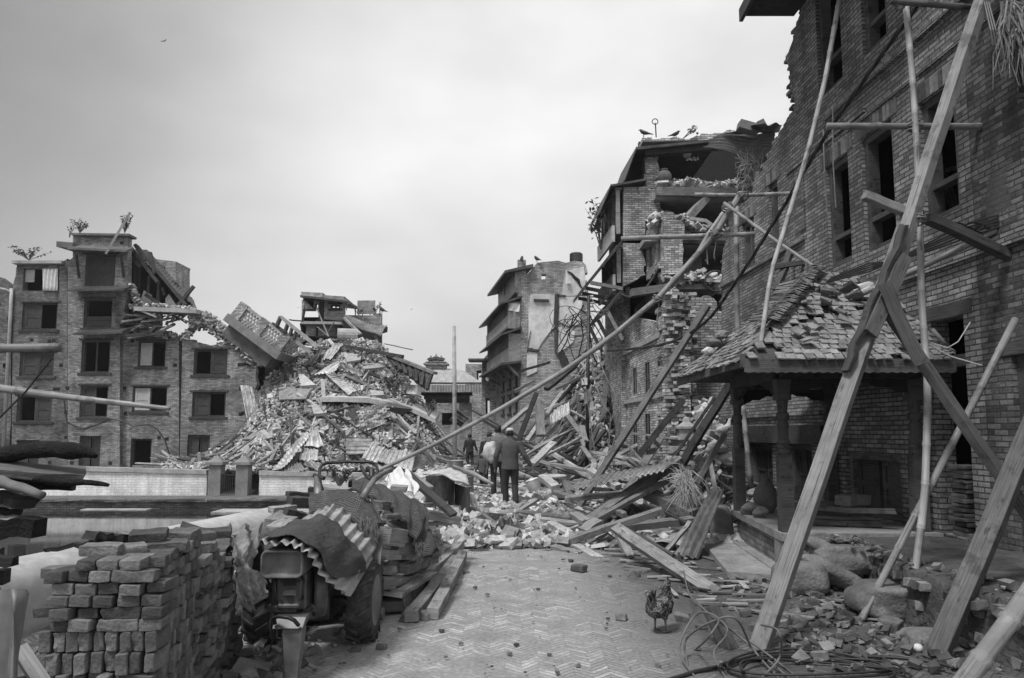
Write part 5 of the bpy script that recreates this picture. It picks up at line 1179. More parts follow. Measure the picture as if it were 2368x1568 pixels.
for a, b_, s_ in (((838, 352), (945, 430), .15), ((843, 392), (950, 440), .2), ((845, 440), (948, 436), .02), ((800, 860), (700, 600), .1), ((820, 640), (870, 760), .1), ((830, 730), (960, 1060), .2), ((840, 740), (950, 1040), .3), ((880, 690), (1030, 980), .2), ((1000, 940), (960, 1100), .05), ((808, 870), (880, 1380), .1), ((960, 1060), (945, 1290), .0), ((1020, 1000), (975, 1360), .1), ((1045, 940), (950, 1300), .1)):
    p, q = qb(*a, 18.9), qb(*b_, 17.5); m.tube([p.lerp(q, t / 8) - V((0, 0, s_ * 4 * t / 8 * (1 - t / 8))) for t in range(9)], .012, 5)
tag(m.build('hanging_wires', 'cable_grey'), 'loose wires hanging from the utility pole down to the rubble', 'wires', kind='stuff')
# ================================================================ near house on the right
def nw(px, py, X0=FX0): q = fac(px, py, X0); return (q.y, q.z)
rn = empty('brick_building', V((wallx(9), 9, 0)), 'tall old brick building with rows of empty windows filling the right of the photo', 'building')
ud = V((KS, 1, 0)); KL = ud.length; un = V((-1, KS, 0)).normalized(); On = V((FX0, 0, 0)); frn = frame_of(On, ud, (0, 0, 1), un)
SPL = nw(2275, 900)[0]
def hole(xa, ya, xb, yb, zb=None):
    a, c = nw(xa, ya), nw(xb, yb); y0, y1 = min(a[0], c[0]), max(a[0], c[0]); z0, z1 = min(a[1], c[1]), max(a[1], c[1])
    if zb is not None: z0 = zb
    return (y0 * KL, z0, y1 * KL, z1)
wins = [(hole(2123, 243, 2220, 482), 'cross'), (hole(1989, 324, 2074, 555), 'cross'), (hole(1908, 389, 1970, 598), 'cross'), (hole(1776, 430, 1802, 567), 'open'), (hole(1714, 520, 1746, 612), 'half'),
        (hole(1883, -30, 1948, 180), 'cross'), (hole(1985, -95, 2050, 81), 'cross'), (hole(2150, 745, 2256, 1230, .5), 'void'),
        (hole(1730, 1026, 1788, 1130, .5), 'door'), (hole(1824, 1026, 1880, 1150, .5), 'door'), (hole(1955, 1045, 2085, 1165, .52), 'door')]
top = [(1667, 1130, 1), (1667, 760, 0), (1669, 600, 0), (1678, 560, 0), (1696, 490, 0), (1735, 462, 0), (1745, 410, 0), (1772, 372, 0), (1790, 332, 0), (1812, 292, 0), (1838, 258, 0), (1826, 205, 0), (1818, 140, 0), (1832, 95, 0), (1850, 30, 0), (1853, -120, 0)]
P = [(nw(x, y)[0] * KL, 0 if g_ else nw(x, y)[1]) for x, y, g_ in top]
zt_ = P[-1][1]; out = [P[0]] + rough(P[1:], .15, .075) + [(SPL * KL, zt_ + 0), (SPL * KL, -.1)]
# keep the ragged edge clear of window W5
m = MB(); m.prism(out, [[(a, b_), (c, b_), (c, d), (a, d)] for (a, b_, c, d), s_ in wins if not (a < 0)], On, ud, (0, 0, 1), un, .22); m.build('wall', 'near_brick', rn)
m = MB()
for i in range(1, len(P) - 1):
    (u0, z0), (u1, z1) = P[i], P[i + 1]; n_ = max(2, int(math.hypot(u1 - u0, z1 - z0) / .062))
    for k in range(n_):
        t = k / n_; u = u0 + (u1 - u0) * t; z = z0 + (z1 - z0) * t
        for j in range(2):
            if rnd() < .72: m.box(frn(u + ru(-.12, .13) , round(z / .06) * .06 + .03, -.06 - j * .1), (.1, .19 * ru(.5, 1.05), .052), ud.to_track_quat('Y', 'Z').to_matrix() @ Matrix.Rotation(ru(-.12, .12), 3, 'X'), .006)
tag(m.build('broken_edge', 'near_loose', rn), kind='stuff')
wr = [(hole(2345, 60, 2480, 160), 'void'), (hole(2337, 822, 2520, 1230, .5), 'void')]
m = MB(); m.prism([(SPL * KL - .002, -.1), (SPL * KL - .002, zt_), (3.0, zt_), (3.0, -.1)], [[(a, b_), (c, b_), (c, d), (a, d)] for (a, b_, c, d), s_ in wr], On, ud, (0, 0, 1), un, .38); m.build('wall', 'near_brick_old', rn)
m = MB(); frn_ = frn; a0, a1 = SPL * KL + .0, SPL * KL + .16
for (a, b_, c, d), st in wins:
    if st == 'void': continue
    window(rn, frn, a, b_, c, d, st, 'wood_near', .05, .09, fd=.15, sill=False, shutter='wood_near_dark', name='door' if st == 'door' else 'window')
    m = MB(); n_ = int((c - a + .3) / .078)                     # upright bricks over the opening
    for i in range(n_): m.box(frn(a - .15 + (i + .5) * (c - a + .3) / n_, d + .115 + ru(-.006, .006), .004), (.012 + .01 * rnd(), .066, .21), ud.to_track_quat('Y', 'Z').to_matrix())
    if st != 'door': m.build('lintel', 'near_loose', rn)
def bx(name, mat, a, b_, z0, z1, n0, n1, root=rn, k=1):
    m = MB(); L_ = b_ - a; n = max(1, int(L_ / 2.2)) if k else 1
    for i in range(n):
        u0 = a + L_ * i / n; u1 = a + L_ * (i + 1) / n - .003; m.hexa([frn(u0, z0, n0), frn(u1, z0, n0), frn(u1, z0, n1), frn(u0, z0, n1), frn(u0, z1, n0), frn(u1, z1, n0), frn(u1, z1, n1), frn(u0, z1, n1)])
    return m.build(name, mat, root)
e_ = .002; zc_ = 6.33
bx('cornice', 'near_brick', 4, nw(1838, 300)[0] * KL - 1.1, zc_, zc_ + .07, e_, .07); bx('cornice', 'near_brick', 4, nw(1838, 300)[0] * KL - 1.1, zc_ + .073, zc_ + .14, e_, .035); bx('ledge', 'near_brick', 4, 10.2, zc_ - .42, zc_ - .36, e_, .03)
bx('ledge', 'near_brick', nw(1862, 560)[0] * KL, nw(1669, 661)[0] * KL, 4.72, 4.79, e_, .05); bx('ledge', 'near_brick', 6.3, nw(2060, 640)[0] * KL, 3.5, 3.57, e_, .055); bx('ledge', 'near_brick', 6.3, nw(2060, 640)[0] * KL, 3.573, 3.63, e_, .03)
bx('ledge', 'near_brick', 11.3, 15.6, nw(1800, 956)[1] - .06, nw(1800, 956)[1], e_, .05); bx('ledge', 'near_brick', 9.7, 12.2, 6.0, 6.06, e_, .04)
for a, c, z0, z1 in ((nw(1862, 500)[0], nw(1838, 500)[0], 4.9, 6.0),): bx('blind_window', 'near_brick_old', a * KL, c * KL, z0, z1, -.0, .02)
a, b_, c, d = wins[7][0]
bx('door_lintel', 'wood_near_dark', a - .15, c + .15, d + .003, d + .16, -.2, .012); bx('door_bar', 'wood_near', a, c, d - .55, d - .42, -.18, -.06); bx('lintel', 'wood_near_dark', nw(1910, 1000)[0] * KL, nw(1704, 1000)[0] * KL, nw(1800, 1024)[1], nw(1800, 984)[1], e_, .09, k=0)
a, b_, c, d = wr[1][0]; bx('door_lintel', 'wood_near_dark', a - .1, c + .2, d + .003, d + .14, -.2, .02)
bx('door_frame', 'wood_near_dark', c - .1, c - .003, .5, d, -.2, -.05)
m = MB(); fl = lambda Ya_, Yb, za, zb: m.hexa([V((wallx(Ya_) + .42, Ya_, za)), V((wallx(Yb) + .42, Yb, za)), V((wallx(Yb) + 3.4, Yb, za)), V((wallx(Ya_) + 3.4, Ya_, za)), V((wallx(Ya_) + .42, Ya_, zb)), V((wallx(Yb) + .42, Yb, zb)), V((wallx(Yb) + 3.4, Yb, zb)), V((wallx(Ya_) + 3.4, Ya_, zb))])
fl(3, 15.5, 3.3, 3.45); m.build('upper_floor', 'interior', rn); m = MB(); fl(3, 11.6, 6.2, 6.35); m.build('upper_floor', 'interior', rn); m = MB(); fl(3, 11.6, 8.6, 8.75); m.build('roof', 'interior', rn)
m = MB(); fl(3, 15.6, .3, .45); m.build('ground_floor', 'interior', rn)
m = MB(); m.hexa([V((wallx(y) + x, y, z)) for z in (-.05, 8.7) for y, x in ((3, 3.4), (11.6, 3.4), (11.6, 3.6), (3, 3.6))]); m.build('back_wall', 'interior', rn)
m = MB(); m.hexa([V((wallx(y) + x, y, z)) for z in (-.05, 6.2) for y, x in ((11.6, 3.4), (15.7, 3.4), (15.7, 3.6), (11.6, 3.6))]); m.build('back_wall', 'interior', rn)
for y in (15.4, 11.4, 3.0):
    m = MB(); m.hexa([V((wallx(y) + x, yy_, z)) for z in (-.05, 8.6 if y < 12 else 5.9) for x, yy_ in ((.39, y), (3.4, y), (3.4, y + .2), (.39, y + .2))]); m.build('cross_wall', 'interior', rn)
for a, b_ in (((1232, 960), (1165, 1000)), ((1160, 940), (1250, 1200)), ((1140, 1000), (1220, 1180))):
    p = fac(1705 + .4053 * a[0], .4053 * a[1], FX0 + .5); q = fac(1705 + .4053 * b_[0], .4053 * b_[1], FX0 + .6); m = MB(); m.beam(p, q, .06, .05); m.build('inner_batten', 'wood_near', rn)
m = MB(); m.hexa([V((x, y, z)) for z in (8.58, 8.72) for x, y in ((3.78, 7.5), (wallx(7.5) - .003, 7.5), (wallx(11.7) - .003, 11.72), (3.85, 11.72))]); m.build('eave', 'wood_dark', rn)
m = MB(); m.beam(V((3.83, 11.7, 8.58)), V((3.76, 8, 8.58)), .06, .22); m.build('eave_board', 'wood_near_dark', rn)
# ---- earth and brick plinth in front of it
rp = [(9.2, 4.0), (8.42, 3.9), (7.7, 3.72), (7.1, 3.55), (6.5, 3.42), (5.9, 3.46), (5.2, 3.55), (4.4, 3.6), (2.5, 3.65)]
m = MB(); nx_, ny_ = 26, 110
for j in range(ny_ + 1):
    y = 2.6 + (8.46 - 2.6) * j / ny_; xe = interp([(b_, a_) for b_, a_ in sorted(rp)], y) + .07 * noise.noise(V((y * 2.2, 1, 0)))
    for i in range(nx_ + 1):
        t = i / nx_; x = xe + (wallx(y) - .01 - xe) * max(0, (t - .18) / .82) if t > .18 else xe + (t - .18) * .25
        z = .47 * sm(t / .18) if t < .18 else .47
        m.v.append(V((x, y, z + .035 * noise.noise(V((x * 2.5, y * 2.5, 2))) + .02 * noise.noise(V((x * 9, y * 9, 2))))))
for j in range(ny_):
    for i in range(nx_): k = j * (nx_ + 1) + i; m.f.append([k, k + 1, k + nx_ + 2, k + nx_ + 1])
tag(m.build('plinth', 'dark_earth', smooth=True), 'low earth covered brick plinth along the foot of the brick building, right of the veranda', 'plinth')
m = MB()                                                     # its worn edge bricks
for j in range(58):
    y = 2.8 + j * .1; xe = interp([(b_, a_) for b_, a_ in sorted(rp)], y)
    for r in range(5):
        if rnd() < .7: m.box((xe + .035 + ru(-.03, .02) + (.05 if r < 4 else .0), y + (.05 if r % 2 else 0), .04 + r * .084 + ru(-.01, .01)), (.2, .09, .066), Matrix.Rotation(ru(-.2, .2), 3, 'Z') @ Matrix.Rotation(ru(-.12, .12), 3, 'Y'), .014)
tag(m.build('plinth_edge', 'near_loose'), 'worn header bricks forming the edge of the low plinth', 'brick edging')
for nm, c, s, sd, lb in (('stone_step', (3.55, 8.0, .30), (.75, .5, .3), 3, 'rough stone step built against the right end of the veranda platform'), ('stone_step', (3.35, 6.75, .16), (.62, .5, .3), 8, 'worn rounded step stone in front of the dark doorway'), ('stone_step', (3.25, 5.95, .04), (.4, .3, .12), 11, 'low flat stone lying at the foot of the plinth')):
    m = MB(); m.rock(c, s, sd, amt=.14, sub=4, sq=.6); tag(m.build(nm, 'boulder', smooth=True), lb, 'stone')

# ================================================================ veranda with tiled roof
rv = empty('veranda', V((3.9, 9.7, 0)), 'open wooden veranda with a sagging tiled hip roof and carved posts against the brick building', 'veranda')
vA, vB = V((3.07, 8.5, 0)), V((3.28, 11.05, 0)); xr = wallx(8.5) - .01; xr2 = wallx(11.05) - .01; PT = .50
def prz(name, mat, loop, z0, z1, root=rv):
    n = len(loop); m = MB(); m.v = [V((x, y, z0)) for x, y in loop] + [V((x, y, z1)) for x, y in loop]; m.f = [list(range(n))[::-1], [n + i for i in range(n)]]
    for i in range(n): j = (i + 1) % n; m.f.append([i, j, n + j, n + i])
    return m.build(name, mat, root)
prz('platform', 'veranda_brick', [(3.11, 8.54), (xr, 8.54), (xr2, 11.0), (3.31, 11.0)], -.03, PT - .09)
prz('platform_edge', 'stone_step', [(3.05, 8.48), (xr, 8.48), (xr2, 11.05), (3.26, 11.05)], PT - .088, PT)
prz('corner_block', 'concrete_mid', [(3.07, 8.5), (3.3, 8.5), (3.3, 8.8), (3.08, 8.8)], -.02, PT - .09)
prz('sloping_base', 'stone_step', [(2.95, 8.42), (3.107, 8.5), (3.30, 11.0), (3.15, 11.0)], -.02, .10)
prz('step', 'stone_step', [(2.42, 8.45), (2.95, 8.2), (3.14, 10.9), (2.75, 10.9)], -.02, .085)
def post(name, x, y, z0, z1, w_, mat='wood_near_dark'):
    m = MB(); h_ = z1 - z0; c = V((x, y, z0)); k = math.sqrt(.5)
    def sq(za, zb, wa, wb): 
        P = [c + V((sx * ww / 2, sy * ww / 2, zz)) for zz, ww in ((za, wa), (zb, wb)) for sx, sy in ((-1, -1), (1, -1), (1, 1), (-1, 1))]; m.hexa(P)
    sq(0, h_ * .5, w_, w_ * .95)
    prof = [(.5, .50), (.52, .56), (.535, .46), (.55, .54), (.565, .44), (.58, .53), (.6, .40), (.66, .40), (.70, .47), (.72, .36), (.74, .5), (.77, .5), (.78, .36), (.86, .46)]
    m.tube([c + V((0, 0, h_ * a)) for a, b_ in prof], [w_ * b_ for a, b_ in prof], 16)
    sq(h_ * .86, h_ * .9, w_ * 1.1, w_ * 1.1); sq(h_ * .9, h_, w_ * .9, w_ * 1.15)
    return m.build(name, mat, rv)
post('post', 3.17, 8.64, PT, 2.26, .148); post('post', 3.33, 10.9, PT, 2.30, .148); post('post', 4.73, 8.66, PT, 2.26, .16); post('post', 4.68, 10.9, PT, 2.30, .16)
for i, (a, b_) in enumerate((((3.17, 8.64), (4.8, 8.66)), ((3.17, 8.72), (3.33, 11.0)), ((3.4, 10.9), (4.72, 10.9)))):
    m = MB(); m.beam(V((a[0], a[1], 2.345)), V((b_[0], b_[1], 2.355)), .13, .15); m.build('beam', 'wood_near_dark', rv)
    ud_ = V((b_[0] - a[0], b_[1] - a[1], 0)); Lh = ud_.length; n_ = V((ud_.y, -ud_.x, 0)).normalized()
    for s_ in (0, 1):                                      # curved bracket boards
        pr = [(0, 0), (.75, 0), (.74, -.03), (.6, -.05), (.5, -.10), (.36, -.10), (.26, -.16), (.16, -.16), (0, -.24)]; pr = [(u if not s_ else Lh - u, z) for u, z in pr]
        m = MB(); m.prism(pr, [], V((a[0], a[1], 2.268)) + n_ * .03, ud_, (0, 0, 1), n_, .05); m.build('bracket', 'wood_black', rv)
E0, E1, E2, AP = V((2.61, 11.55, 2.50)), V((2.57, 8.1, 2.44)), V((wallx(8.1) - .02, 8.1, 2.44)), V((4.08, 9.65, 3.76))
WR = V((wallx(9.6) - .02, 9.6, 3.66)); E3 = V((wallx(11.6) - .02, 11.6, 2.5))
m = MB()
for t in ((E1, E2, WR), (E1, WR, AP), (E0, E1, AP), (E3, E0, AP), (E3, AP, WR)):
    k = len(m.v); m.v += [p - V((0, 0, .02)) for p in t] + [p - V((0, 0, .09)) for p in t]; m.f += [[k, k + 1, k + 2], [k + 5, k + 4, k + 3], [k, k + 3, k + 4, k + 1], [k + 1, k + 4, k + 5, k + 2], [k + 2, k + 5, k + 3, k]]
m.build('roof_deck', 'dark_earth', rv)
def scallop(name, p, q, h_, inn):
    ud_ = V((q.x - p.x, q.y - p.y, 0)); Ls = ud_.length; n_ = V((ud_.y, -ud_.x, 0)).normalized() * inn; ns = int(Ls / .05); pr = [(0, 0), (Ls, 0)]
    for i in range(ns, -1, -1): pr += [(Ls * i / ns, -h_ + (.0 if i % 2 else .014))]
    m = MB(); m.prism(pr, [], p, ud_, V((0, 0, 1)) + V((0, 0, 0)), n_, .035); m.build(name, 'wood_near', rv)
scallop('fascia', E1 + V((0, -.02, .01)), E2 + V((0, -.02, .01)), .16, 1); scallop('fascia', E0 + V((-.02, 0, .01)), E1 + V((-.02, 0, .01)), .15, 1)
def tiles(A, B, Cc, rows, sp, mat, name, skip=None, tw=.092, tl=.15, Dd=None):
    m = MB(); up = (Cc - (A + B) / 2).normalized(); n = (B - A).cross(Cc - A).normalized(); n = n if n.z > 0 else -n; al = (B - A).normalized(); u2 = n.cross(al).normalized(); u2 = u2 if u2.z > 0 else -u2
    hgt = (Cc - A).dot(u2)
    for r in range(rows):
        t = (r + .3) / rows; a = A.lerp(Cc, t); b_ = B.lerp(Dd or Cc, t); l = (b_ - a).length; k = int(l / sp)
        for i in range(k):
            p = a.lerp(b_, (i + .5 + (.5 if r % 2 else 0) * .8) / (k + .5))
            if skip and skip(i / max(k, 1), t): continue
            nz_ = noise.noise(p * 1.6); p = p + n * (.03 + .02 * nz_ + ru(-.003, .006))
            rot = Matrix((al, u2, n)).transposed() @ Euler((R(-7) + ru(-.06, .08), ru(-.06, .06), ru(-.08, .08))).to_matrix(); m.box(p, (tw * ru(.9, 1.05), tl, .018), rot, .006)
    return tag(m.build(name, mat, rv), kind='stuff')
tiles(E1, E2, AP, 19, .105, 'roof_tile', 'tiles', lambda u, t: noise.noise(V((u * 5, t * 6, 3))) > .33 or (u > .55 and t > .45 and rnd() < .6), Dd=WR)
tiles(E0, E1, AP, 22, .12, 'roof_tile', 'tiles', lambda u, t: rnd() < .12, .11, .2)
m = MB(); hip = AP - E1                                     # stacked ridge tiles along the hip
for i in range(44):
    t = .33 + .67 * i / 44; p = E1 + hip * t + V((-.02, -.05, .10)); rot = (hip.normalized()).to_track_quat('X', 'Z').to_matrix() @ Euler((ru(-.06, .06), R(26) + ru(-.10, .10), ru(-.14, .14))).to_matrix()
    for s_ in (-1, 0, 1): m.box(p + rot @ V((0, s_ * .075, -.022 * abs(s_))), (.15, .078, .012), rot @ Matrix.Rotation(s_ * -.45, 3, 'X'), .004)
for i in range(34):
    t = .42 + .52 * i / 34; p = E1 + hip * t + V((-.26, .05, -.02)); rot = (hip.normalized()).to_track_quat('X', 'Z').to_matrix() @ Euler((ru(-.1, .1), R(24) + ru(-.12, .12), ru(-.1, .1))).to_matrix(); m.box(p, (.14, .2, .012), rot, .006)
m.build('ridge_tiles', 'roof_tile', rv)
m = MB()
for _ in range(20):
    u = ru(.1, .9); t = ru(.02, .75); p = E1.lerp(E2, u).lerp(AP, t) + V((0, -.05, .10)); m.box(p, (ru(.08, .22), ru(.06, .16), .03), Euler((ru(.2, .9), ru(-.4, .4), ru(0, 3))).to_matrix(), .012)
tag(m.build('loose_tiles', 'roof_tile', rv), kind='stuff')
m = MB()
for p_, s_ in (((1755, 800), .3), ((1650, 792), .26), ((1668, 775), .22), ((1735, 815), .2), ((1640, 812), .2)): m.rock(at(*p_, 8.9 if p_[0] > 1700 else 10.2), (s_, s_, s_ * .6), int(s_ * 100), amt=.25)
tag(m.build('roof_rubble', 'rubble_near', rv), kind='stuff')
m = MB()
for k in range(7):
    p = at(ru(1930, 1985), ru(650, 672), 9.3); m.sheet(p, p + V((ru(.2, .5), .1, ru(-.15, 0))), p + V((ru(.2, .5), -.1, -.15)), p + V((0, -.1, -.12)), 8, 4, lambda u, v: .04 * math.sin(u * 11 + v * 5))
tag(m.build('plastic_scrap', 'plastic', smooth=True), 'crumpled pale plastic caught at the top of the veranda roof', 'plastic')
# objects on the platform
for i, (x, y, z, l, w_, a, lb) in enumerate([(4.0, 9.1, PT + .05, .9, .12, -.35, 'thick beam lying lowest on the veranda platform'), (4.15, 9.3, PT + .13, 1.1, .11, -.2, 'beam resting across the lowest beam on the veranda'), (3.85, 9.5, PT + .20, .55, .2, .3, 'short flat board on top of the beams on the veranda'), (4.1, 8.95, PT + .22, .9, .1, -.5, 'weathered timber with a rounded end topping the veranda pile'), (4.3, 9.4, PT + .29, .4, .22, .5, 'flat stone slab topmost on the veranda pile'), (3.75, 9.2, PT + .04, .7, .05, -.7, 'thin lath lying at the left of the veranda pile')]):
    m = MB(); d = V((math.cos(a), math.sin(a), 0)) * l / 2; m.beam(V((x, y, z)) - d, V((x, y, z)) + d, w_, w_ * .55, 0, 4, .008); tag(m.build('timber', 'wood_near' if 'slab' not in lb else 'boulder'), lb, 'timber' if 'slab' not in lb else 'stone slab')
for i, (px, py, Y, lb) in enumerate(((1768, 1085, 10.6, 'big ribbed clay jar standing behind the front carved post'),)):
    p = at(px, py, Y); m = MB(); pr = []
    for k in range(11): z = k * .04; r_ = .05 + .12 * math.sin(math.pi * (z + .06) / .52); pr += [(z, r_), (z + .024, r_ * 1.04)]
    lathe(m, V((p.x, p.y, PT)), pr + [(.46, .06), (.49, .08)], 20); tag(m.build('water_jar', 'concrete_dark', smooth=True), lb, 'jar')
for i, (px, py, Y, sx, lb) in enumerate(((1733, 1150, 10.4, .34, 'crumpled sack lying between the two carved posts'), (1757, 1156, 10.0, .16, 'pale bundle of cloth at the foot of the clay jar'))):
    p = at(px, py, Y); m = MB(); m.rock(V((p.x, p.y, PT + .07)), (sx, .22, .18), 5 + i, amt=.3, sub=3); tag(m.build('sack', 'cloth_sack', smooth=True), lb, 'sack')
for i, (c, s, rt_, sd, lb) in enumerate([((2.98, 7.75, .15), (.50, .36, .30), 0, 4, 'big squarish boulder on the ground before the veranda'), ((3.42, 7.95, .32), (.62, .26, .17), -.62, 9, 'upper of two long smooth stones leaning on the veranda platform'), ((3.36, 7.82, .18), (.66, .24, .19), -.5, 6, 'lower of two long smooth stones leaning behind the boulder'), ((3.13, 8.15, .33), (.3, .2, .1), -.5, 2, 'small pointed stone tucked above the two leaning stones')]):
    m = MB(); m.rock(c, [q * 1.1 for q in s], sd, Matrix.Rotation(-rt_, 3, 'Y'), .10, 4, .62 if rt_ == 0 else .9); tag(m.build('boulder', 'boulder', smooth=True), lb, 'stone')
# flat stones stacked in the dark doorway
dw = nw(2205, 1000)[0]
for i in range(15):
    z = .53 + i * .052 + (0 if i else 0); x = wallx(dw) + .12 + ru(-.02, .02); m = MB(); m.box((x, dw + ru(-.02, .02), z), (.24, ru(.24, .31), .043), Matrix.Rotation(ru(-.12, .12), 3, 'Z'), .008)
    o_ = ['bottom', 'second', 'third', 'fourth', 'fifth', 'sixth', 'seventh', 'eighth', 'ninth', 'tenth', 'eleventh', 'twelfth', 'thirteenth', 'fourteenth', 'top'][i]
    tag(m.build('flat_brick', 'stack_brick', bevel=.006), ('%s flat brick%s in the pile standing in the dark doorway' % (o_, '' if i in (0, 14) else ' from the ground')), 'brick', 'flat bricks piled in the doorway')

# ================================================================ props, poles and beams
BG, PG = 'timber beams propping the brick building', 'bamboo poles of the scaffold'
def prop(name, a, b_, w_, h_, mat, label, cat='beam', group=BG, roll=0, seg=6, jit=.006, bevel=.006):
    m = MB(); m.beam(a, b_, w_, h_, roll, seg, jit); return tag(m.build(name, mat, bevel=bevel), label, cat, group)
g0 = gnd(1752, 1500)
prop('wooden_beam', g0 - V((0, 0, .02)), at(2108, 480, 7.0), .135, .10, 'wood_prop', 'longest squared beam propping the wall, leaning across the veranda corner', roll=.35)
prop('wooden_beam', at(2072, 610, 6.86), at(2292, -60, 7.0), .12, .10, 'wood_prop', 'upper beam spliced to the longest prop and running off the top edge', roll=.3)
prop('wooden_plank', at(2013, 772, 6.45), at(2095, 590, 6.75), .13, .035, 'wood_near', 'short split board nailed over the splice of the long prop', 'plank', roll=1.2)
prop('wooden_plank', at(1955, 860, 6.42), at(2090, 520, 6.80), .075, .05, 'wood_near_dark', 'splintered dark strip running beside the splice of the long prop', 'plank', seg=12, jit=.02)
prop('wooden_beam', gnd(2158, 1522) - V((0, 0, .02)), at(2420, 905, 6.1), .145, .11, 'wood_near', 'heavy beam leaning at the lower right corner of the photo', roll=.35)
prop('wooden_plank', at(2044, 655, 6.5), at(2131, 842, 6.35), .115, .04, 'wood_near', 'broad board nailed across below the splice of the long prop', 'plank', roll=1.45)
prop('wooden_beam', at(2052, 720, 6.75), at(2400, 1225, 6.0), .10, .08, 'wood_near', 'diagonal beam crossing the dark doorway down to the right', roll=.3)
prop('wooden_beam', at(1998, 452, 6.9), at(2102, 492, 6.95), .085, .08, 'wood_prop', 'short beam end jutting left from the joint of the long prop')
prop('wooden_beam', at(2140, 503, 7.0), at(2342, 596, 7.25), .11, .09, 'wood_near', 'beam running right from the joint of the long prop to the wall')
prop('wooden_beam', at(1827, 583, 12.0), at(1794, 672, 11.6), .1, .09, 'wood_near', 'short upright beam standing behind the veranda roof ridge'); prop('wooden_beam', at(1788, 618, 11.8), at(1866, 605, 11.7), .09, .08, 'wood_near', 'short level beam crossing behind the veranda roof ridge')
def bam(pts, r0, r1, label, mat='bamboo', node=.38): m = MB(); m.bamboo(pts, r0, r1, node); return tag(m.build('bamboo_pole', mat, smooth=True), label, 'bamboo pole', PG)
bam([at(2092, -10, 7.45), at(2112, 210, 7.4), at(2126, 480, 7.25), at(2130, 700, 7.0), at(2146, 900, 6.8), at(2138, 1150, 6.55), gnd(2100, 1442)], .031, .033, 'tall upright bamboo pole between the doorway and the veranda')
bam([at(2347, 738, 6.95), at(2215, 1000, 6.7), gnd(1987, 1440)], .033, .03, 'bamboo pole leaning from right to left across the dark doorway', 'bamboo_grey')
bam([at(1942, -10, 9.6), at(1908, 182, 9.4), at(1867, 353, 9.1), at(1782, 632, 8.6), at(1755, 818, 8.3)], .034, .026, 'bending bamboo pole standing on the veranda roof corner', 'bamboo')
bam([at(1702, 478, 12.6), at(1704, 735, 12.5), at(1713, 902, 12.4), at(1737, 1126, 12.2)], .042, .042, 'upright bamboo pole seen behind the veranda and its left post')
bam([at(1912, 292, 7.5), at(2337, 293, 7.5)], .036, .036, 'level bamboo pole crossing the upper windows', 'bamboo_grey'); bam([at(2060, 3, 7.3), at(2276, 20, 7.3)], .034, .03, 'dark level bamboo pole at the top edge of the photo', 'wood_near')
bam([at(1606, 450, 12.2), at(1715, 452, 12.1), at(1842, 447, 12.0)], .034, .034, 'level bamboo pole tied at the top of the long sloping pole'); bam([at(1436, 552, 12.6), at(1530, 548, 12.4), at(1640, 545, 12.2), at(1746, 541, 12.0)], .04, .04, 'level bamboo pole tied below the top of the long sloping pole')
bam([at(1714, 446, 12.0), at(1645, 552, 12.0), at(1520, 690, 11.9), at(1400, 790, 11.8), at(1300, 860, 11.7), at(1150, 950, 11.5), at(1000, 1030, 11.3), at(809, 1118, 11.1)], .052, .028, 'very long bamboo pole sloping from the scaffold down to the tiller', 'bamboo', .5)
bam([at(1690, 468, 12.2), at(1640, 538, 12.15), at(1610, 590, 12.1), at(1560, 655, 12.0)], .04, .036, 'shorter bamboo pole tied alongside the top of the long one', 'bamboo')
bam([at(1674, 470, 11.9), at(1792, 556, 11.0), at(1905, 632, 10.2), at(1990, 678, 9.7)], .03, .022, 'thin bamboo pole sloping down to the veranda roof ridge', 'bamboo', .3)
bam([at(1963, 688, 9.2), at(1985, 684, 9.1), at(2018, 666, 9.0)], .035, .035, 'short broken bamboo end lying on the veranda roof'); bam([at(2088, 636, 7.6), at(2170, 600, 7.6), at(2243, 562, 7.5), at(2352, 508, 7.3)], .03, .036, 'bamboo pole lying along the wall above the dark doorway', 'bamboo_grey')
bam([at(2420, 1310, 4.3), at(2330, 1440, 4.05), at(2240, 1560, 3.85), gnd(2110, 1740)], .05, .05, 'thick bamboo pole cut by the lower right corner', 'bamboo')
bam([at(2156, 762, 7.6), at(2185, 795, 7.5)], .02, .02, 'short thin bamboo stick at the top of the dark doorway', 'bamboo_grey'); 
bam([at(-60, 806, 5.5), at(138, 804, 5.5)], .033, .033, 'short thick bamboo pole end entering at the left edge', 'bamboo'); bam([at(-60, 890, 6.4), at(150, 918, 6.1), at(392, 945, 5.9)], .038, .017, 'tapering bamboo pole entering from the left edge', 'bamboo')
bam([at(1530, 772, 11.5), at(1625, 768, 10.9)], .03, .03, 'short bamboo end poking out left of the veranda roof') if False else None
m = MB(); m.tube([at(-20, 985, 5.6), at(60, 905, 5.6), at(122, 826, 5.6)], .008, 6); tag(m.build('iron_rod', 'iron'), 'thin dark rod crossing the two bamboo poles at the left edge', 'rod')
r = empty('street_lamp', at(12, 1115, 18), 'small round lamp on a curved arm at the far left edge', 'street lamp') if False else None
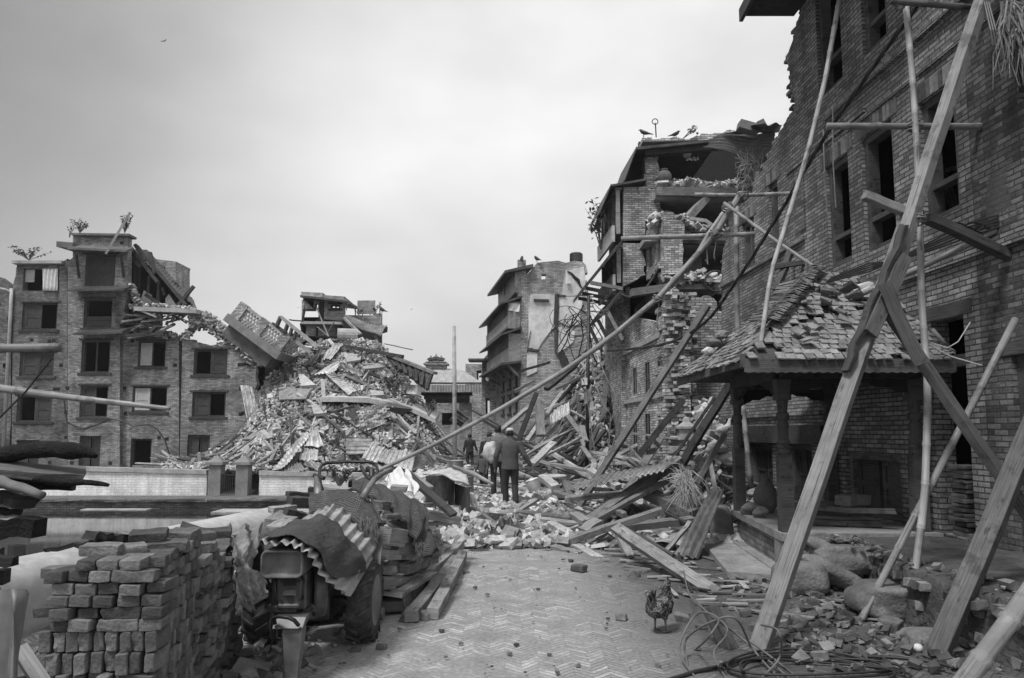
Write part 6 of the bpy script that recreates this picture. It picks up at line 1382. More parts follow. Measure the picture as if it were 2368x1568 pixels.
# ropes
def lash(px, py, Y, r_, label, tail=0):
    c = at(px, py, Y); m = MB()
    for k in range(5):
        e = Euler((ru(-.5, .5), ru(-.5, .5), ru(-.4, .4))).to_matrix(); m.tube([c + e @ V((r_ * 1.15 * math.cos(t * .52), r_ * 1.15 * math.sin(t * .52), (k - 2) * .02)) for t in range(13)], .008, 5)
    if tail: m.tube([c + V((.02 * math.sin(k), 0, -tail * k / 6)) for k in range(7)], .009, 5)
    tag(m.build('rope_lashing', 'rope', smooth=True), label, 'rope', 'rope lashings on the scaffold')
lash(1716, 452, 12.0, .08, 'rope lashing at the very top of the long sloping bamboo', .1); lash(1682, 482, 12.0, .08, 'rope lashing just below the top of the long bamboo'); lash(1652, 543, 12.0, .09, 'rope lashing with hanging ends where the lower level pole is tied', .45)
lash(1520, 690, 11.9, .07, 'rope lashing halfway along the long bamboo', .5); lash(2115, 293, 7.4, .055, 'rope lashing where upright and level bamboo cross the windows', .12); lash(2082, 6, 7.35, .05, 'rope lashing at the top edge of the photo'); lash(2118, 505, 6.9, .07, 'rope lashing at the joint of the long prop', .15); lash(2190, 815, 7.4, .05, 'wire wound on the bar over the dark doorway')
m = MB(); m.tube([at(1633, 560, 12), at(1634, 585, 12), at(1636, 612, 12), at(1630, 600, 12)], .012, 6); tag(m.build('rope', 'rope'), 'loose rope end hanging under the lower level bamboo', 'rope')
for a, b_, c, lb in (((1903, 300), (1906, 400), (1914, 510), 'left of two thin ropes hanging before the windows'), ((1838 + 87, 240), (1926, 380), (1932, 480), 'right of two thin ropes hanging before the windows')): m = MB(); m.tube([at(*a, 9.6), at(*b_, 9.5), at(*c, 9.5)], .009, 6); tag(m.build('rope', 'rope'), lb, 'rope')
# twisted cable bundle
def cablepts(pts, n=60):
    out = []
    for i in range(len(pts) - 1):
        for k in range(n): out.append(pts[i].lerp(pts[i + 1], k / n))
    return out + [pts[-1]]
CP = [at(2160, -40, 7.2), at(2040, 125, 8.0), at(1905, 320, 9.2), at(1795, 505, 10.3), at(1690, 668, 11.2), at(1622, 752, 12.2), at(1530, 797, 14), at(1400, 812, 17)]
sm_ = []
for i in range(len(CP) - 1):
    p0, p1, p2, p3 = CP[max(i - 1, 0)], CP[i], CP[i + 1], CP[min(i + 2, len(CP) - 1)]
    for k in range(16): t = k / 16; sm_.append(.5 * ((2 * p1) + (p2 - p0) * t + (2 * p0 - 5 * p1 + 4 * p2 - p3) * t * t + (3 * p1 - p0 - 3 * p2 + p3) * t ** 3))
m = MB()
for s_ in range(3): m.tube([p + V((math.cos(i * .55 + s_ * 2.1) * .014, 0, math.sin(i * .55 + s_ * 2.1) * .018)) for i, p in enumerate(sm_)], .013, 6)
tag(m.build('cable_bundle', 'cable', smooth=True), 'twisted black cable bundle running down across the brick facade', 'cable')
m = MB()
for k in range(5): m.tube([at(1905 + k * 4, 655 - k * 3, 9.4), at(2010, 628 - k * 5, 8.6), at(2060, 606, 8.0), at(2150, 560 + k * 5, 7.7), at(2230, 520 + k * 8, 7.5), at(2367, 480 + k * 6, 7.2)], .01, 5)
for k in range(6): c = at(2210 + k * 14, 522 + (k % 3) * 7, 7.4); m.tube([c + V((.10 * math.cos(t * .6), .02 * math.sin(t), .035 * math.sin(t * .6))) for t in range(12)], .009, 5)
tag(m.build('wire_run', 'cable'), 'tangled black wires strung along the wall above the doorway', 'wires')
m = MB(); m.tube([at(2150, 798, 7.3), at(2200, 825, 7.2), at(2270, 845, 7.1)], .006, 5); m.tube([at(2145, 790, 7.3), at(2190, 805, 7.2), at(2215, 790, 7.2), at(2243, 745, 7.2)], .006, 5); m.tube([at(2080, 745, 6.9), at(2150, 800, 7.1)], .006, 5); tag(m.build('thin_wire', 'cloth_pale'), 'thin pale wires looping across the top of the dark doorway', 'wire')
# frayed rope and straw at the upper right corner
m = MB()
for k in range(170):
    p = at(ru(2312, 2380), ru(0, 70), ru(6.6, 7.0)); q = p + V((ru(-.12, .2), ru(-.1, .1), ru(-.65, -.2))); m.tube([p, p.lerp(q, .5) + V((ru(-.06, .06), 0, .04)), q], [.012, .009, .003], 4)
tag(m.build('frayed_rope', 'rope'), 'mass of frayed rope fibres hanging at the upper right corner', 'rope')
m = MB()
for k in range(3): m.tube([at(2275 + k * 5, 5, 6.9), at(2290 + k * 6, 70, 6.8), at(2296 + k * 6, 105, 6.8), at(2312 + k * 3, 112, 6.8), at(2322, 80 + k * 9, 6.8), at(2326, 40, 6.8)], .008, 6)
tag(m.build('knotted_rope', 'cable_grey'), 'dark knotted rope hanging beside the frayed fibres', 'rope')
# ================================================================ timbers heaped in the middle of the street (from a crop of the photo)
def E(x, y): return (1011.5 + .4102 * x, 924.8 + .4102 * y)
TG = 'loose timbers in the rubble before the veranda'
def tb(a, Y0, b_, Y1, w_, h_, mat, lb, name='wooden_beam', roll=.2, cat='beam', g_=TG):
    m = MB(); m.beam(at(*E(*a), Y0), at(*E(*b_), Y1), w_, h_, roll, 5, .008); return tag(m.build(name, mat, bevel=.005), lb, cat, g_)
tb((1524, -535), 12.6, (765, 655), 13.4, .125, .1, 'wood_grey', 'tall bare timber standing at a steep slant in mid street')
tb((1385, 0), 14.6, (1125, 325), 14.6, .14, .12, 'wood_dark', 'dark timber slanting before the row of doors'); tb((1650, -90), 12.4, (1310, 470), 12.8, .15, .12, 'wood_dark', 'thick dark timber slanting down left of the veranda'); tb((1560, -10), 12.8, (1260, 420), 13, .05, .05, 'wood_dark', 'thin dark pole beside the thick dark timber')
tb((1008, 722), 9.7, (1575, 1098), 7.7, .145, .08, 'wood_mid', 'long flat beam pointing at the hen on the paving', roll=.5)
tb((718, 803), 10.6, (1268, 622), 10.6, .12, .09, 'wood_mid', 'long pale topped beam lying level over the front of the rubble'); tb((855, 684), 11.6, (1362, 335), 12.6, .17, .12, 'wood_grey', 'thickest beam rising right with its cut end showing')
tb((860, 692), 11.4, (1352, 425), 12.2, .09, .07, 'wood_mid', 'slimmer beam lying just below the thickest one'); tb((1175, 520), 12.2, (1445, 650), 11.4, .2, .16, 'wood_grey', 'stout square beam sloping down right toward the veranda'); tb((855, 396), 14.0, (1020, 492), 13.2, .14, .1, 'wood_pale', 'pale plank propped under the ribbed sheet')
tb((1045, 722), 10.8, (1440, 676), 11, .13, .1, 'wood_grey', 'weathered beam lying level toward the leaning ribbed sheet'); tb((580, 672), 11.8, (925, 706), 11.4, .12, .05, 'wood_mid', 'grey plank lying level at the middle of the rubble'); tb((452, 634), 12.4, (755, 668), 12, .13, .07, 'wood_grey', 'dark sided plank behind the grey plank in mid rubble')
tb((525, 796), 10.9, (640, 830), 10.7, .1, .07, 'wood_pale', 'short pale block of wood on the front edge of the rubble'); tb((610, 828), 10.9, (830, 750), 11, .1, .08, 'wood_mid', 'timber rising right from the front edge of the rubble'); tb((652, 828), 10.5, (805, 868), 10.2, .11, .06, 'wood_mid', 'plank end sticking out over the paving'); tb((770, 815), 10.6, (935, 908), 9.8, .11, .05, 'wood_pale', 'pale board sloping onto the paving')
tb((1020, 752), 10.2, (1085, 895), 9.9, .11, .1, 'wood_pale', 'short thick log lying upright against the long flat beam'); tb((718, 560), 12.6, (1085, 522), 12.6, .12, .08, 'wood_mid', 'level timber below the big ribbed sheet'); tb((636, 362), 15.2, (905, 412), 14.6, .08, .06, 'wood_pale', 'thin pale lath near the hoop in the rubble'); tb((590, 432), 14.2, (665, 495), 13.5, .16, .1, 'wood_pale', 'short pale board just right of the bucket')
tb((655, 520), 13.2, (800, 560), 12.8, .1, .07, 'wood_grey', 'small grey timber half sunk in the bricks'); tb((765, 645), 11.8, (840, 690), 11.3, .14, .08, 'wood_pale', 'pale short board below the steep bare timber'); tb((640, 690), 11.6, (745, 755), 10.9, .12, .06, 'wood_pale', 'small board tipped forward in the front rubble')
tb((530, 362), 15.5, (655, 240), 16.5, .16, .06, 'wood_pale', 'pale wide board standing on the slope of the right heap'); tb((470, 330), 16, (650, 225), 17, .06, .05, 'wood_mid', 'slim lath beside the pale wide board'); tb((1090, 500), 12.6, (1310, 560), 11.8, .12, .1, 'wood_mid', 'grey board bridging the crossed beams'); tb((930, 590), 12, (1055, 650), 11.4, .09, .08, 'wood_grey', 'short timber caught between the crossed beams')
tb((820, 745), 11, (905, 690), 11.2, .17, .12, 'wood_pale', 'chunky cut block resting on the front beam'); tb((1200, 600), 11.4, (1460, 720), 10.6, .05, .05, 'wood_dark', 'dark stick sloping right under the square beam'); tb((1290, 850), 9.8, (1420, 690), 10.6, .06, .05, 'wood_mid', 'thin stick leaning on the ribbed sheet by the veranda'); tb((1620, 190), 11.7, (1460, 470), 11.6, .085, .08, 'wood_grey', 'round dark pole leaning on the left veranda post')
tb((1450, 1050), 8.3, (1690, 1210), 6.9, .12, .03, 'wood_mid', 'thin long board lying beside the coiled cables'); tb((1060, 725), 10.4, (1330, 880), 9.6, .05, .05, 'wood_dark', 'thin dark batten beside the long flat beam'); tb((430, 640), 12.6, (560, 560), 13, .07, .05, 'wood_mid', 'small stick near the walking man\'s boots')
def cs(pts, Ys, mat, lb, pitch=.11, amp=.018, rib=0, bend=.03):
    P = [at(*E(*p), Y) for p, Y in zip(pts, Ys)]; P = P[rib:] + P[:rib]; m = MB(); m.corr(*P, pitch=pitch, amp=amp, bend=bend, th=.006); return tag(m.build('corrugated_sheet', mat, smooth=True), lb, 'metal sheet', 'corrugated sheets in the street rubble')
cs([(735, 512), (800, 460), (1345, 330), (1275, 402)], [11.9, 12.6, 12.2, 11.6], 'tin_grey', 'large ribbed sheet lying slanted across the middle of the rubble', rib=3, pitch=.09)
cs([(1530, 525), (1622, 512), (1470, 905), (1335, 872)], [10.9, 10.7, 9.6, 9.7], 'tin_leaning', 'big corrugated sheet leaning against the veranda platform', pitch=.085, amp=.022)
cs([(1165, 765), (1430, 735), (1400, 812), (1200, 815)], [10.9, 10.9, 10.3, 10.4], 'tin_grey', 'flat ribbed sheet on the ground left of the veranda step', rib=1)
cs([(300, 740), (440, 720), (450, 790), (310, 815)], [11.2, 11.2, 10.7, 10.7], 'tin_dark', 'dark buckled ribbed sheet at the front edge of the rubble', bend=.12, amp=.03)
cs([(330, 700), (420, 690), (440, 740), (330, 760)], [11.6, 11.6, 11.2, 11.2], 'tin_dark', 'second dark buckled sheet just behind the front one', bend=.12, amp=.03)
cs([(1130, 760), (1330, 700), (1370, 730), (1180, 790)], [11.4, 11.4, 11.1, 11.1], 'tin_grey', 'grey ribbed sheet partly under the level weathered beam', rib=1)
cs([(620, 60), (745, 10), (745, 80), (625, 145)], [19, 19, 18.6, 18.6], 'tin_pale', 'pale sheet standing on the right heap behind the pole', rib=0, bend=.06); cs([(820, -60), (870, -70), (875, 0), (830, 30)], [19, 19, 18.8, 18.8], 'wood_grey', 'dark sheet beside the utility pole', bend=.05)
cs([(165, 530), (215, 540), (235, 610), (185, 600)], [13.5, 13.5, 13, 13], 'tin_pale', 'small pale ribbed sheet beside the tin fence')
for px, py, Y, px2, py2, Y2, w_, mt_, lb in [(1262, 900, 20, 1330, 845, 21, .16, 'wood_dark', 'dark beam lying on the crest of the right heap'), (1295, 815, 21, 1310, 850, 21, .35, 'wood_dark', 'broad dark board upright on the crest of the right heap'), (1140, 1010, 19, 1225, 940, 20, .13, 'wood_pale', 'pale beam pointing up at the foot of the right heap'), (1195, 1035, 18, 1240, 910, 20, .12, 'wood_black', 'black beam pointing up behind the walkers'),
        (1218, 1020, 18, 1302, 905, 19.5, .1, 'wood_mid', 'slanting lath on the left slope of the right heap'), (1250, 1008, 18, 1248, 930, 18.6, .2, 'wood_grey', 'short stump standing in the right heap'), (1200, 860, 23, 1270, 838, 22, .12, 'wood_dark', 'dark level beam jutting left from the heap crest'), (1355, 1020, 15.8, 1345, 985, 16, .1, 'wood_pale', 'pale board hung on the utility pole'),
        (1210, 1080, 17, 1345, 1010, 17.6, .08, 'wood_pale', 'long thin lath lying up the front of the right heap'), (1285, 900, 20, 1350, 868, 20, .1, 'wood_grey', 'grey lath near the top of the right heap'), (1230, 960, 19, 1290, 935, 19, .1, 'wood_pale', 'pale lath halfway up the right heap'), (1190, 905, 22, 1235, 880, 22, .14, 'wood_grey', 'stub of beam at the left shoulder of the right heap')]:
    m = MB(); m.beam(at(px, py, Y), at(px2, py2, Y2), w_, w_ * .6, .2, 4, .01); tag(m.build('timber', mt_), lb, 'timber', 'timbers lying on the right heap')
# straw bundle
m = MB()
for _ in range(420):
    c = at(*E(1400 + random.gauss(0, 18), 470 + random.gauss(0, 30)), 11.6 + ru(-.2, .2)); a = random.gauss(-1.5, .45) if rnd() < .75 else random.gauss(2.2, .5); l = ru(.15, .5) if a < 0 else ru(.1, .3)
    q = c + V((math.cos(a) * l, ru(-.12, .1), math.sin(a) * l)); m.tube([c, c.lerp(q, .5) + V((ru(-.03, .03), 0, .03)), q], [.006, .005, .002], 3)
tag(m.build('straw_bundle', 'straw'), 'bundle of pale straw lying on the rubble left of the veranda', 'straw')
m = MB(); c = at(1586, 985, 13.6); pr = [(0, .17), (.18, .15), (.2, .21), (.24, .21), (.26, .17), (.32, .08), (.4, .06), (.42, .0)]; m.tube([c + V((0, 0, z - .25)) for z, r_ in pr], [r_ for z, r_ in pr], 4, ax=(1, 1, 0)); tag(m.build('stone_finial', 'plaster_grey'), 'pale square stone finial standing on the rubble left of the veranda', 'finial')
m = MB()
for k in range(14): p = at(ru(1555, 1600), 1010 + k * 9, 13.3); m.box((p.x, p.y, 1.35 - k * .085), (.3, .25, .07), Matrix.Rotation(ru(-.2, .2), 3, 'Z'), .01)
tag(m.build('brick_pier', 'loose_brick'), 'crumbling pier of loose bricks under the stone finial', 'brick pier')
m = MB(); m.tube([at(*E(1600, 700), 11.0) + V((0, 0, z)) for z in (-.35, -.3, -.1, .12, .24, .28)], [.12, .16, .17, .16, .1, .04], 14); tag(m.build('sack', 'cloth_sack', smooth=True), 'tall filled sack standing behind the leaning corrugated sheet', 'sack')
m = MB(); c = at(*E(650, 430), 14.2); m.tube([c + V((.24 * math.cos(t * .4), .24 * math.sin(t * .4), 0)) for t in range(17)], .03, 8); tag(m.build('hoop', 'plaster_grey', smooth=True), 'pale hoop lying on the bricks right of the bucket', 'hoop')
# loose single bricks and lumps on the paving
for i, (px, py, s_, lb) in enumerate([(1340, 1320, .17, 'large single stone on the paving before the rubble'), (1467, 1333, .14, 'squared brick chunk on the paving near the long flat beam'), (1436, 1432, .1, 'small brick lump left of the hen'), (1577, 1435, .12, 'brick lump right of the hen'), (1623, 1452, .09, 'dark small lump between hen and wooden stub'), (1320, 1296, .06, 'tiny chip on the paving near the rubble edge'),
        (940, 1433, .13, 'brick lump left below the three long beams'), (985, 1430, .13, 'brick lump right below the three long beams'), (883, 1498, .08, 'small brick lump on the dirt right of the tyre'), (823, 1505, .07, 'small flat stone on the dirt below the tyre'), (1078, 1325, .07, 'wood chip right of the three long beams'), (1520, 1541, .05, 'tiny pebble at the lower middle'), (1612, 1500, .06, 'pebble near the coiled cable'),
        (2290, 1440, .18, 'brick lump at the foot of the plinth corner'), (2062, 1455, .17, 'square brick on the ground under the leaning bamboo'), (1850, 1445, .14, 'flat brick piece left of the leaning bamboo'), (1985, 1405, .22, 'flat stone slab on the ground before the doorway'), (2100, 1410, .16, 'upright brick fragment at the foot of the tall bamboo'), (1720, 1335, .1, 'brick chip lying on the veranda step'), (2024, 1365, .12, 'brick chip at the plinth foot'), (1885, 1400, .12, 'brick chip under the boulder'), (1810, 1380, .12, 'brick chip left of the boulder')]):
    p = gnd(px, py + 3); m = MB(); m.box(p + V((0, 0, s_ * .28)), (s_, s_ * .7, s_ * .55), Matrix.Rotation(ru(0, 3), 3, 'Z') @ Matrix.Rotation(ru(-.1, .1), 3, 'X'), s_ * .14); tag(m.build('brick_lump', 'stack_brick', bevel=s_ * .09), lb, 'brick', 'loose lumps on the ground')
m = MB(); p = gnd(2123, 1508); m.rock(p + V((0, 0, .03)), (.07, .07, .065), 2, amt=.03, sub=3); tag(m.build('ball', 'plaster', smooth=True), 'small white ball on the dirt beside the heavy corner beam', 'ball')
m = MB()
for _ in range(620):
    x = ru(2.0, 3.7); y = ru(5.2, 8.3); 
    if x / y < .27 + .1 * rnd(): continue
    if x > 3.4 and y < 8.2: z = .5
    else: z = .02
    s_ = .016 + .085 * rnd() ** 2.2; m.box((x, y, z + s_ * .2), (s_, s_ * ru(.5, .9), s_ * .5), Euler((ru(-.4, .4), ru(-.4, .4), ru(0, 6))).to_matrix(), s_ * .15)
for _ in range(200):
    x = -2.6 + 1.6 * rnd(); y = ru(4.6, 9.5)
    if x > -1.2 - .0 * y and rnd() < .8: continue
    s_ = .01 + .05 * rnd() ** 2; m.box((x, y, .02 + s_ * .2), (s_, s_ * .7, s_ * .5), Euler((ru(-.4, .4), ru(-.4, .4), ru(0, 6))).to_matrix(), s_ * .15)
for _ in range(330):
    x = ru(-1.6, 2.3); y = ru(4.2, 10.6); s_ = .006 + .035 * rnd() ** 3; m.box((x, y, .025), (s_, s_ * .7, s_ * .5), Euler((0, 0, ru(0, 6))).to_matrix(), s_ * .1)
tag(m.build('gravel', 'near_loose'), 'crumbled brick bits scattered over the dirt and paving', 'brick bits', kind='stuff')
# ================================================================ coils of cable, stub
m = MB()
def loop(m, cx, cy, rx, ry, a0, a1, z0, z1, r_, wob=.03, n=40):
    sd = rnd() * 9; P = []
    for i in range(n + 1):
        t = i / n; a = a0 + (a1 - a0) * t; P.append(V((cx + rx * math.cos(a) * (1 + wob * math.sin(3 * a + sd)), cy + ry * math.sin(a) * (1 + wob * math.cos(2 * a + sd)), .03 + z0 + (z1 - z0) * t + .02 * math.sin(a * 2 + sd))))
    m.tube(P, r_, 7)
for i in range(4): loop(m, 2.05 + ru(-.06, .06), 5.15 + ru(-.08, .08), ru(.5, .62), ru(.26, .34), ru(0, 6), ru(9, 12), .0, .05 * i * .3, .0085, n=60)
loop(m, 2.2, 5.1, .8, .42, .2, 3.0, 0, .02, .012)
m.tube([V((1.5, 5.3, .03)), V((1.25, 5.2, .02)), V((1.0, 5.0, .02)), V((.85, 4.7, .02))], .014, 7); m.tube([V((2.1, 4.9, .02)), V((2.4, 4.8, .02)), V((2.8, 5.0, .02)), V((3.0, 4.6, .02))], .013, 7)
tag(m.build('cable_coil', 'cable', smooth=True), 'coil of black cable lying flat at the bottom right of the paving', 'cable')
m = MB()
for pts in ([(1590, 1540, 0), (1585, 1480, .12), (1640, 1440, .3), (1700, 1430, .35), (1740, 1500, .1), (1800, 1568, 0)], [(1760, 1445, .2), (1800, 1460, .3), (1802, 1520, .1), (1760, 1568, .0)], [(1600, 1380, .3), (1640, 1420, .3), (1720, 1480, .1), (1850, 1590, 0)], [(1580, 1320, .2), (1600, 1385, .2), (1680, 1450, .25), (1650, 1510, .1), (1680, 1570, 0)], [(1610, 1500, .05), (1640, 1470, .3), (1660, 1430, .35), (1610, 1420, .3), (1570, 1500, .1), (1610, 1570, 0)], [(1730, 1480, .15), (1810, 1540, .02), (1870, 1590, 0)]):
    q = [gnd(a, b_, z) for a, b_, z in pts]; s2 = []
    for i in range(len(q) - 1):
        p0, p1, p2, p3 = q[max(i - 1, 0)], q[i], q[i + 1], q[min(i + 2, len(q) - 1)]
        for k in range(8): t = k / 8; s2.append(.5 * ((2 * p1) + (p2 - p0) * t + (2 * p0 - 5 * p1 + 4 * p2 - p3) * t * t + (3 * p1 - p0 - 3 * p2 + p3) * t ** 3))
    m.tube(s2 + [q[-1]], .008, 7)
tag(m.build('cable_loops', 'cable_grey', smooth=True), 'springy loops of pale grey cable around the short wooden stub', 'cable')
m = MB(); m.tube([gnd(1560, 1250, .1), gnd(1585, 1330, .05), gnd(1600, 1370, .03)], .012, 6); m.tube([gnd(1500, 1300, .02), gnd(1700, 1325, .03), gnd(1810, 1350, .03)], .006, 5); tag(m.build('cable', 'cable'), 'thin black cable trailing along the veranda step', 'cable')
prop('wooden_stub', gnd(1690, 1500) - V((0, 0, .02)), at(1640, 1402, 5.95), .11, .09, 'wood_near', 'short wooden stub leaning left among the cable loops', 'post', None)
# ================================================================ stack of old bricks at the lower left
BASE = []
for k in range(10):                                        # ten differently worn brick blanks, x = length .2, y = .1, z = .055 (shared by all copies)
    bm = bmesh.new(); bmesh.ops.create_cube(bm, size=1); bmesh.ops.subdivide_edges(bm, edges=bm.edges[:], cuts=3, use_grid_fill=True)
    for v in bm.verts:
        n = v.co.normalized(); e = sum(abs(c) > .49 for c in v.co)
        v.co = V((v.co.x * .198, v.co.y * .098, v.co.z * .054)) * (1 - (.0, .0, .004, .018)[e]) ; q = v.co * 14 + V((k * 7, 0, k))
        v.co += V((noise.noise(q), noise.noise(q + V((5, 0, 0))), noise.noise(q + V((0, 5, 0))))) * (.006 if k % 3 else .010) + V((noise.noise(q * 3), noise.noise(q * 3 + V((5, 0, 0))), noise.noise(q * 3 + V((0, 5, 0))))) * .003
        if k in (2, 5, 8) and v.co.x > .07: v.co.x -= .03 * max(0, noise.noise(v.co * 20 + V((k, 1, 1)))) + .012
    me = bpy.data.meshes.new('stack_brick'); bm.to_mesh(me); bm.free(); me.materials.append(MATS['stack_brick'])
    for p in me.polygons: p.use_smooth = False
    BASE.append(me)
PEND = []
def sbrick(c, yaw, stand, label, tilt=0):
    """stand: flat, edge (on its long edge), end-on views come from yaw"""
    PEND.append((V(c), yaw, stand, label, tilt)); return
def mkbrick(c, yaw, stand, label, tilt):
    o = bpy.data.objects.new('brick', random.choice(BASE)); col.objects.link(o)
    md = o.modifiers.new('bevel', 'BEVEL'); md.width = .003; md.segments = 1; md.limit_method = 'ANGLE'; md.angle_limit = R(50)
    o.location = c; rx = R(90) if stand == 'edge' else 0
    o.rotation_euler = (Euler((0, 0, yaw)).to_matrix() @ Euler((ru(-.05, .05) + tilt, ru(-.05, .05), ru(-.07, .07))).to_matrix() @ Euler((rx, 0, 0)).to_matrix()).to_euler()
    k = ru(.93, 1.06) * SK; o.scale = (k, k, k)
    return tag(o, label, 'brick', 'old bricks piled in the near stack')
SK = .86
ORD = lambda n: 'first second third fourth fifth sixth seventh eighth ninth tenth eleventh twelfth thirteenth fourteenth fifteenth sixteenth seventeenth eighteenth nineteenth twentieth'.split()[n - 1]
Cn = V((-1.49, 3.22, 0)); dR = V((-.46, 2.1, 0)); LR = dR.length; dR.normalize(); dL = V((-1, -.06, 0)).normalized(); aR = math.atan2(dR.y, dR.x); aL = math.atan2(dL.y, dL.x)
nR = V((dR.y, -dR.x, 0)); nL = V((-dL.y, dL.x, 0)) ; nL = nL if nL.y < 0 else -nL
def bulge(u, z): return nR * (.03 * math.sin(u * 3.1 + z * 5) + .02 * math.sin(u * 7 - z * 4))
z = 1.105; c_ = 0
for r, kd in enumerate(['flat'] * 6 + ['edge', 'edge', 'mix', 'edge', 'edge', 'edge', 'edge']):
    h = .050 if kd == 'flat' else .088; z -= h; c_ += 1; u = (.10, .04, 0, .01, 0, .01, .02)[min(r, 6)]; k = 0; Lw = (.34, .42, .46, .45, .47, .46, .5, .54, .56)[min(r, 8)]
    if z < .25: break
    while u < Lw:
        k += 1; lb = 'brick at the near end of the stack, %s course down, %s from corner' % (ORD(c_), ORD(k))
        if kd == 'flat':
            if rnd() < .22: wd = .176; sbrick(Cn + dL * (u + wd / 2) - nL * (.045 + ru(-.01, .01)) + V((0, 0, z + h / 2)), aL, 'flat', lb)
            else: wd = .091; sbrick(Cn + dL * (u + wd / 2) - nL * (.09 + ru(-.02, .02)) + V((0, 0, z + h / 2)), aL + R(90), 'flat', lb)
        else:
            if kd == 'mix' and k == 1 or (r == 10 and k == 1): wd = .18; sbrick(Cn + dL * (u + wd / 2) - nL * .028 + V((0, 0, z + h / 2)), aL, 'edge', lb)
            else: wd = .0525; sbrick(Cn + dL * (u + wd / 2) - nL * (.09 + ru(-.02, .02)) + V((0, 0, z + h / 2)), aL + R(90), 'edge', lb)
        u += wd + ru(.001, .007)
z = 1.10; c_ = 0
for r, kd in enumerate(['flat'] * 4 + ['edge'] * 9):
    h = .050 if kd == 'flat' else .088; z -= h; c_ += 1; u = .19 if kd == 'flat' and r % 2 else .10; k = 0
    if z < .1: break
    while u < .74:
        k += 1
        lb = 'brick on the street side of the stack, %s course down, %s from corner' % (ORD(c_), ORD(k))
        wd = .091 if kd == 'flat' else .0525
        sbrick(Cn + dR * (u + wd / 2) - nR * (.09 + ru(-.012, .012)) + bulge(u, z) * .5 + V((0, 0, z + h / 2)), aR + R(90), kd, lb); u += wd + ru(.001, .007)
z = .05
for r in range(19):
    u = .78 + ru(0, .05); k = 0; z0_ = z
    while u < LR - .05:
        k += 1; wd = .177 if rnd() < .4 else .091; top_ = 1.04 - .16 * (u - .7) / 1.4 + .05 * math.sin(u * 7)
        if z0_ < top_:
            lb = 'brick at the tractor end of the stack, %s course up, %s along' % (ORD(r + 1), ORD(k)); B_ = bulge(u, z0_); sg = V((0, 0, -.05 * (u - .76) * (z0_ / 1.0)))
            if wd > .15: sbrick(Cn + dR * (u + wd / 2) - nR * (.045 + ru(-.025, .025)) + B_ + sg + V((0, 0, z0_ + ru(-.007, .007))), aR, 'flat', lb, ru(-.12, .12))
            else: sbrick(Cn + dR * (u + wd / 2) - nR * (.09 + ru(-.03, .03)) + B_ + sg + V((0, 0, z0_ + ru(-.007, .007))), aR + R(90), 'flat', lb, ru(-.12, .12))
        u += wd + ru(.002, .014)
    z += .053
for (px, py, Y, yaw, tl, lb) in ((345, 1238, 3.6, .25, .2, 'long brick tilted up on top of the stack'), (240, 1270, 3.35, .1, .05, 'rounded broken brick at the left end of the stack top'), (290, 1272, 3.42, .6, 0, 'brick lying level beside the tilted one on the stack top'), (425, 1235, 3.9, -.4, .3, 'dark brick leaning on the stack top, third from the corner'), (460, 1240, 4.2, .9, .1, 'small brick on the stack top before the tarpaulin'), (502, 1232, 4.5, .3, .2, 'last brick on the stack top, next to the tarpaulin'), (395, 1262, 3.6, .4, .1, 'brick lying on the stack top just behind the corner'), (150, 1322, 3.55, .15, .05, 'brick on the lower shoulder at the left of the stack')):
    sbrick(at(px, py, Y), yaw, 'flat', lb, tl)
def shown(q):
    c = q[0]; py = 998 + (CZ - c.z) * F / c.y; px = W / 2 + c.x * F / c.y; return (0 if py < 1590 and px > -20 else 50) + c.y + (.9 if 'tractor end' in q[3] and c.z < .45 else 0) - (5 if 'stack top' in q[3] or 'top of the' in q[3] else 0)
PEND.sort(key=shown); rest = MB()
for i, q in enumerate(PEND):
    if i < 292: mkbrick(*q)
    else: rest.box(q[0], (.17, .084, .046), Euler((0, 0, q[1])).to_matrix() @ Euler((R(90) if q[2] == 'edge' else 0, 0, 0)).to_matrix() @ Euler((q[4], ru(-.05, .05), ru(-.07, .07))).to_matrix(), .006)
tag(rest.build('brick', 'stack_brick'), 'farther and lower bricks of the near stack', 'brick', 'old bricks piled in the near stack', 'stuff')
m = MB(); P = [Cn + dR * .14 - nR * .16 + dL * .10, Cn + dR * (LR - .1) - nR * .17, Cn + dR * (LR - .1) + V((-.7, 0, 0)), Cn + dL * .46 + V((0, .12, 0))]
m.hexa([p + V((0, 0, 0)) for p in P] + [p + V((0, 0, zz)) for p, zz in zip(P, (1.0, .93, .9, .85))]); tag(m.build('brick_stack_core', 'near_loose'), 'packed inner bricks of the near stack seen only through its gaps', 'brick pile', kind='stuff')
m = MB()
for _ in range(150):
    a, b_ = rnd(), rnd(); p = P[0].lerp(P[1], a).lerp(P[3].lerp(P[2], a), b_); m.box(p + V((0, 0, .95 - .1 * b_ + ru(-.03, .05))), brk(.95), Euler((ru(-.35, .35), ru(-.35, .35), ru(0, 6))).to_matrix(), .008)
for _ in range(120):
    p = V((ru(-2.0, -1.45), ru(4.3, 5.7), ru(.0, .05))); p = p if p.x > -1.2 - .13 * p.y - .05 else p + V((.25, 0, 0)); m.box(p, brk(.8), Euler((ru(-.6, .6), ru(-.6, .6), ru(0, 6))).to_matrix(), .01)
tag(m.build('brick_rubble', 'near_loose'), 'broken bricks heaped on top of the near stack and at its far foot', 'brick rubble', kind='stuff')
def woodthing(a, Ya, b_, Yb, w_, h_, mat, lb, jit=.015, name='timber', roll=0, taper=1): m = MB(); m.beam(at(*a, Ya), at(*b_, Yb), w_, h_, roll, 8, jit, taper=taper); return tag(m.build(name, mat), lb, 'timber', 'charred timbers at the left edge' if name == 'charred_timber' else None)
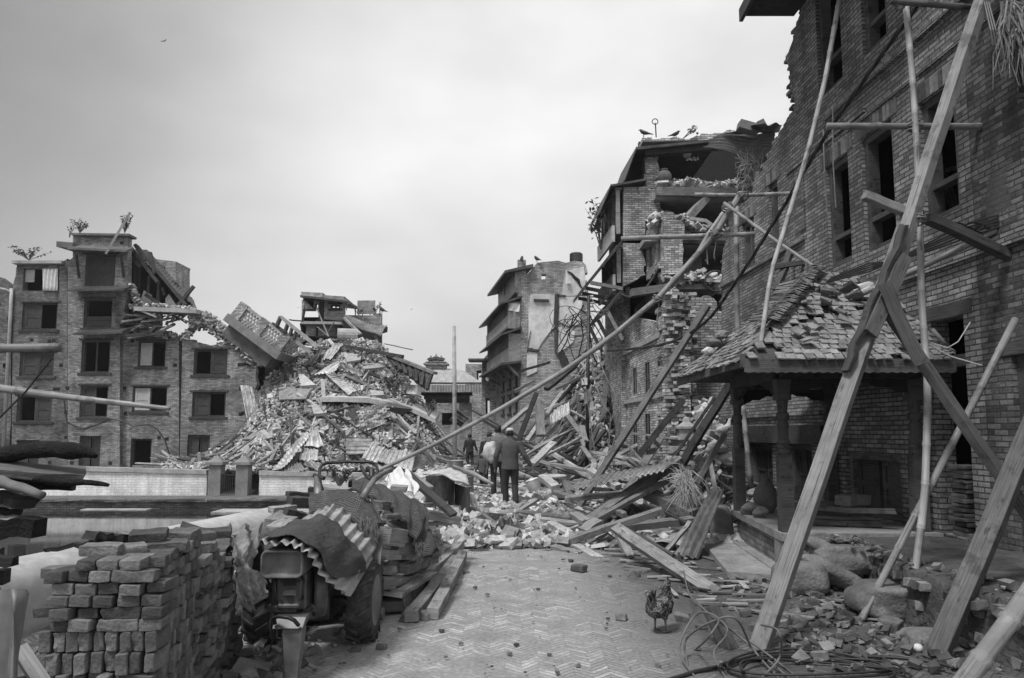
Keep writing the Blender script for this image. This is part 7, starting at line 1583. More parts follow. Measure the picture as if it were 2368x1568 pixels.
woodthing((106, 1272), 3.6, (236, 1252), 3.6, .04, .02, 'wood_black', 'thin black charred stick lying across the left of the stack top'); woodthing((200, 1240), 3.5, (300, 1245), 3.7, .11, .03, 'wood_black', 'black curled shard of wood on the stack top'); woodthing((300, 1243), 3.8, (418, 1230), 4.0, .04, .03, 'wood_black', 'black stick poking out behind the tilted brick')
# ================================================================ charred pile at the left edge
def lump(pts, Y, mat, lb, name='charred_timber'):
    m = MB(); P_ = [at(px, py, Y) for px, py, r_ in pts]; k = Y / F; out = []; rr = []
    for i in range(len(P_) - 1):
        for j in range(6): t = j / 6; p = P_[i].lerp(P_[i + 1], t); out.append(p + V((0, 0, .01 * noise.noise(p * 9)))); rr.append((pts[i][2] + (pts[i + 1][2] - pts[i][2]) * t) * k * (1 + .25 * noise.noise(p * 12)))
    out.append(P_[-1]); rr.append(pts[-1][2] * k); m.tube(out, [(r_, r_ * 1.5) for r_ in rr], 14); return tag(m.build(name, mat, smooth=True), lb, 'timber', 'charred timbers at the left edge')
lump([(-120, 1050, 14), (-20, 1054, 17), (60, 1043, 20), (130, 1040, 21), (190, 1044, 17), (222, 1056, 5)], 4.5, 'char', 'thick shaggy black log lying topmost at the left edge')
woodthing((-100, 1075), 4.3, (196, 1096), 4.6, .28, .045, 'wood_near', 'broad dusty board under the shaggy log with a pointed tip', .006, 'charred_timber', .15)
lump([(-120, 1095, 8), (0, 1098, 10), (90, 1108, 11), (170, 1113, 9), (250, 1122, 4)], 4.4, 'char', 'thin black timber with a frayed tip pointing right'); woodthing((-80, 1118), 4.5, (168, 1124), 4.7, .09, .055, 'wood_black', 'squared black timber below the frayed one', .008, 'charred_timber')
lump([(-120, 1098, 11), (0, 1112, 13), (98, 1146, 9)], 4.2, 'cloth_sack', 'rolled grey sheet slanting down below the squared black timber'); woodthing((-100, 1150), 4.2, (84, 1158), 4.3, .13, .07, 'wood_black', 'short black block end below the rolled sheet', .02, 'charred_timber'); woodthing((-60, 1180), 4.3, (48, 1185), 4.3, .05, .03, 'wood_black', 'thin black slat sticking out at the left edge', .01, 'charred_timber')
woodthing((-100, 1212), 4.1, (74, 1220), 4.2, .14, .1, 'char', 'lowest big black chunk with a jagged end', .03, 'charred_timber'); woodthing((-60, 1256), 4.4, (68, 1250), 4.5, .12, .03, 'plaster_grey', 'pale board poking out below the black chunks', .005, 'charred_timber'); woodthing((-60, 1300), 3.9, (35, 1297), 3.9, .07, .05, 'wood_black', 'small black block just above the brick stack at the left edge', .01, 'charred_timber')
m = MB(); 
for i in range(70): x = ru(-4.6, -3.5); y = ru(3.6, 5.2); z = ru(0, 1.35); a = ru(-.3, .3); m.beam(V((x - .6, y, z)), V((min(x + .55, -y * .71 - .02), y + a, z + ru(-.05, .05))), ru(.06, .2), ru(.04, .1))
tag(m.build('timber_pile', 'wood_dark'), 'big pile of dark salvaged timbers mostly outside the left edge', 'timber debris', kind='stuff')
# curved tin in the lower left corner
m = MB(); 
def loft(m, A_, B_, nu, nv, fn=None, th=.004):
    def al(P_, t):
        x = t * (len(P_) - 1); i = min(int(x), len(P_) - 2); return P_[i].lerp(P_[i + 1], x - i)
    g = [[al(A_, i / nu).lerp(al(B_, i / nu), j / nv) for i in range(nu + 1)] for j in range(nv + 1)]; k = len(m.v); nrm_ = []
    for j in range(nv + 1):
        for i in range(nu + 1):
            du = g[j][min(i + 1, nu)] - g[j][max(i - 1, 0)]; dv = g[min(j + 1, nv)][i] - g[max(j - 1, 0)][i]; n = du.cross(dv)
            nrm_.append(n.normalized() if n.length > 1e-9 else V((0, 0, 1)))
    M = (nu + 1) * (nv + 1)
    for sd in (0, 1):
        for j in range(nv + 1):
            for i in range(nu + 1): n = nrm_[j * (nu + 1) + i]; m.v.append(g[j][i] + n * ((fn(i / nu, j / nv) if fn else 0) - th * sd))
    G = lambda i, j, sd: k + sd * M + j * (nu + 1) + i
    for j in range(nv):
        for i in range(nu): m.f.append([G(i, j, 0), G(i + 1, j, 0), G(i + 1, j + 1, 0), G(i, j + 1, 0)]); m.f.append([G(i, j + 1, 1), G(i + 1, j + 1, 1), G(i + 1, j, 1), G(i, j, 1)])
    for i in range(nu): m.f.append([G(i, 0, 1), G(i + 1, 0, 1), G(i + 1, 0, 0), G(i, 0, 0)]); m.f.append([G(i, nv, 0), G(i + 1, nv, 0), G(i + 1, nv, 1), G(i, nv, 1)])
    for j in range(nv): m.f.append([G(0, j, 0), G(0, j + 1, 0), G(0, j + 1, 1), G(0, j, 1)]); m.f.append([G(nu, j, 1), G(nu, j + 1, 1), G(nu, j + 1, 0), G(nu, j, 0)])
loft(m, [at(-160, 1400, 2.5), at(-40, 1366, 2.3), at(30, 1362, 2.2), at(74, 1370, 2.3)], [at(-160, 1900, 2.3), at(-60, 1900, 2.05), at(20, 1880, 2.0), at(36, 1900, 2.1)], 30, 12, lambda u, v: .012 * math.sin(u * 14) + .02 * math.sin(v * 3), .004)
tag(m.build('tin_sheet', 'tin_leaning', smooth=True), 'curved dark tin sheet standing in the lower left corner', 'metal sheet')
m = MB(); m.beam(at(45, 1500, 2.5), at(150, 1660, 2.4), .045, .03, .4); tag(m.build('wood_batten', 'wood_mid'), 'pale batten leaning behind the tin sheet in the lower left corner', 'timber')

# ================================================================ two wheeled tractor loaded with wreckage
def T(x, y): return (520.2 + .355 * x, 1011.5 + .355 * y)
def qt(x, y, Y): return at(*T(x, y), Y)
rt_ = empty('walking_tractor', V((-1.55, 5.9, 0)), 'two wheeled walking tractor parked under a tin sheet and dark cloth beside the brick stack', 'tractor')
def rbox(m, c, sx, sz, y0, y1, r_, n=6, ins=0):
    """rounded rectangle tube along Y"""
    rings = []
    for y, s_ in ((y0, 0), (y1, 0)):
        pass
    def ring(y, d):
        o_ = []
        for cx, cz, a0 in ((sx / 2 - r_, sz / 2 - r_, 0), (-sx / 2 + r_, sz / 2 - r_, 90), (-sx / 2 + r_, -sz / 2 + r_, 180), (sx / 2 - r_, -sz / 2 + r_, 270)):
            for k in range(n + 1): a = R(a0 + 90 * k / n); o_.append(V((c[0] + cx + (r_ - d) * math.cos(a), y, c[2] + cz + (r_ - d) * math.sin(a))) if d < r_ else V((c[0] + cx, y, c[2] + cz)))
        return o_
    seq = [ring(y1, 0), ring(y0 + .015, 0), ring(y0, .006), ring(y0, .014), ring(y0 + .06, .026)] if ins else [ring(y1, 0), ring(y0 + .01, 0), ring(y0, .01)]
    b = len(m.v); L_ = len(seq[0])
    for s_ in seq: m.v += s_
    for i in range(len(seq) - 1):
        for k in range(L_): k2 = (k + 1) % L_; m.f.append([b + i * L_ + k, b + i * L_ + k2, b + (i + 1) * L_ + k2, b + (i + 1) * L_ + k])
    m.f.append([b + k for k in range(L_)][::-1]); m.f.append([b + (len(seq) - 1) * L_ + k for k in range(L_)])
c = qt(378, 820, 5.0)
m = MB(); rbox(m, c, .285, .185, 4.96, 5.42, .05, ins=1); m.build('intake_hood', 'hood_metal', rt_, smooth=False)
e = qt(425, 990, 5.1)
m = MB(); rbox(m, (e.x, 0, e.z + .0), .235, .25, 5.06, 5.75, .02); m.build('engine', 'engine', rt_)
m = MB(); rbox(m, (e.x + .01, 0, e.z + .0), .17, .19, 5.03, 5.07, .03); m.build('engine_cover', 'engine_light', rt_)
m = MB(); rbox(m, (e.x + .01, 0, qt(425, 1095, 5.05).z), .15, .035, 5.02, 5.08, .015); rbox(m, (e.x - .04, 0, qt(425, 1120, 5.05).z), .2, .05, 5.04, 5.6, .01); m.build('sump', 'engine', rt_)
for x, y in ((370, 935), (480, 935), (365, 1065), (485, 1060), (425, 1050)):
    p = qt(x, y, 5.02); m = MB(); m.tube([p, p + V((0, .02, 0))], .011 if x != 425 else .022, 8); m.build('bolt', 'iron', rt_)
m = MB(); p = qt(330, 960, 5.12); m.tube([p + V((0, 0, -.12)), p + V((0, 0, .10))], .025, 10); m.tube([p + V((0, 0, -.02)), p + V((0, 0, .02))], .034, 10); m.build('filter', 'iron', rt_)
m = MB(); a, b_ = qt(330, 1150, 5.05), qt(560, 1150, 5.05); m.beam(V((a.x, 5.08, a.z)), V((a.x, 5.9, a.z + .02)), .04, .05); m.beam(V((b_.x - .05, 5.1, a.z)), V((b_.x - .05, 5.9, a.z + .02)), .04, .05); m.beam(V((a.x - .01, 5.2, a.z + .01)), V((b_.x, 5.2, a.z + .01)), .05, .05); m.build('chassis', 'engine', rt_)
m = MB(); a, b_ = qt(320, 1205, 4.98), qt(520, 1208, 4.98); m.hexa([V((a.x, 4.93, a.z - .03)), V((b_.x, 4.93, a.z - .03)), V((b_.x, 4.985, a.z - .03)), V((a.x, 4.985, a.z - .03)), V((a.x, 4.98, a.z + .035)), V((b_.x + .01, 4.98, a.z + .035)), V((b_.x + .01, 5.2, a.z + .05)), V((a.x, 5.2, a.z + .05))]); m.build('bumper', 'engine_light', rt_, bevel=.006)
m = MB(); m.tube([qt(*p, Y) for p, Y in (((325, 1215), 4.93), ((318, 1175), 4.92), ((350, 1165), 4.88), ((410, 1172), 4.86), ((450, 1190), 4.87), ((478, 1222), 4.92))], .013, 10); m.build('tow_loop', 'iron', rt_, smooth=True)
m = MB(); s0, s1 = qt(380, 1240, 4.98), qt(510, 1240, 4.98); f0, f1 = qt(388, 1488, 4.9), qt(460, 1482, 4.9); f0.z = f1.z = .012
m.hexa([V((f0.x, 4.92, .005)), V((f1.x, 4.92, .005)), V((f1.x, 5.0, .005)), V((f0.x, 5.0, .005)), V((s0.x, 4.95, s0.z)), V((s1.x, 4.95, s0.z)), V((s1.x, 5.06, s0.z)), V((s0.x, 5.06, s0.z))]); m.build('front_stand', 'hood_metal', rt_, bevel=.006)
m = MB(); m.tube([qt(335, 1230, 4.97), qt(338, 1300, 4.97), qt(365, 1312, 4.97)], .008, 6); m.build('hook_rod', 'iron', rt_)
# flywheel
m = MB(); fc = qt(612, 975, 5.35); ax_ = V((1, .35, 0)).normalized(); m.tube([fc + ax_ * t for t in (-.045, -.045, -.03, .03, .045, .045, .02, .02, .045, .04)], [.10, .19, .2, .2, .19, .165, .15, .05, .045, .01], 36); m.build('flywheel', 'engine', rt_, smooth=False)
for P_, r_ in (([(500, 905, 5.06), (520, 940, 5.0), (505, 1010, 5.0), (512, 1050, 5.05)], .006), ([(330, 905, 5.06), (322, 960, 5.0), (330, 1030, 5.02), (350, 1110, 5.04)], .008), ([(300, 1160, 5.0), (290, 1230, 4.95), (305, 1330, 4.98), (290, 1400, 5.05)], .005)):
    m = MB(); m.tube([qt(*p) for p in P_], r_, 7); m.build('hose', 'cable', rt_, smooth=True)
for k in range(6): m = MB(); p = qt(385 + k * 15, 940, 5.025); m.box(p, (.012, .006, .05)); m.build('fin', 'iron', rt_)
m = MB(); p = qt(420, 1010, 5.02); m.box(p, (.085, .008, .035)); m.build('plate', 'hood_metal', rt_)
# wheels
def wheel(cx, cy, r_, w_, label=None):
    root_ = MB(); m = root_; prof = [(-.5, .62), (-.52, .72), (-.5, .88), (-.42, .95), (-.2, .975), (.2, .975), (.42, .95), (.5, .88), (.52, .72), (.5, .62)]
    m.tube([V((cx + w_ * a, cy, r_)) for a, b__ in prof], [r_ * b__ for a, b__ in prof], 48, cap=False)
    for i in range(18):
        for s_ in (-1, 1):
            a = 2 * math.pi * (i + (.5 if s_ > 0 else 0)) / 18
            def P_(x, da, rr): an = a + da; return V((cx + x * w_, cy + rr * r_ * math.cos(an), r_ + rr * r_ * math.sin(an)))
            x0, x1 = s_ * .02, s_ * .54; d0, d1 = 0, -.20
            m.hexa([P_(x0, d0 - .045, .95), P_(x1, d1 - .06, .86), P_(x1, d1 + .06, .86), P_(x0, d0 + .045, .95), P_(x0, d0 - .03, 1.045), P_(x1, d1 - .045, 1.0), P_(x1, d1 + .045, 1.0), P_(x0, d0 + .03, 1.045)])
    t = m.build('wheel', 'rubber', rt_)
    m = MB(); m.tube([V((cx + w_ * a, cy, r_)) for a in (.5, .42, .25, .1, .08, .2, .22)], [r_ * q for q in (.64, .60, .56, .3, .16, .15, .01)], 32, cap=True); m.tube([V((cx - w_ * a, cy, r_)) for a in (.5, .42, .25, .1)], [r_ * q for q in (.64, .60, .56, .3)], 32); m.build('rim', 'hood_metal', t, smooth=False)
wheel(-1.175, 6.02, .315, .19); wheel(-1.93, 5.95, .315, .19)
m = MB(); m.tube([V((-1.95, 6.0, .31)), V((-1.15, 6.02, .31))], .045, 12); m.box((-1.55, 6.05, .36), (.28, .4, .34)); m.build('gearbox', 'engine', rt_, bevel=.02)
# sheet of corrugated tin over the engine
Fp = [qt(x, y, Y) for x, y, Y in ((225, 672, 5.0), (300, 690, 4.92), (400, 690, 4.9), (480, 712, 4.9), (545, 755, 4.92), (590, 830, 4.97), (640, 915, 5.05), (720, 975, 5.2), (818, 1035, 5.4))]
Bp = [qt(x, y, Y) for x, y, Y in ((480, 560, 6.1), (560, 505, 6.15), (640, 460, 6.2), (700, 435, 6.2), (780, 470, 6.2), (850, 540, 6.15), (920, 590, 6.1), (985, 640, 6.1), (965, 790, 6.0))]
m = MB(); loft(m, Fp, Bp, 234, 14, lambda u, v: .014 * math.sin(u * 2 * math.pi * 11) + .015 * noise.noise(V((u * 4, v * 3, 1))), .004); tag(m.build('corrugated_sheet', 'tin_cover', smooth=True), 'sheet of corrugated tin bent over the tractor engine under the dark cloth', 'metal sheet')
def al_(P_, t): x = t * (len(P_) - 1); i = min(int(x), len(P_) - 2); return P_[i].lerp(P_[i + 1], x - i)
def onS(u, v): return al_(Fp, u).lerp(al_(Bp, u), v)
A_ = [onS(.02 + .80 * k / 16, .05 - .03 * math.sin(k)) for k in range(17)]; B_ = [onS(.05 + .93 * k / 16, .50 + .10 * math.sin(k / 16 * 3.1) + .04 * math.sin(k * 1.7)) for k in range(17)]
m = MB(); loft(m, A_, B_, 90, 34, lambda u, v: .036 + .03 * noise.noise(V((u * 6, v * 3, 4))) * v + .008 * abs(noise.noise(V((u * 22, v * 9, 4)))) + .010 * math.sin(u * 26 + v * 5) * v, .006); tag(m.build('cloth_cover', 'cloth_dark', smooth=True), 'dark heavy cloth spread over the tin sheet on the tractor', 'cloth')
m = MB(); loft(m, [qt(x, y, Y) for x, y, Y in ((232, 668, 5.05), (238, 740, 5.05), (245, 830, 5.08), (300, 1005, 5.15))], [qt(x, y, Y) for x, y, Y in ((225, 676, 5.3), (190, 780, 5.4), (120, 905, 5.5), (235, 975, 5.4))], 30, 16, lambda u, v: .02 * math.sin(v * 9 + u * 3), .006); tag(m.build('cloth_flap', 'cloth_dark', smooth=True), 'dark flap of cloth hanging down beside the intake hood', 'cloth')
# handlebars
m = MB(); m.tube([qt(*p, Y) for p, Y in (((890, 400), 6.5), ((940, 320), 6.6), ((975, 270), 6.8), ((1050, 222), 7.1), ((1078, 214), 7.2))], [.03, .03, .028, .02, .02], 10); m.tube([qt(1040, 226, 7.05), qt(1080, 212, 7.22)], .026, 10); m.build('handle_arm', 'hood_metal', rt_, smooth=True)
m = MB(); m.tube([qt(*p, Y) for p, Y in (((612, 420), 6.5), ((604, 330), 6.6), ((592, 255), 6.9))], [.04, .035, .02], 10); m.build('handle_arm', 'hood_metal', rt_, smooth=True)
m = MB(); m.tube([qt(*p, Y) for p, Y in (((634, 345), 6.7), ((622, 300), 6.8), ((615, 250), 6.9), ((616, 205), 7.0), ((632, 178), 7.05), ((670, 166), 7.1), ((800, 158), 7.15), ((940, 160), 7.15), ((980, 172), 7.1), ((992, 205), 7.0), ((990, 245), 6.9))], .015, 10); m.build('handlebar', 'iron', rt_, smooth=True)
m = MB(); m.tube([qt(580, 246, 6.9), qt(645, 266, 6.85)], .02, 8); m.build('grip', 'iron', rt_)
m = MB(); m.tube([qt(885, 188, 7), qt(912, 240, 6.9), qt(948, 275, 6.8)], .017, 8); m.tube([qt(930, 205, 7), qt(955, 215, 6.95), qt(955, 265, 6.9), qt(930, 250, 6.9)], .03, 8); m.build('clutch_lever', 'iron', rt_)
m = MB(); m.tube([qt(948, 380, 6.5), qt(965, 430, 6.4), qt(995, 500, 6.3), qt(1012, 562, 6.2)], .011, 8); m.tube([qt(870, 380, 6.6), qt(905, 280, 6.8)], .004, 5); m.build('gear_lever', 'iron', rt_)
m = MB(); a = qt(1005, 600, 6.15); m.hexa([qt(965, 795, 6.05), qt(1010, 830, 6.0), qt(1012, 830, 6.2), qt(968, 795, 6.25), qt(985, 598, 6.1), qt(1035, 605, 6.05), qt(1035, 605, 6.25), qt(988, 598, 6.3)]); m.build('mudguard', 'hood_metal', rt_)
# woven straw mats
def weave():
    m, nt, b = newmat('straw_mat', .95, 0, .15); t = N(nt, 'ShaderNodeTexCoord')
    w1 = N(nt, 'ShaderNodeTexWave', wave_type='BANDS', bands_direction='Y'); w1.inputs['Scale'].default_value = 9; w1.inputs['Distortion'].default_value = 1.2; w1.inputs['Detail'].default_value = 2; L(nt, t.outputs['UV'], w1.inputs[0])
    w2 = N(nt, 'ShaderNodeTexWave', wave_type='BANDS', bands_direction='X'); w2.inputs['Scale'].default_value = 22; w2.inputs['Distortion'].default_value = 2; L(nt, t.outputs['UV'], w2.inputs[0])
    h = mul(nt, w1.outputs[1], ramp(nt, w2.outputs[1], 0, 1, .45, 1)); n_ = tex(nt, 30, 4)
    o = mul(nt, ramp(nt, h, 0, 1, .05, .26), ramp(nt, n_, .3, .7, .7, 1.3)); L(nt, o, b.inputs['Base Color']); bump(nt, b, h, 1, .02); MATS['straw_mat'] = m
weave()
def fixuv(o, nu, nv, su, sv):
    me = o.data; uv = me.uv_layers[0].data; M = (nu + 1) * (nv + 1)
    for p in me.polygons:
        for li in p.loop_indices: k = me.loops[li].vertex_index % M; uv[li].uv = ((k % (nu + 1)) / nu * su, (k // (nu + 1)) / nv * sv)
def mat_sheet(A_, B_, nu, nv, fn, lb, su, sv, name='straw_mat'):
    m = MB(); loft(m, A_, B_, nu, nv, fn, .03); o = m.build(name, 'straw_mat', smooth=True); fixuv(o, nu, nv, su, sv); return tag(o, lb, 'mat', 'woven straw mats on the load')
mat_sheet([qt(x, y, Y) for x, y, Y in ((548, 500, 6.2), (640, 470, 6.2), (730, 480, 6.2), (830, 520, 6.1), (900, 600, 6.0), (965, 610, 6.0))], [qt(x, y, Y) for x, y, Y in ((590, 395, 6.9), (680, 365, 7.0), (790, 358, 7.1), (890, 375, 7.0), (950, 420, 6.9), (985, 560, 6.6))], 60, 24, lambda u, v: .10 * math.sin(math.pi * v) * (1 - .3 * u) + .02 * noise.noise(V((u * 8, v * 5, 0))), 'rolled woven straw mat lying behind the tin sheet between the handlebars', 1.2, .8)
mat_sheet([qt(x, y, Y) for x, y, Y in ((830, 330, 8.0), (960, 380, 7.7), (1080, 460, 7.5), (1180, 560, 7.3), (1240, 660, 7.2), (1250, 740, 7.2), (1340, 770, 7.2))], [qt(x, y, Y) for x, y, Y in ((800, 302, 8.8), (930, 290, 8.8), (1070, 345, 8.6), (1200, 385, 8.4), (1290, 430, 8.1), (1310, 560, 7.8), (1395, 740, 7.4))], 80, 30, lambda u, v: .07 * math.sin(math.pi * v) + .03 * noise.noise(V((u * 7, v * 4, 2))) + .015 * math.sin(u * 40 + v * 4), 'large woven straw mat draped over the load behind the tractor', 2.2, .9)
m = MB()
for _ in range(260):
    t = rnd(); p = (qt(880, 560, 6.0).lerp(qt(975, 600, 6.0), t) if rnd() < .5 else qt(1245, 735, 7.2).lerp(qt(1395, 745, 7.35), t)) + V((ru(-.01, .01), ru(-.02, .02), ru(0, .08))); m.tube([p, p + V((ru(-.03, .03), ru(-.02, .02), -.08)), p + V((ru(-.05, .05), 0, ru(-.18, -.1)))], [.004, .003, .001], 3)
tag(m.build('straw_fringe', 'straw_dark'), 'frayed fringe at the edges of the woven straw mats', 'straw', kind='stuff')
# tarpaulin by the stack, plastic sheet
m = MB(); loft(m, [qt(x, y, Y) for x, y, Y in ((-20, 600, 5.0), (20, 680, 4.8), (60, 780, 4.75), (100, 880, 4.8), (110, 1000, 4.85), (150, 1095, 4.9))], [qt(x, y, Y) for x, y, Y in ((240, 575, 5.6), (215, 700, 5.1), (170, 790, 5.0), (160, 850, 4.95), (250, 960, 5.0), (272, 1010, 5.0))], 90, 50, lambda u, v: .03 * math.sin(v * 15 + u * 6) + .04 * noise.noise(V((u * 5, v * 5, 7))) + .016 * noise.noise(V((u * 16, v * 12, 2))) + .012 * abs(math.sin(u * 9 + v * 23)), .004); tag(m.build('tarpaulin', 'tarp', smooth=True), 'crumpled pale tarpaulin hanging between the brick stack and the tractor', 'tarpaulin')
m = MB(); loft(m, [qt(x, y, Y) for x, y, Y in ((1040, 270, 9.3), (1060, 320, 9.1), (1110, 330, 9.0), (1190, 350, 8.9), (1235, 385, 8.9))], [qt(x, y, Y) for x, y, Y in ((1060, 250, 9.6), (1090, 210, 9.8), (1150, 200, 9.8), (1180, 210, 9.7), (1232, 340, 9.2))], 40, 24, lambda u, v: .06 * math.sin(math.pi * v) + .025 * math.sin(u * 17 + v * 7) + .03 * noise.noise(V((u * 6, v * 6, 1))), .003); tag(m.build('plastic_sheet', 'plastic', smooth=True), 'crumpled white plastic sheet on the load behind the handlebars', 'plastic')
plant('potted_herb', qt(745, 318, 8.6), .22, 'small dark bush of leaves behind the left handlebar', 90, .16, ls=.03)
# planks of the load
GL = 'timbers loaded behind the tractor'
def lt(a, Ya, b_, Yb, w_, h_, mat, lb, roll=.1, jit=.006): m = MB(); m.beam(qt(*a, Ya), qt(*b_, Yb), w_, h_, roll, 5, jit); return tag(m.build('timber', mat, bevel=.004), lb, 'timber', GL)
for q in [((1035, 640), 7.0, (1268, 660), 7.6, .14, .16, 'wood_mid', 'thick pale faced beam lying level right of the mudguard'), ((1100, 720), 7.2, (1235, 718), 7.4, .12, .12, 'wood_grey', 'short beam end under the thick pale faced beam'), ((1030, 760), 7.0, (1325, 772), 7.9, .1, .09, 'wood_mid', 'long timber resting at the bottom of the load'), ((1170, 855), 7.4, (1365, 785), 8.4, .09, .1, 'wood_mid', 'timber end slanting out from under the load'),
          ((1395, 750), 9.5, (1475, 715), 10.2, .12, .09, 'wood_mid', 'short block at the right end of the load'), ((1310, 500), 9.4, (1525, 538), 9.6, .13, .11, 'wood_pale', 'round ended pale timber pointing right at the rubble'), ((1310, 560), 9.4, (1480, 562), 9.5, .05, .04, 'wood_mid', 'thin lath below the round ended timber'), ((1180, 228), 9.6, (1490, 508), 9.0, .12, .05, 'wood_dark', 'dark edged plank sloping down right from the plastic sheet'),
          ((1200, 235), 9.9, (1340, 330), 9.8, .15, .03, 'wood_mid', 'wide grey board above the dark edged plank'), ((415, 415), 7.6, (575, 425), 7.8, .13, .10, 'wood_dark', 'squared dark timber end left of the handlebars'), ((390, 490), 7.0, (520, 530), 7.1, .11, .1, 'wood_dark', 'thick rotten timber below the squared dark one'), ((295, 475), 7.4, (450, 455), 7.6, .10, .06, 'wood_mid', 'pale topped board pointing left over the parapet'),
          ((300, 560), 6.7, (400, 500), 7.2, .13, .07, 'wood_mid', 'board sloping from the parapet toward the tin sheet'), ((310, 610), 6.4, (430, 540), 6.9, .13, .08, 'wood_mid', 'board end just above the dark cloth'), ((405, 368), 8.2, (585, 375), 8.4, .08, .05, 'wood_dark', 'flat dark lath highest on the left of the load'), ((540, 350), 8.6, (600, 352), 8.6, .1, .1, 'wood_dark', 'small dark block beside the left handlebar'),
          ((635, 318), 8.3, (805, 345), 8.2, .13, .04, 'wood_mid', 'short pale board lying behind the handlebar loop'), ((1085, 330), 8.7, (1185, 335), 8.7, .12, .07, 'wood_pale', 'pale board end below the plastic sheet'), ((1130, 540), 7.8, (1260, 610), 7.5, .28, .03, 'wood_pale', 'broad pale board poking from under the draped mat'), ((1075, 590), 7.7, (1140, 545), 7.9, .14, .04, 'plaster_grey', 'pale triangular board beside the lever'),
          ((1045, 515), 7.3, (1135, 512), 7.4, .09, .05, 'wood_grey', 'short grey stick right of the lever'), ((985, 440), 7.3, (1040, 440), 7.5, .14, .08, 'wood_grey', 'dark block between the two straw mats'), ((1060, 950), 6.9, (1215, 885), 7.8, .16, .04, 'wood_mid', 'wide flat plank on the ground behind the tyre'), ((1070, 1020), 6.8, (1320, 880), 8.2, .24, .04, 'wood_mid', 'widest dusty plank on the ground behind the tyre')]: lt(*q)
for a, b_, w_, mat, lb in (((1112, 1082), (1528, 702), .125, 'wood_mid', 'leftmost and longest of the three cut beams lying on the paving'), ((1212, 1165), (1508, 790), .12, 'wood_mid', 'middle one of the three cut beams lying on the paving'), ((1350, 1150), (1548, 760), .11, 'wood_mid', 'rightmost of the three cut beams lying on the paving')):
    pa, pb = gnd(*T(*a), .06), gnd(*T(*b_), .10); m = MB(); m.beam(pa, pb, w_, .10, ru(-.1, .1), 8, .006); tag(m.build('wooden_beam', mat, bevel=.006), lb, 'beam', 'three cut beams lying on the paving')
m = MB()
for i in range(140):
    y = ru(6.6, 10.5); x = ru(-2.4, -1.15 + .03 * (y - 6)); z = ru(.03, .62 * min(1, (y - 5.5) / 2)); a = ru(-.5, .5) + (1.57 if rnd() < .3 else 0); l = ru(.15, .6); m.beam(V((x - math.cos(a) * l / 2, y - math.sin(a) * l / 2, z)), V((x + math.cos(a) * l / 2, y + math.sin(a) * l / 2, z + ru(-.06, .06))), ru(.05, .15), ru(.03, .09), 0, 2, .005)
for i in range(500):
    y = ru(8.0, 13.5); x = ru(-3.3, -1.0); z = max(0, .45 - .12 * abs(x + 2.0)) * rnd(); m.box((x, y, z), brk(.95), Euler((ru(-.8, .8), ru(-.8, .8), ru(0, 6))).to_matrix(), .01)
tag(m.build('load_debris', 'wood_debris'), 'planks and broken bricks packed in the load behind the tractor', 'timber debris', kind='stuff')
m = MB(); m.rock(V((-2.0, 8.6, .12)), (1.9, 4.6, 1.0), 3, amt=.18, sub=4); tag(m.build('earth_heap', 'shade_toned_earth', smooth=True), 'heap of earth and wreckage under the load behind the tractor', 'rubble', kind='stuff')
# tin fence and drums
m = MB(); a, b_ = at(984, 1100, 12.6), at(1052, 1098, 13.6); 
m.corr(V((a.x, a.y, -.02)), V((b_.x, b_.y, -.02)), b_, a, pitch=.07, amp=.012, bend=.02); tag(m.build('tin_fence', 'tin_grey'), 'upright ribbed tin sheet fencing a pit left of the walking man', 'metal sheet')
m = MB(); a, b_ = at(1052, 1118, 13.6), at(1084, 1130, 12.4); m.corr(V((a.x, a.y, -.02)), V((b_.x, b_.y, -.02)), b_, a, pitch=.07, amp=.012, bend=.01); tag(m.build('tin_fence', 'tin_dark'), 'dark ribbed tin sheet with a ragged top, nearest the walking man', 'metal sheet')
m = MB(); c = at(1018, 1098, 13.2); loft(m, [c + V((-.3, -.1, .02)), c + V((0, -.25, .05)), c + V((.55, -.6, -.12))], [c + V((-.2, .7, .02)), c + V((.1, .6, .1)), c + V((.45, .2, 0))], 20, 12, lambda u, v: .04 * noise.noise(V((u * 6, v * 6, 3))), .03); tag(m.build('canvas_cover', 'cloth_pale', smooth=True), 'pale canvas thrown over the top of the tin fence', 'cloth')
for px, py, Y, r_, h_, lb in ((1074, 1112, 16.5, .2, .62, 'grey oil drum standing right of the tin fence'), (1052, 1082, 18.0, .2, .55, 'second drum behind the first, beside the tall pole')):
    p = at(px, py, Y); m = MB(); z = HZ(p.x, p.y); m.tube([V((p.x, p.y, z + h_ * t)) for t in (0, .02, .3, .32, .35, .37, .64, .66, .69, .71, .97, .98, 1, .97)], [r_ * k for k in (.97, 1, 1, 1.05, 1.05, 1, 1, 1.05, 1.05, 1, 1, 1.04, 1.0, .94)], 24); tag(m.build('drum', 'tin_grey'), lb, 'drum')
m = MB(); m.tube([at(1046, 1078, 16.0), at(1075, 1088, 16), at(1092, 1094, 15.5), at(1140, 1120, 15)], [.04, .045, .05, .03], 8); tag(m.build('timber', 'wood_pale'), 'crooked branch lying over the drums', 'timber')
m = MB(); loft(m, [at(905, 1105, 15), at(960, 1098, 15), at(1000, 1090, 15)], [at(900, 1110, 14.6), at(950, 1112, 14.6), at(1010, 1100, 14.6)], 12, 4, None, .03); tag(m.build('canvas_strip', 'cloth_pale'), 'pale strip of canvas lying behind the plastic sheet', 'cloth')

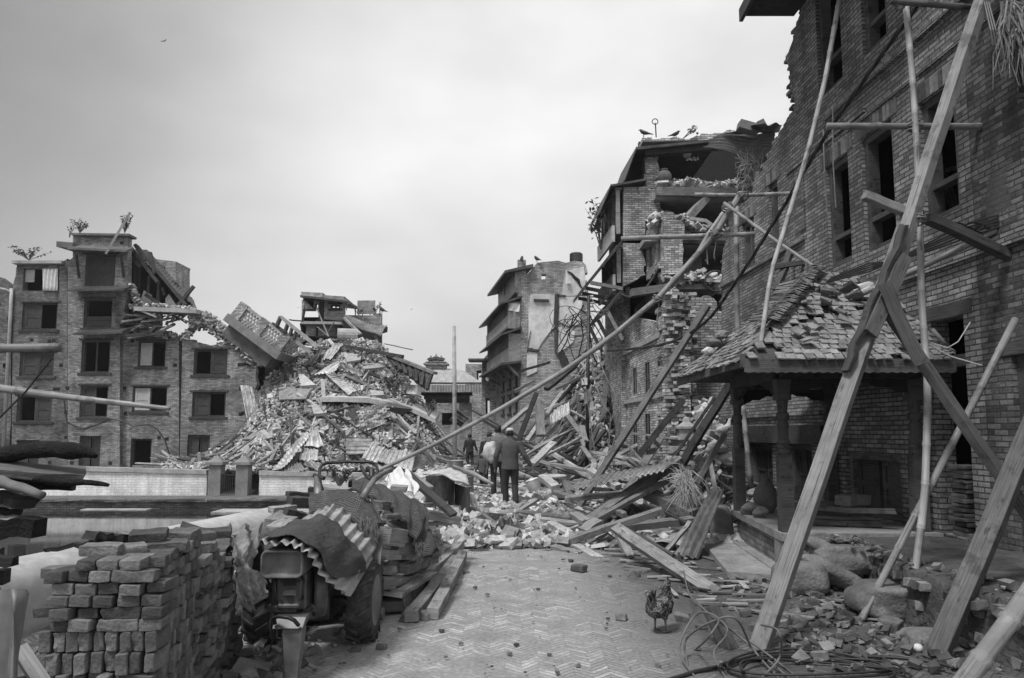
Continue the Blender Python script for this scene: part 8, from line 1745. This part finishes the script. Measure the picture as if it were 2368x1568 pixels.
# ================================================================ people
def person(loc, label, hgt=1.65, yaw=0, J=None, jacket='jacket', trousers='trousers', cap=None, hair='hair', group=None, skirt=False, det=True):
    """faces +Y (away from the camera) at yaw 0; J overrides joints, metres for a 1.65 m body"""
    J0 = dict(hl=(-.09, 0, .86), hr=(.09, 0, .86), kl=(-.10, .03, .47), kr=(.11, -.02, .47), al=(-.10, 0, .08), ar=(.12, -.14, .13), sl=(-.19, 0, 1.34), sr=(.19, 0, 1.34), el=(-.25, .0, 1.06), er=(.27, -.02, 1.07), wl=(-.26, .1, .84), wr=(.37, .02, .85), nk=(0, .02, 1.42), hd=(0, .05, 1.545), lean=0.0)
    J0.update(J or {}); J = {k: (V(v) if not isinstance(v, float) else v) for k, v in J0.items()}; s = hgt / 1.65
    M = Matrix.Translation(V(loc)) @ Matrix.Rotation(yaw, 4, 'Z') @ Matrix.Scale(s, 4)
    r = empty('person', loc, label, 'person', group)
    def fin(m, name, mat, vox, parent=r, it=4):
        m.v = [M @ v for v in m.v]; o = m.build(name, mat, parent, smooth=True)
        if vox: remesh(o, vox * s, it)
        return o
    X3 = (1, 0, 0)
    m = MB()                                                  # body: head, neck, torso, arms with hands, legs
    h = J['hd']; m.tube([h + V((0, 0, z)) for z in (-.125, -.10, -.06, 0, .05, .085, .105)], [(.035, .03), (.055, .06), (.068, .08), (.076, .096), (.07, .09), (.05, .065), (.015, .02)], 18, ax=X3)
    m.tube([J['nk'] - V((0, 0, .05)), h - V((0, 0, .07))], [.06, .052], 14)
    for sx in (-1, 1): m.tube([h + V((sx * .072, 0, -.03)), h + V((sx * .084, -.01, 0)), h + V((sx * .078, -.008, .03))], [.012, .017, .01], 8)
    m.tube([h + V((0, .085, .02)), h + V((0, .105, -.02)), h + V((0, .085, -.035))], [.01, .016, .012], 8); m.tube([h + V((-.022, .078, -.065)), h + V((.022, .078, -.065))], .012, 8)
    m.tube([V((0, 0, .86)), V((0, 0, 1.05)), V((0, .0, 1.25)), V((0, .0, 1.36)), J['nk']], [(.13, .09), (.125, .085), (.15, .095), (.12, .08), (.05, .05)], 16, ax=X3)
    for q in 'lr':
        S, E_, W_ = J['s' + q], J['e' + q], J['w' + q]; m.tube([S, S.lerp(E_, .5), E_, E_.lerp(W_, .4), W_], [.05, .045, .036, .036, .025], 12)
        d = (W_ - E_).normalized(); sx = -1 if q == 'l' else 1; P0 = W_; m.tube([P0, P0 + d * .04, P0 + d * .085], [(.02, .028), (.02, .04), (.016, .038)], 12, ax=(1, 0, 0))
        for k in range(4): f0 = P0 + d * .08 + V((0, (k - 1.5) * .019, 0)); lf = (.062, .072, .067, .052)[k]; m.tube([f0, f0 + d * lf * .5 + V((-sx * .006, 0, 0)), f0 + d * lf * .9 + V((-sx * .02, 0, 0))], [.0095, .0085, .0065], 7)
        m.tube([P0 + d * .025 + V((0, .03, 0)), P0 + d * .055 + V((-sx * .008, .052, 0)), P0 + d * .085 + V((-sx * .014, .056, 0))], [.011, .0095, .007], 7)
        Hh, K_, A_ = J['h' + q], J['k' + q], J['a' + q]; m.tube([Hh, K_, A_], [.075, .05, .035], 12)
    fin(m, 'body', 'skin', .0065 if det else .013)
    m = MB()
    if skirt: m.tube([V((0, 0, z)) for z in (.30, .5, .8, .98)], [(.22, .19), (.2, .17), (.17, .13), (.14, .1)], 16, ax=X3)
    for q in 'lr': Hh, K_, A_ = J['h' + q], J['k' + q], J['a' + q]; m.tube([Hh + V((0, 0, .06)), Hh - V((0, 0, .08)), Hh.lerp(K_, .6), K_, K_.lerp(A_, .5), A_ + V((0, 0, .02)), A_ - V((0, 0, .03))], [.09, .098, .082, .07, .066, .064, .066], 14)
    m.tube([V((0, 0, .80)), V((0, 0, .9)), V((0, 0, .98))], [(.14, .1), (.165, .115), (.15, .1)], 16, ax=X3); fin(m, 'trousers', trousers, .012)
    m = MB(); m.tube([V((0, -.01, z)) for z in (.79, .81, .9, 1.02, 1.18, 1.3, 1.37, 1.42)] , [(.175, .125), (.185, .135), (.178, .13), (.17, .12), (.19, .125), (.19, .115), (.14, .09), (.065, .06)], 20, ax=X3)
    for q in 'lr': S, E_, W_ = J['s' + q], J['e' + q], J['w' + q]; m.tube([S + V((-.03 if q == 'r' else .03, 0, -.01)), S, S.lerp(E_, .5), E_, E_.lerp(W_, .5), W_.lerp(E_, .06)], [.06, .068, .066, .058, .052, .045], 14)
    m.tube([V((0, 0, 1.39)), J['nk'] + V((0, 0, .035))], [(.075, .07), (.066, .062)], 14); fin(m, 'jacket', jacket, .011, it=3)
    for q in 'lr':
        A_ = J['a' + q]; m = MB(); up = .05 if A_.z > .11 else 0; m.tube([V((A_.x, A_.y - .06, A_.z - .045 + up)), V((A_.x, A_.y, A_.z - .04)), V((A_.x, A_.y + .09, A_.z - .055 - up * .4)), V((A_.x, A_.y + .17, A_.z - .062 - up * .7))], [(.034, .035), (.042, .045), (.044, .034), (.03, .02)], 12, ax=X3); fin(m, 'shoe', 'trousers', 0)
    m = MB(); m.tube([h + V((0, -.01, z)) for z in (-.05, -.01, .04, .08, .103, .112)], [(.074, .09), (.081, .099), (.08, .098), (.062, .078), (.03, .04), (.005, .005)], 16, ax=X3); fin(m, 'hair', hair, 0)
    if cap: m = MB(); m.tube([h + V((0, 0, z)) for z in (.012, .014, .085, .105, .112)], [(.07, .09), (.088, .106), (.078, .094), (.055, .07), (.01, .01)], 18, ax=X3); fin(m, 'cap', cap, 0)
    return r
pm = at(1179, 1120, 15.2); zf = .09
person(V((pm.x, 15.2, zf)), 'man in a dark jacket and pale cap walking away with a bucket', 1.63, 0.03, dict(al=(-.08, .02, .08), ar=(.11, -.16, .14), kr=(.10, .0, .47), wl=(-.31, .08, .82), el=(-.29, -.02, 1.08), er=(.30, -.03, 1.08), wr=(.44, .02, .86)), cap='cloth_cap')
# the bucket hanging from his right hand
bc = V((pm.x + .44, 15.22, .68)); r = empty('bucket', bc, 'shiny metal bucket hanging from the right hand of the man in the cap', 'bucket')
tl = Matrix.Rotation(-.32, 3, 'Y'); m = MB(); m.tube([bc + tl @ V((0, 0, z)) for z in (-.24, -.235, -.2, -.05, -.02, -.01, -.02, -.22)], [.09, .115, .135, .145, .15, .158, .142, .12], 28); m.build('pail', 'aluminium', r, smooth=True)
m = MB(); m.tube([bc + tl @ V((.15 * math.cos(a), 0, .0 + .155 * math.sin(a))) for a in [R(180 * k / 14) for k in range(15)]], .006, 6); m.build('bail_handle', 'iron', r); m = MB(); m.tube([bc + tl @ V((0, 0, z)) for z in (-.018, .0, .012, .03)], [.145, .13, .05, .015], 24); m.build('lid', 'aluminium', r, smooth=True)
p2 = at(1151, 1100, 17.6); person(V((p2.x, 17.6, .14)), 'person walking just ahead of the capped man with a white sack on the back', 1.66, .1, dict(wl=(-.12, .18, 1.2), wr=(.12, .18, 1.2)), jacket='cloth_sack', det=False)
m = MB(); m.rock(V((p2.x - .15, 17.4, 1.17)), (.34, .28, .5), 4, amt=.22, sub=4); tag(m.build('sack', 'cloth_pale', smooth=True), 'white sack carried on the back of the second walker', 'sack')
p3 = at(1131, 1050, 21.5); person(V((p3.x, 21.5, .02)), 'dark clothed walker left of the white sack', 1.62, -.1, None, jacket='trousers', trousers='trousers', det=False)
p4 = at(1116, 1060, 20.5); person(V((p4.x, 20.5, .02)), 'small child in dark clothes holding something pale, left of the walkers', 1.05, 2.6, None, jacket='jacket', det=False)
p5 = at(1086, 1025, 31); person(V((p5.x, 31, .05)), 'dark figure farthest down the street beside the wooden pole', 1.5, .4, None, jacket='trousers', det=False)
# ================================================================ birds and hens
def hen(loc, yaw, s, label, mat='hen', name='hen'):
    M = Matrix.Translation(V(loc)) @ Matrix.Rotation(yaw, 4, 'Z') @ Matrix.Scale(s, 4); r = empty(name, loc, label, 'hen')
    def fin(m, nm, mt_, vox=0, it=2):
        m.v = [M @ v for v in m.v]; o = m.build(nm, mt_, r, smooth=True)
        if vox: remesh(o, vox * s, it)
        return o
    m = MB()                                                   # faces +X
    m.tube([V(p) for p in ((-.155, 0, .20), (-.12, 0, .19), (-.05, 0, .185), (.03, 0, .20), (.09, 0, .235), (.12, 0, .29), (.13, 0, .34), (.145, 0, .375), (.165, 0, .385))], [(.03, .03), (.065, .06), (.085, .075), (.085, .075), (.065, .058), (.042, .038), (.03, .028), (.027, .024), (.012, .01)], 16, ax=(0, 1, 0))
    m.tube([V(p) for p in ((-.08, 0, .2), (-.15, 0, .26), (-.185, 0, .33), (-.19, 0, .36))], [(.04, .05), (.025, .055), (.015, .045), (.005, .02)], 12, ax=(0, 1, 0))
    for sy in (-1, 1): m.tube([V((-.01, sy * .04, .15)), V((-.005, sy * .045, .10))], [.042, .02], 10)
    fin(m, 'body', mat, .006)
    for sy in (-1, 1):
        m = MB(); m.tube([V(p) for p in ((.06, sy * .078, .23), (0, sy * .088, .205), (-.08, sy * .078, .19), (-.15, sy * .05, .2))], [(.012, .03), (.016, .055), (.014, .045), (.004, .012)], 12, ax=(0, 1, 0)); fin(m, 'wing', mat)
        m = MB(); m.tube([V((-.005, sy * .045, .11)), V((.0, sy * .046, .06)), V((-.005, sy * .047, .012))], [.013, .008, .0075], 8)
        for a in (-.5, 0, .5, 3.14): m.tube([V((-.005, sy * .047, .012)), V((-.005 + .03 * math.cos(a), sy * .047 + .03 * math.sin(a), .010)), V((-.005 + (.055 if a != 3.14 else .03) * math.cos(a), sy * .047 + .055 * math.sin(a), .004))], [.007, .006, .003], 6)
        fin(m, 'leg', 'hen_leg')
    for k in range(6):
        m = MB(); a = R(55 + 12 * k); p = V((-.14, (k % 2 - .5) * .03, .22)); m.tube([p, p + V((-math.cos(a) * .09, 0, math.sin(a) * .1)), p + V((-math.cos(a) * .15, (k % 2 - .5) * .01, math.sin(a) * .13))], [(.004, .015), (.005, .02), (.002, .008)], 8, ax=(0, 1, 0)); fin(m, 'tail_feather', 'hen_dark' if mat == 'hen' else mat)
    m = MB(); m.tube([V((.165, 0, .382)), V((.185, 0, .376)), V((.196, 0, .368))], [.009, .006, .001], 8); fin(m, 'beak', 'hen_leg')
    m = MB()
    for x, h_ in ((.135, .012), (.148, .018), (.16, .014)): m.tube([V((x, 0, .395)), V((x - .003, 0, .398 + h_))], [(.003, .007), (.002, .003)], 6, ax=(0, 1, 0))
    m.tube([V((.165, 0, .368)), V((.167, 0, .35))], [(.004, .006), (.003, .007)], 6, ax=(0, 1, 0)); fin(m, 'comb', 'hen_comb'); return r
hp = gnd(1527, 1463); hen(hp + V((0, 0, .01)), R(52), 1.02, 'mottled dark brown hen standing on the paving, seen from behind')
hp = at(1672, 992, 12.9); hen(V((hp.x, hp.y, hp.z - .2)), R(20), 1.0, 'white hen perched on the rubble left of the veranda', 'feather_white', 'white_hen')
for i, (dx, dz, s_, lb) in enumerate(((-.12, -.33, .34, 'upper pale lump of plaster beneath the white hen'), (.1, -.52, .4, 'lower pale lump of plaster beneath the white hen'))): m = MB(); m.rock(hp + V((dx, .05, dz)), (s_, .3, s_ * .6), 3 + i, amt=.3, sub=3); tag(m.build('plaster_lump', 'plaster_grey', smooth=False), lb, 'rubble lump')
def crow(loc, s, yaw, label):
    M = Matrix.Translation(V(loc)) @ Matrix.Rotation(yaw, 4, 'Z') @ Matrix.Scale(s, 4); r = empty('crow', loc, label, 'bird'); m = MB()
    m.tube([V(p) for p in ((-.26, 0, .02), (-.16, 0, .06), (-.05, 0, .10), (.04, 0, .15), (.08, 0, .2), (.11, 0, .22))], [(.02, .008), (.03, .02), (.05, .05), (.05, .05), (.032, .034), (.015, .016)], 10, ax=(0, 1, 0)); m.v = [M @ v for v in m.v]; m.build('body', 'bird', r, smooth=True)
    m = MB(); m.tube([V((.1, 0, .22)), V((.16, 0, .21))], [.012, .002], 6); m.v = [M @ v for v in m.v]; m.build('beak', 'bird', r); 
    for sy in (-1, 1): m = MB(); m.tube([V((.0, sy * .02, .08)), V((.0, sy * .02, 0))], .006, 5); m.v = [M @ v for v in m.v]; m.build('leg', 'bird', r)
crow(q2(1092, 268, 44.8) , 2.0, R(140), 'crow perched at the right end of the brick wall behind the mound'); crow(qb(428, 150, 37.9), 1.7, R(80), 'crow on the left roof corner of the plastered ruin'); crow(qb(517, 150, 38), 1.7, R(120), 'crow on the stepped wall top of the plastered ruin')
crow(qc(506, 182, 21.6), 1.15, R(150), 'crow at the left end of the collapsed house roof'); crow(qc(745, 190, 21.6), 1.1, R(20), 'crow feeding in the middle of the collapsed house roof'); crow(qc(902, 172, 21.6), .6, R(90), 'small bird on the right part of the collapsed house roof')
def flyer(px, py, Y, s, label, yaw=0.3):
    c = at(px, py, Y); M = Matrix.Translation(c) @ Matrix.Rotation(yaw, 4, 'Z') @ Matrix.Scale(s, 4); r = empty('flying_bird', c, label, 'bird')
    for nm, P_, R_ in (('body', ((-.2, 0, 0), (-.08, 0, 0), (.05, 0, .01), (.14, 0, .01)), [(.03, .006), (.03, .025), (.035, .03), (.008, .008)]), ('wing', ((.02, .02, .01), (.05, .2, .09), (-.03, .42, .03)), [(.06, .008), (.05, .006), (.01, .002)]), ('wing', ((.02, -.02, .01), (.05, -.2, .1), (-.03, -.42, .16)), [(.06, .008), (.05, .006), (.01, .002)])):
        m = MB(); m.tube([V(p) for p in P_], R_, 8, ax=(1, 0, 0) if nm == 'wing' else (0, 1, 0)); m.v = [M @ v for v in m.v]; m.build(nm, 'bird', r, smooth=True)
flyer(378, 96, 40, .55, 'largest flying bird, high in the sky at the upper left', 1.2); flyer(951, 716, 60, .45, 'tiny flying bird low in the sky above the wooden pole', .5); flyer(689, 712, 60, .3, 'tiny flying bird just left of the ruined top room', .8); flyer(794, 253, 60, .2, 'speck of a bird high in the middle of the sky', .8)
# ================================================================ thin haze in the far air
m = MB(); m.box((0, 1100, 85), (3400, 2840, 176)); hz = m.build('haze', 'interior', origin=(0, 1100, -3)); hm_ = bpy.data.materials.new('haze'); hm_.use_nodes = True; nt = hm_.node_tree; nt.nodes.clear()
pv = N(nt, 'ShaderNodeVolumePrincipled', _Color=(.9, .9, .9, 1), _Density=.0005); L(nt, pv.outputs[0], N(nt, 'ShaderNodeOutputMaterial').inputs['Volume']); hz.data.materials.clear(); hz.data.materials.append(hm_); tag(hz, 'thin pale haze in the air before the far hills', 'haze', kind='stuff')
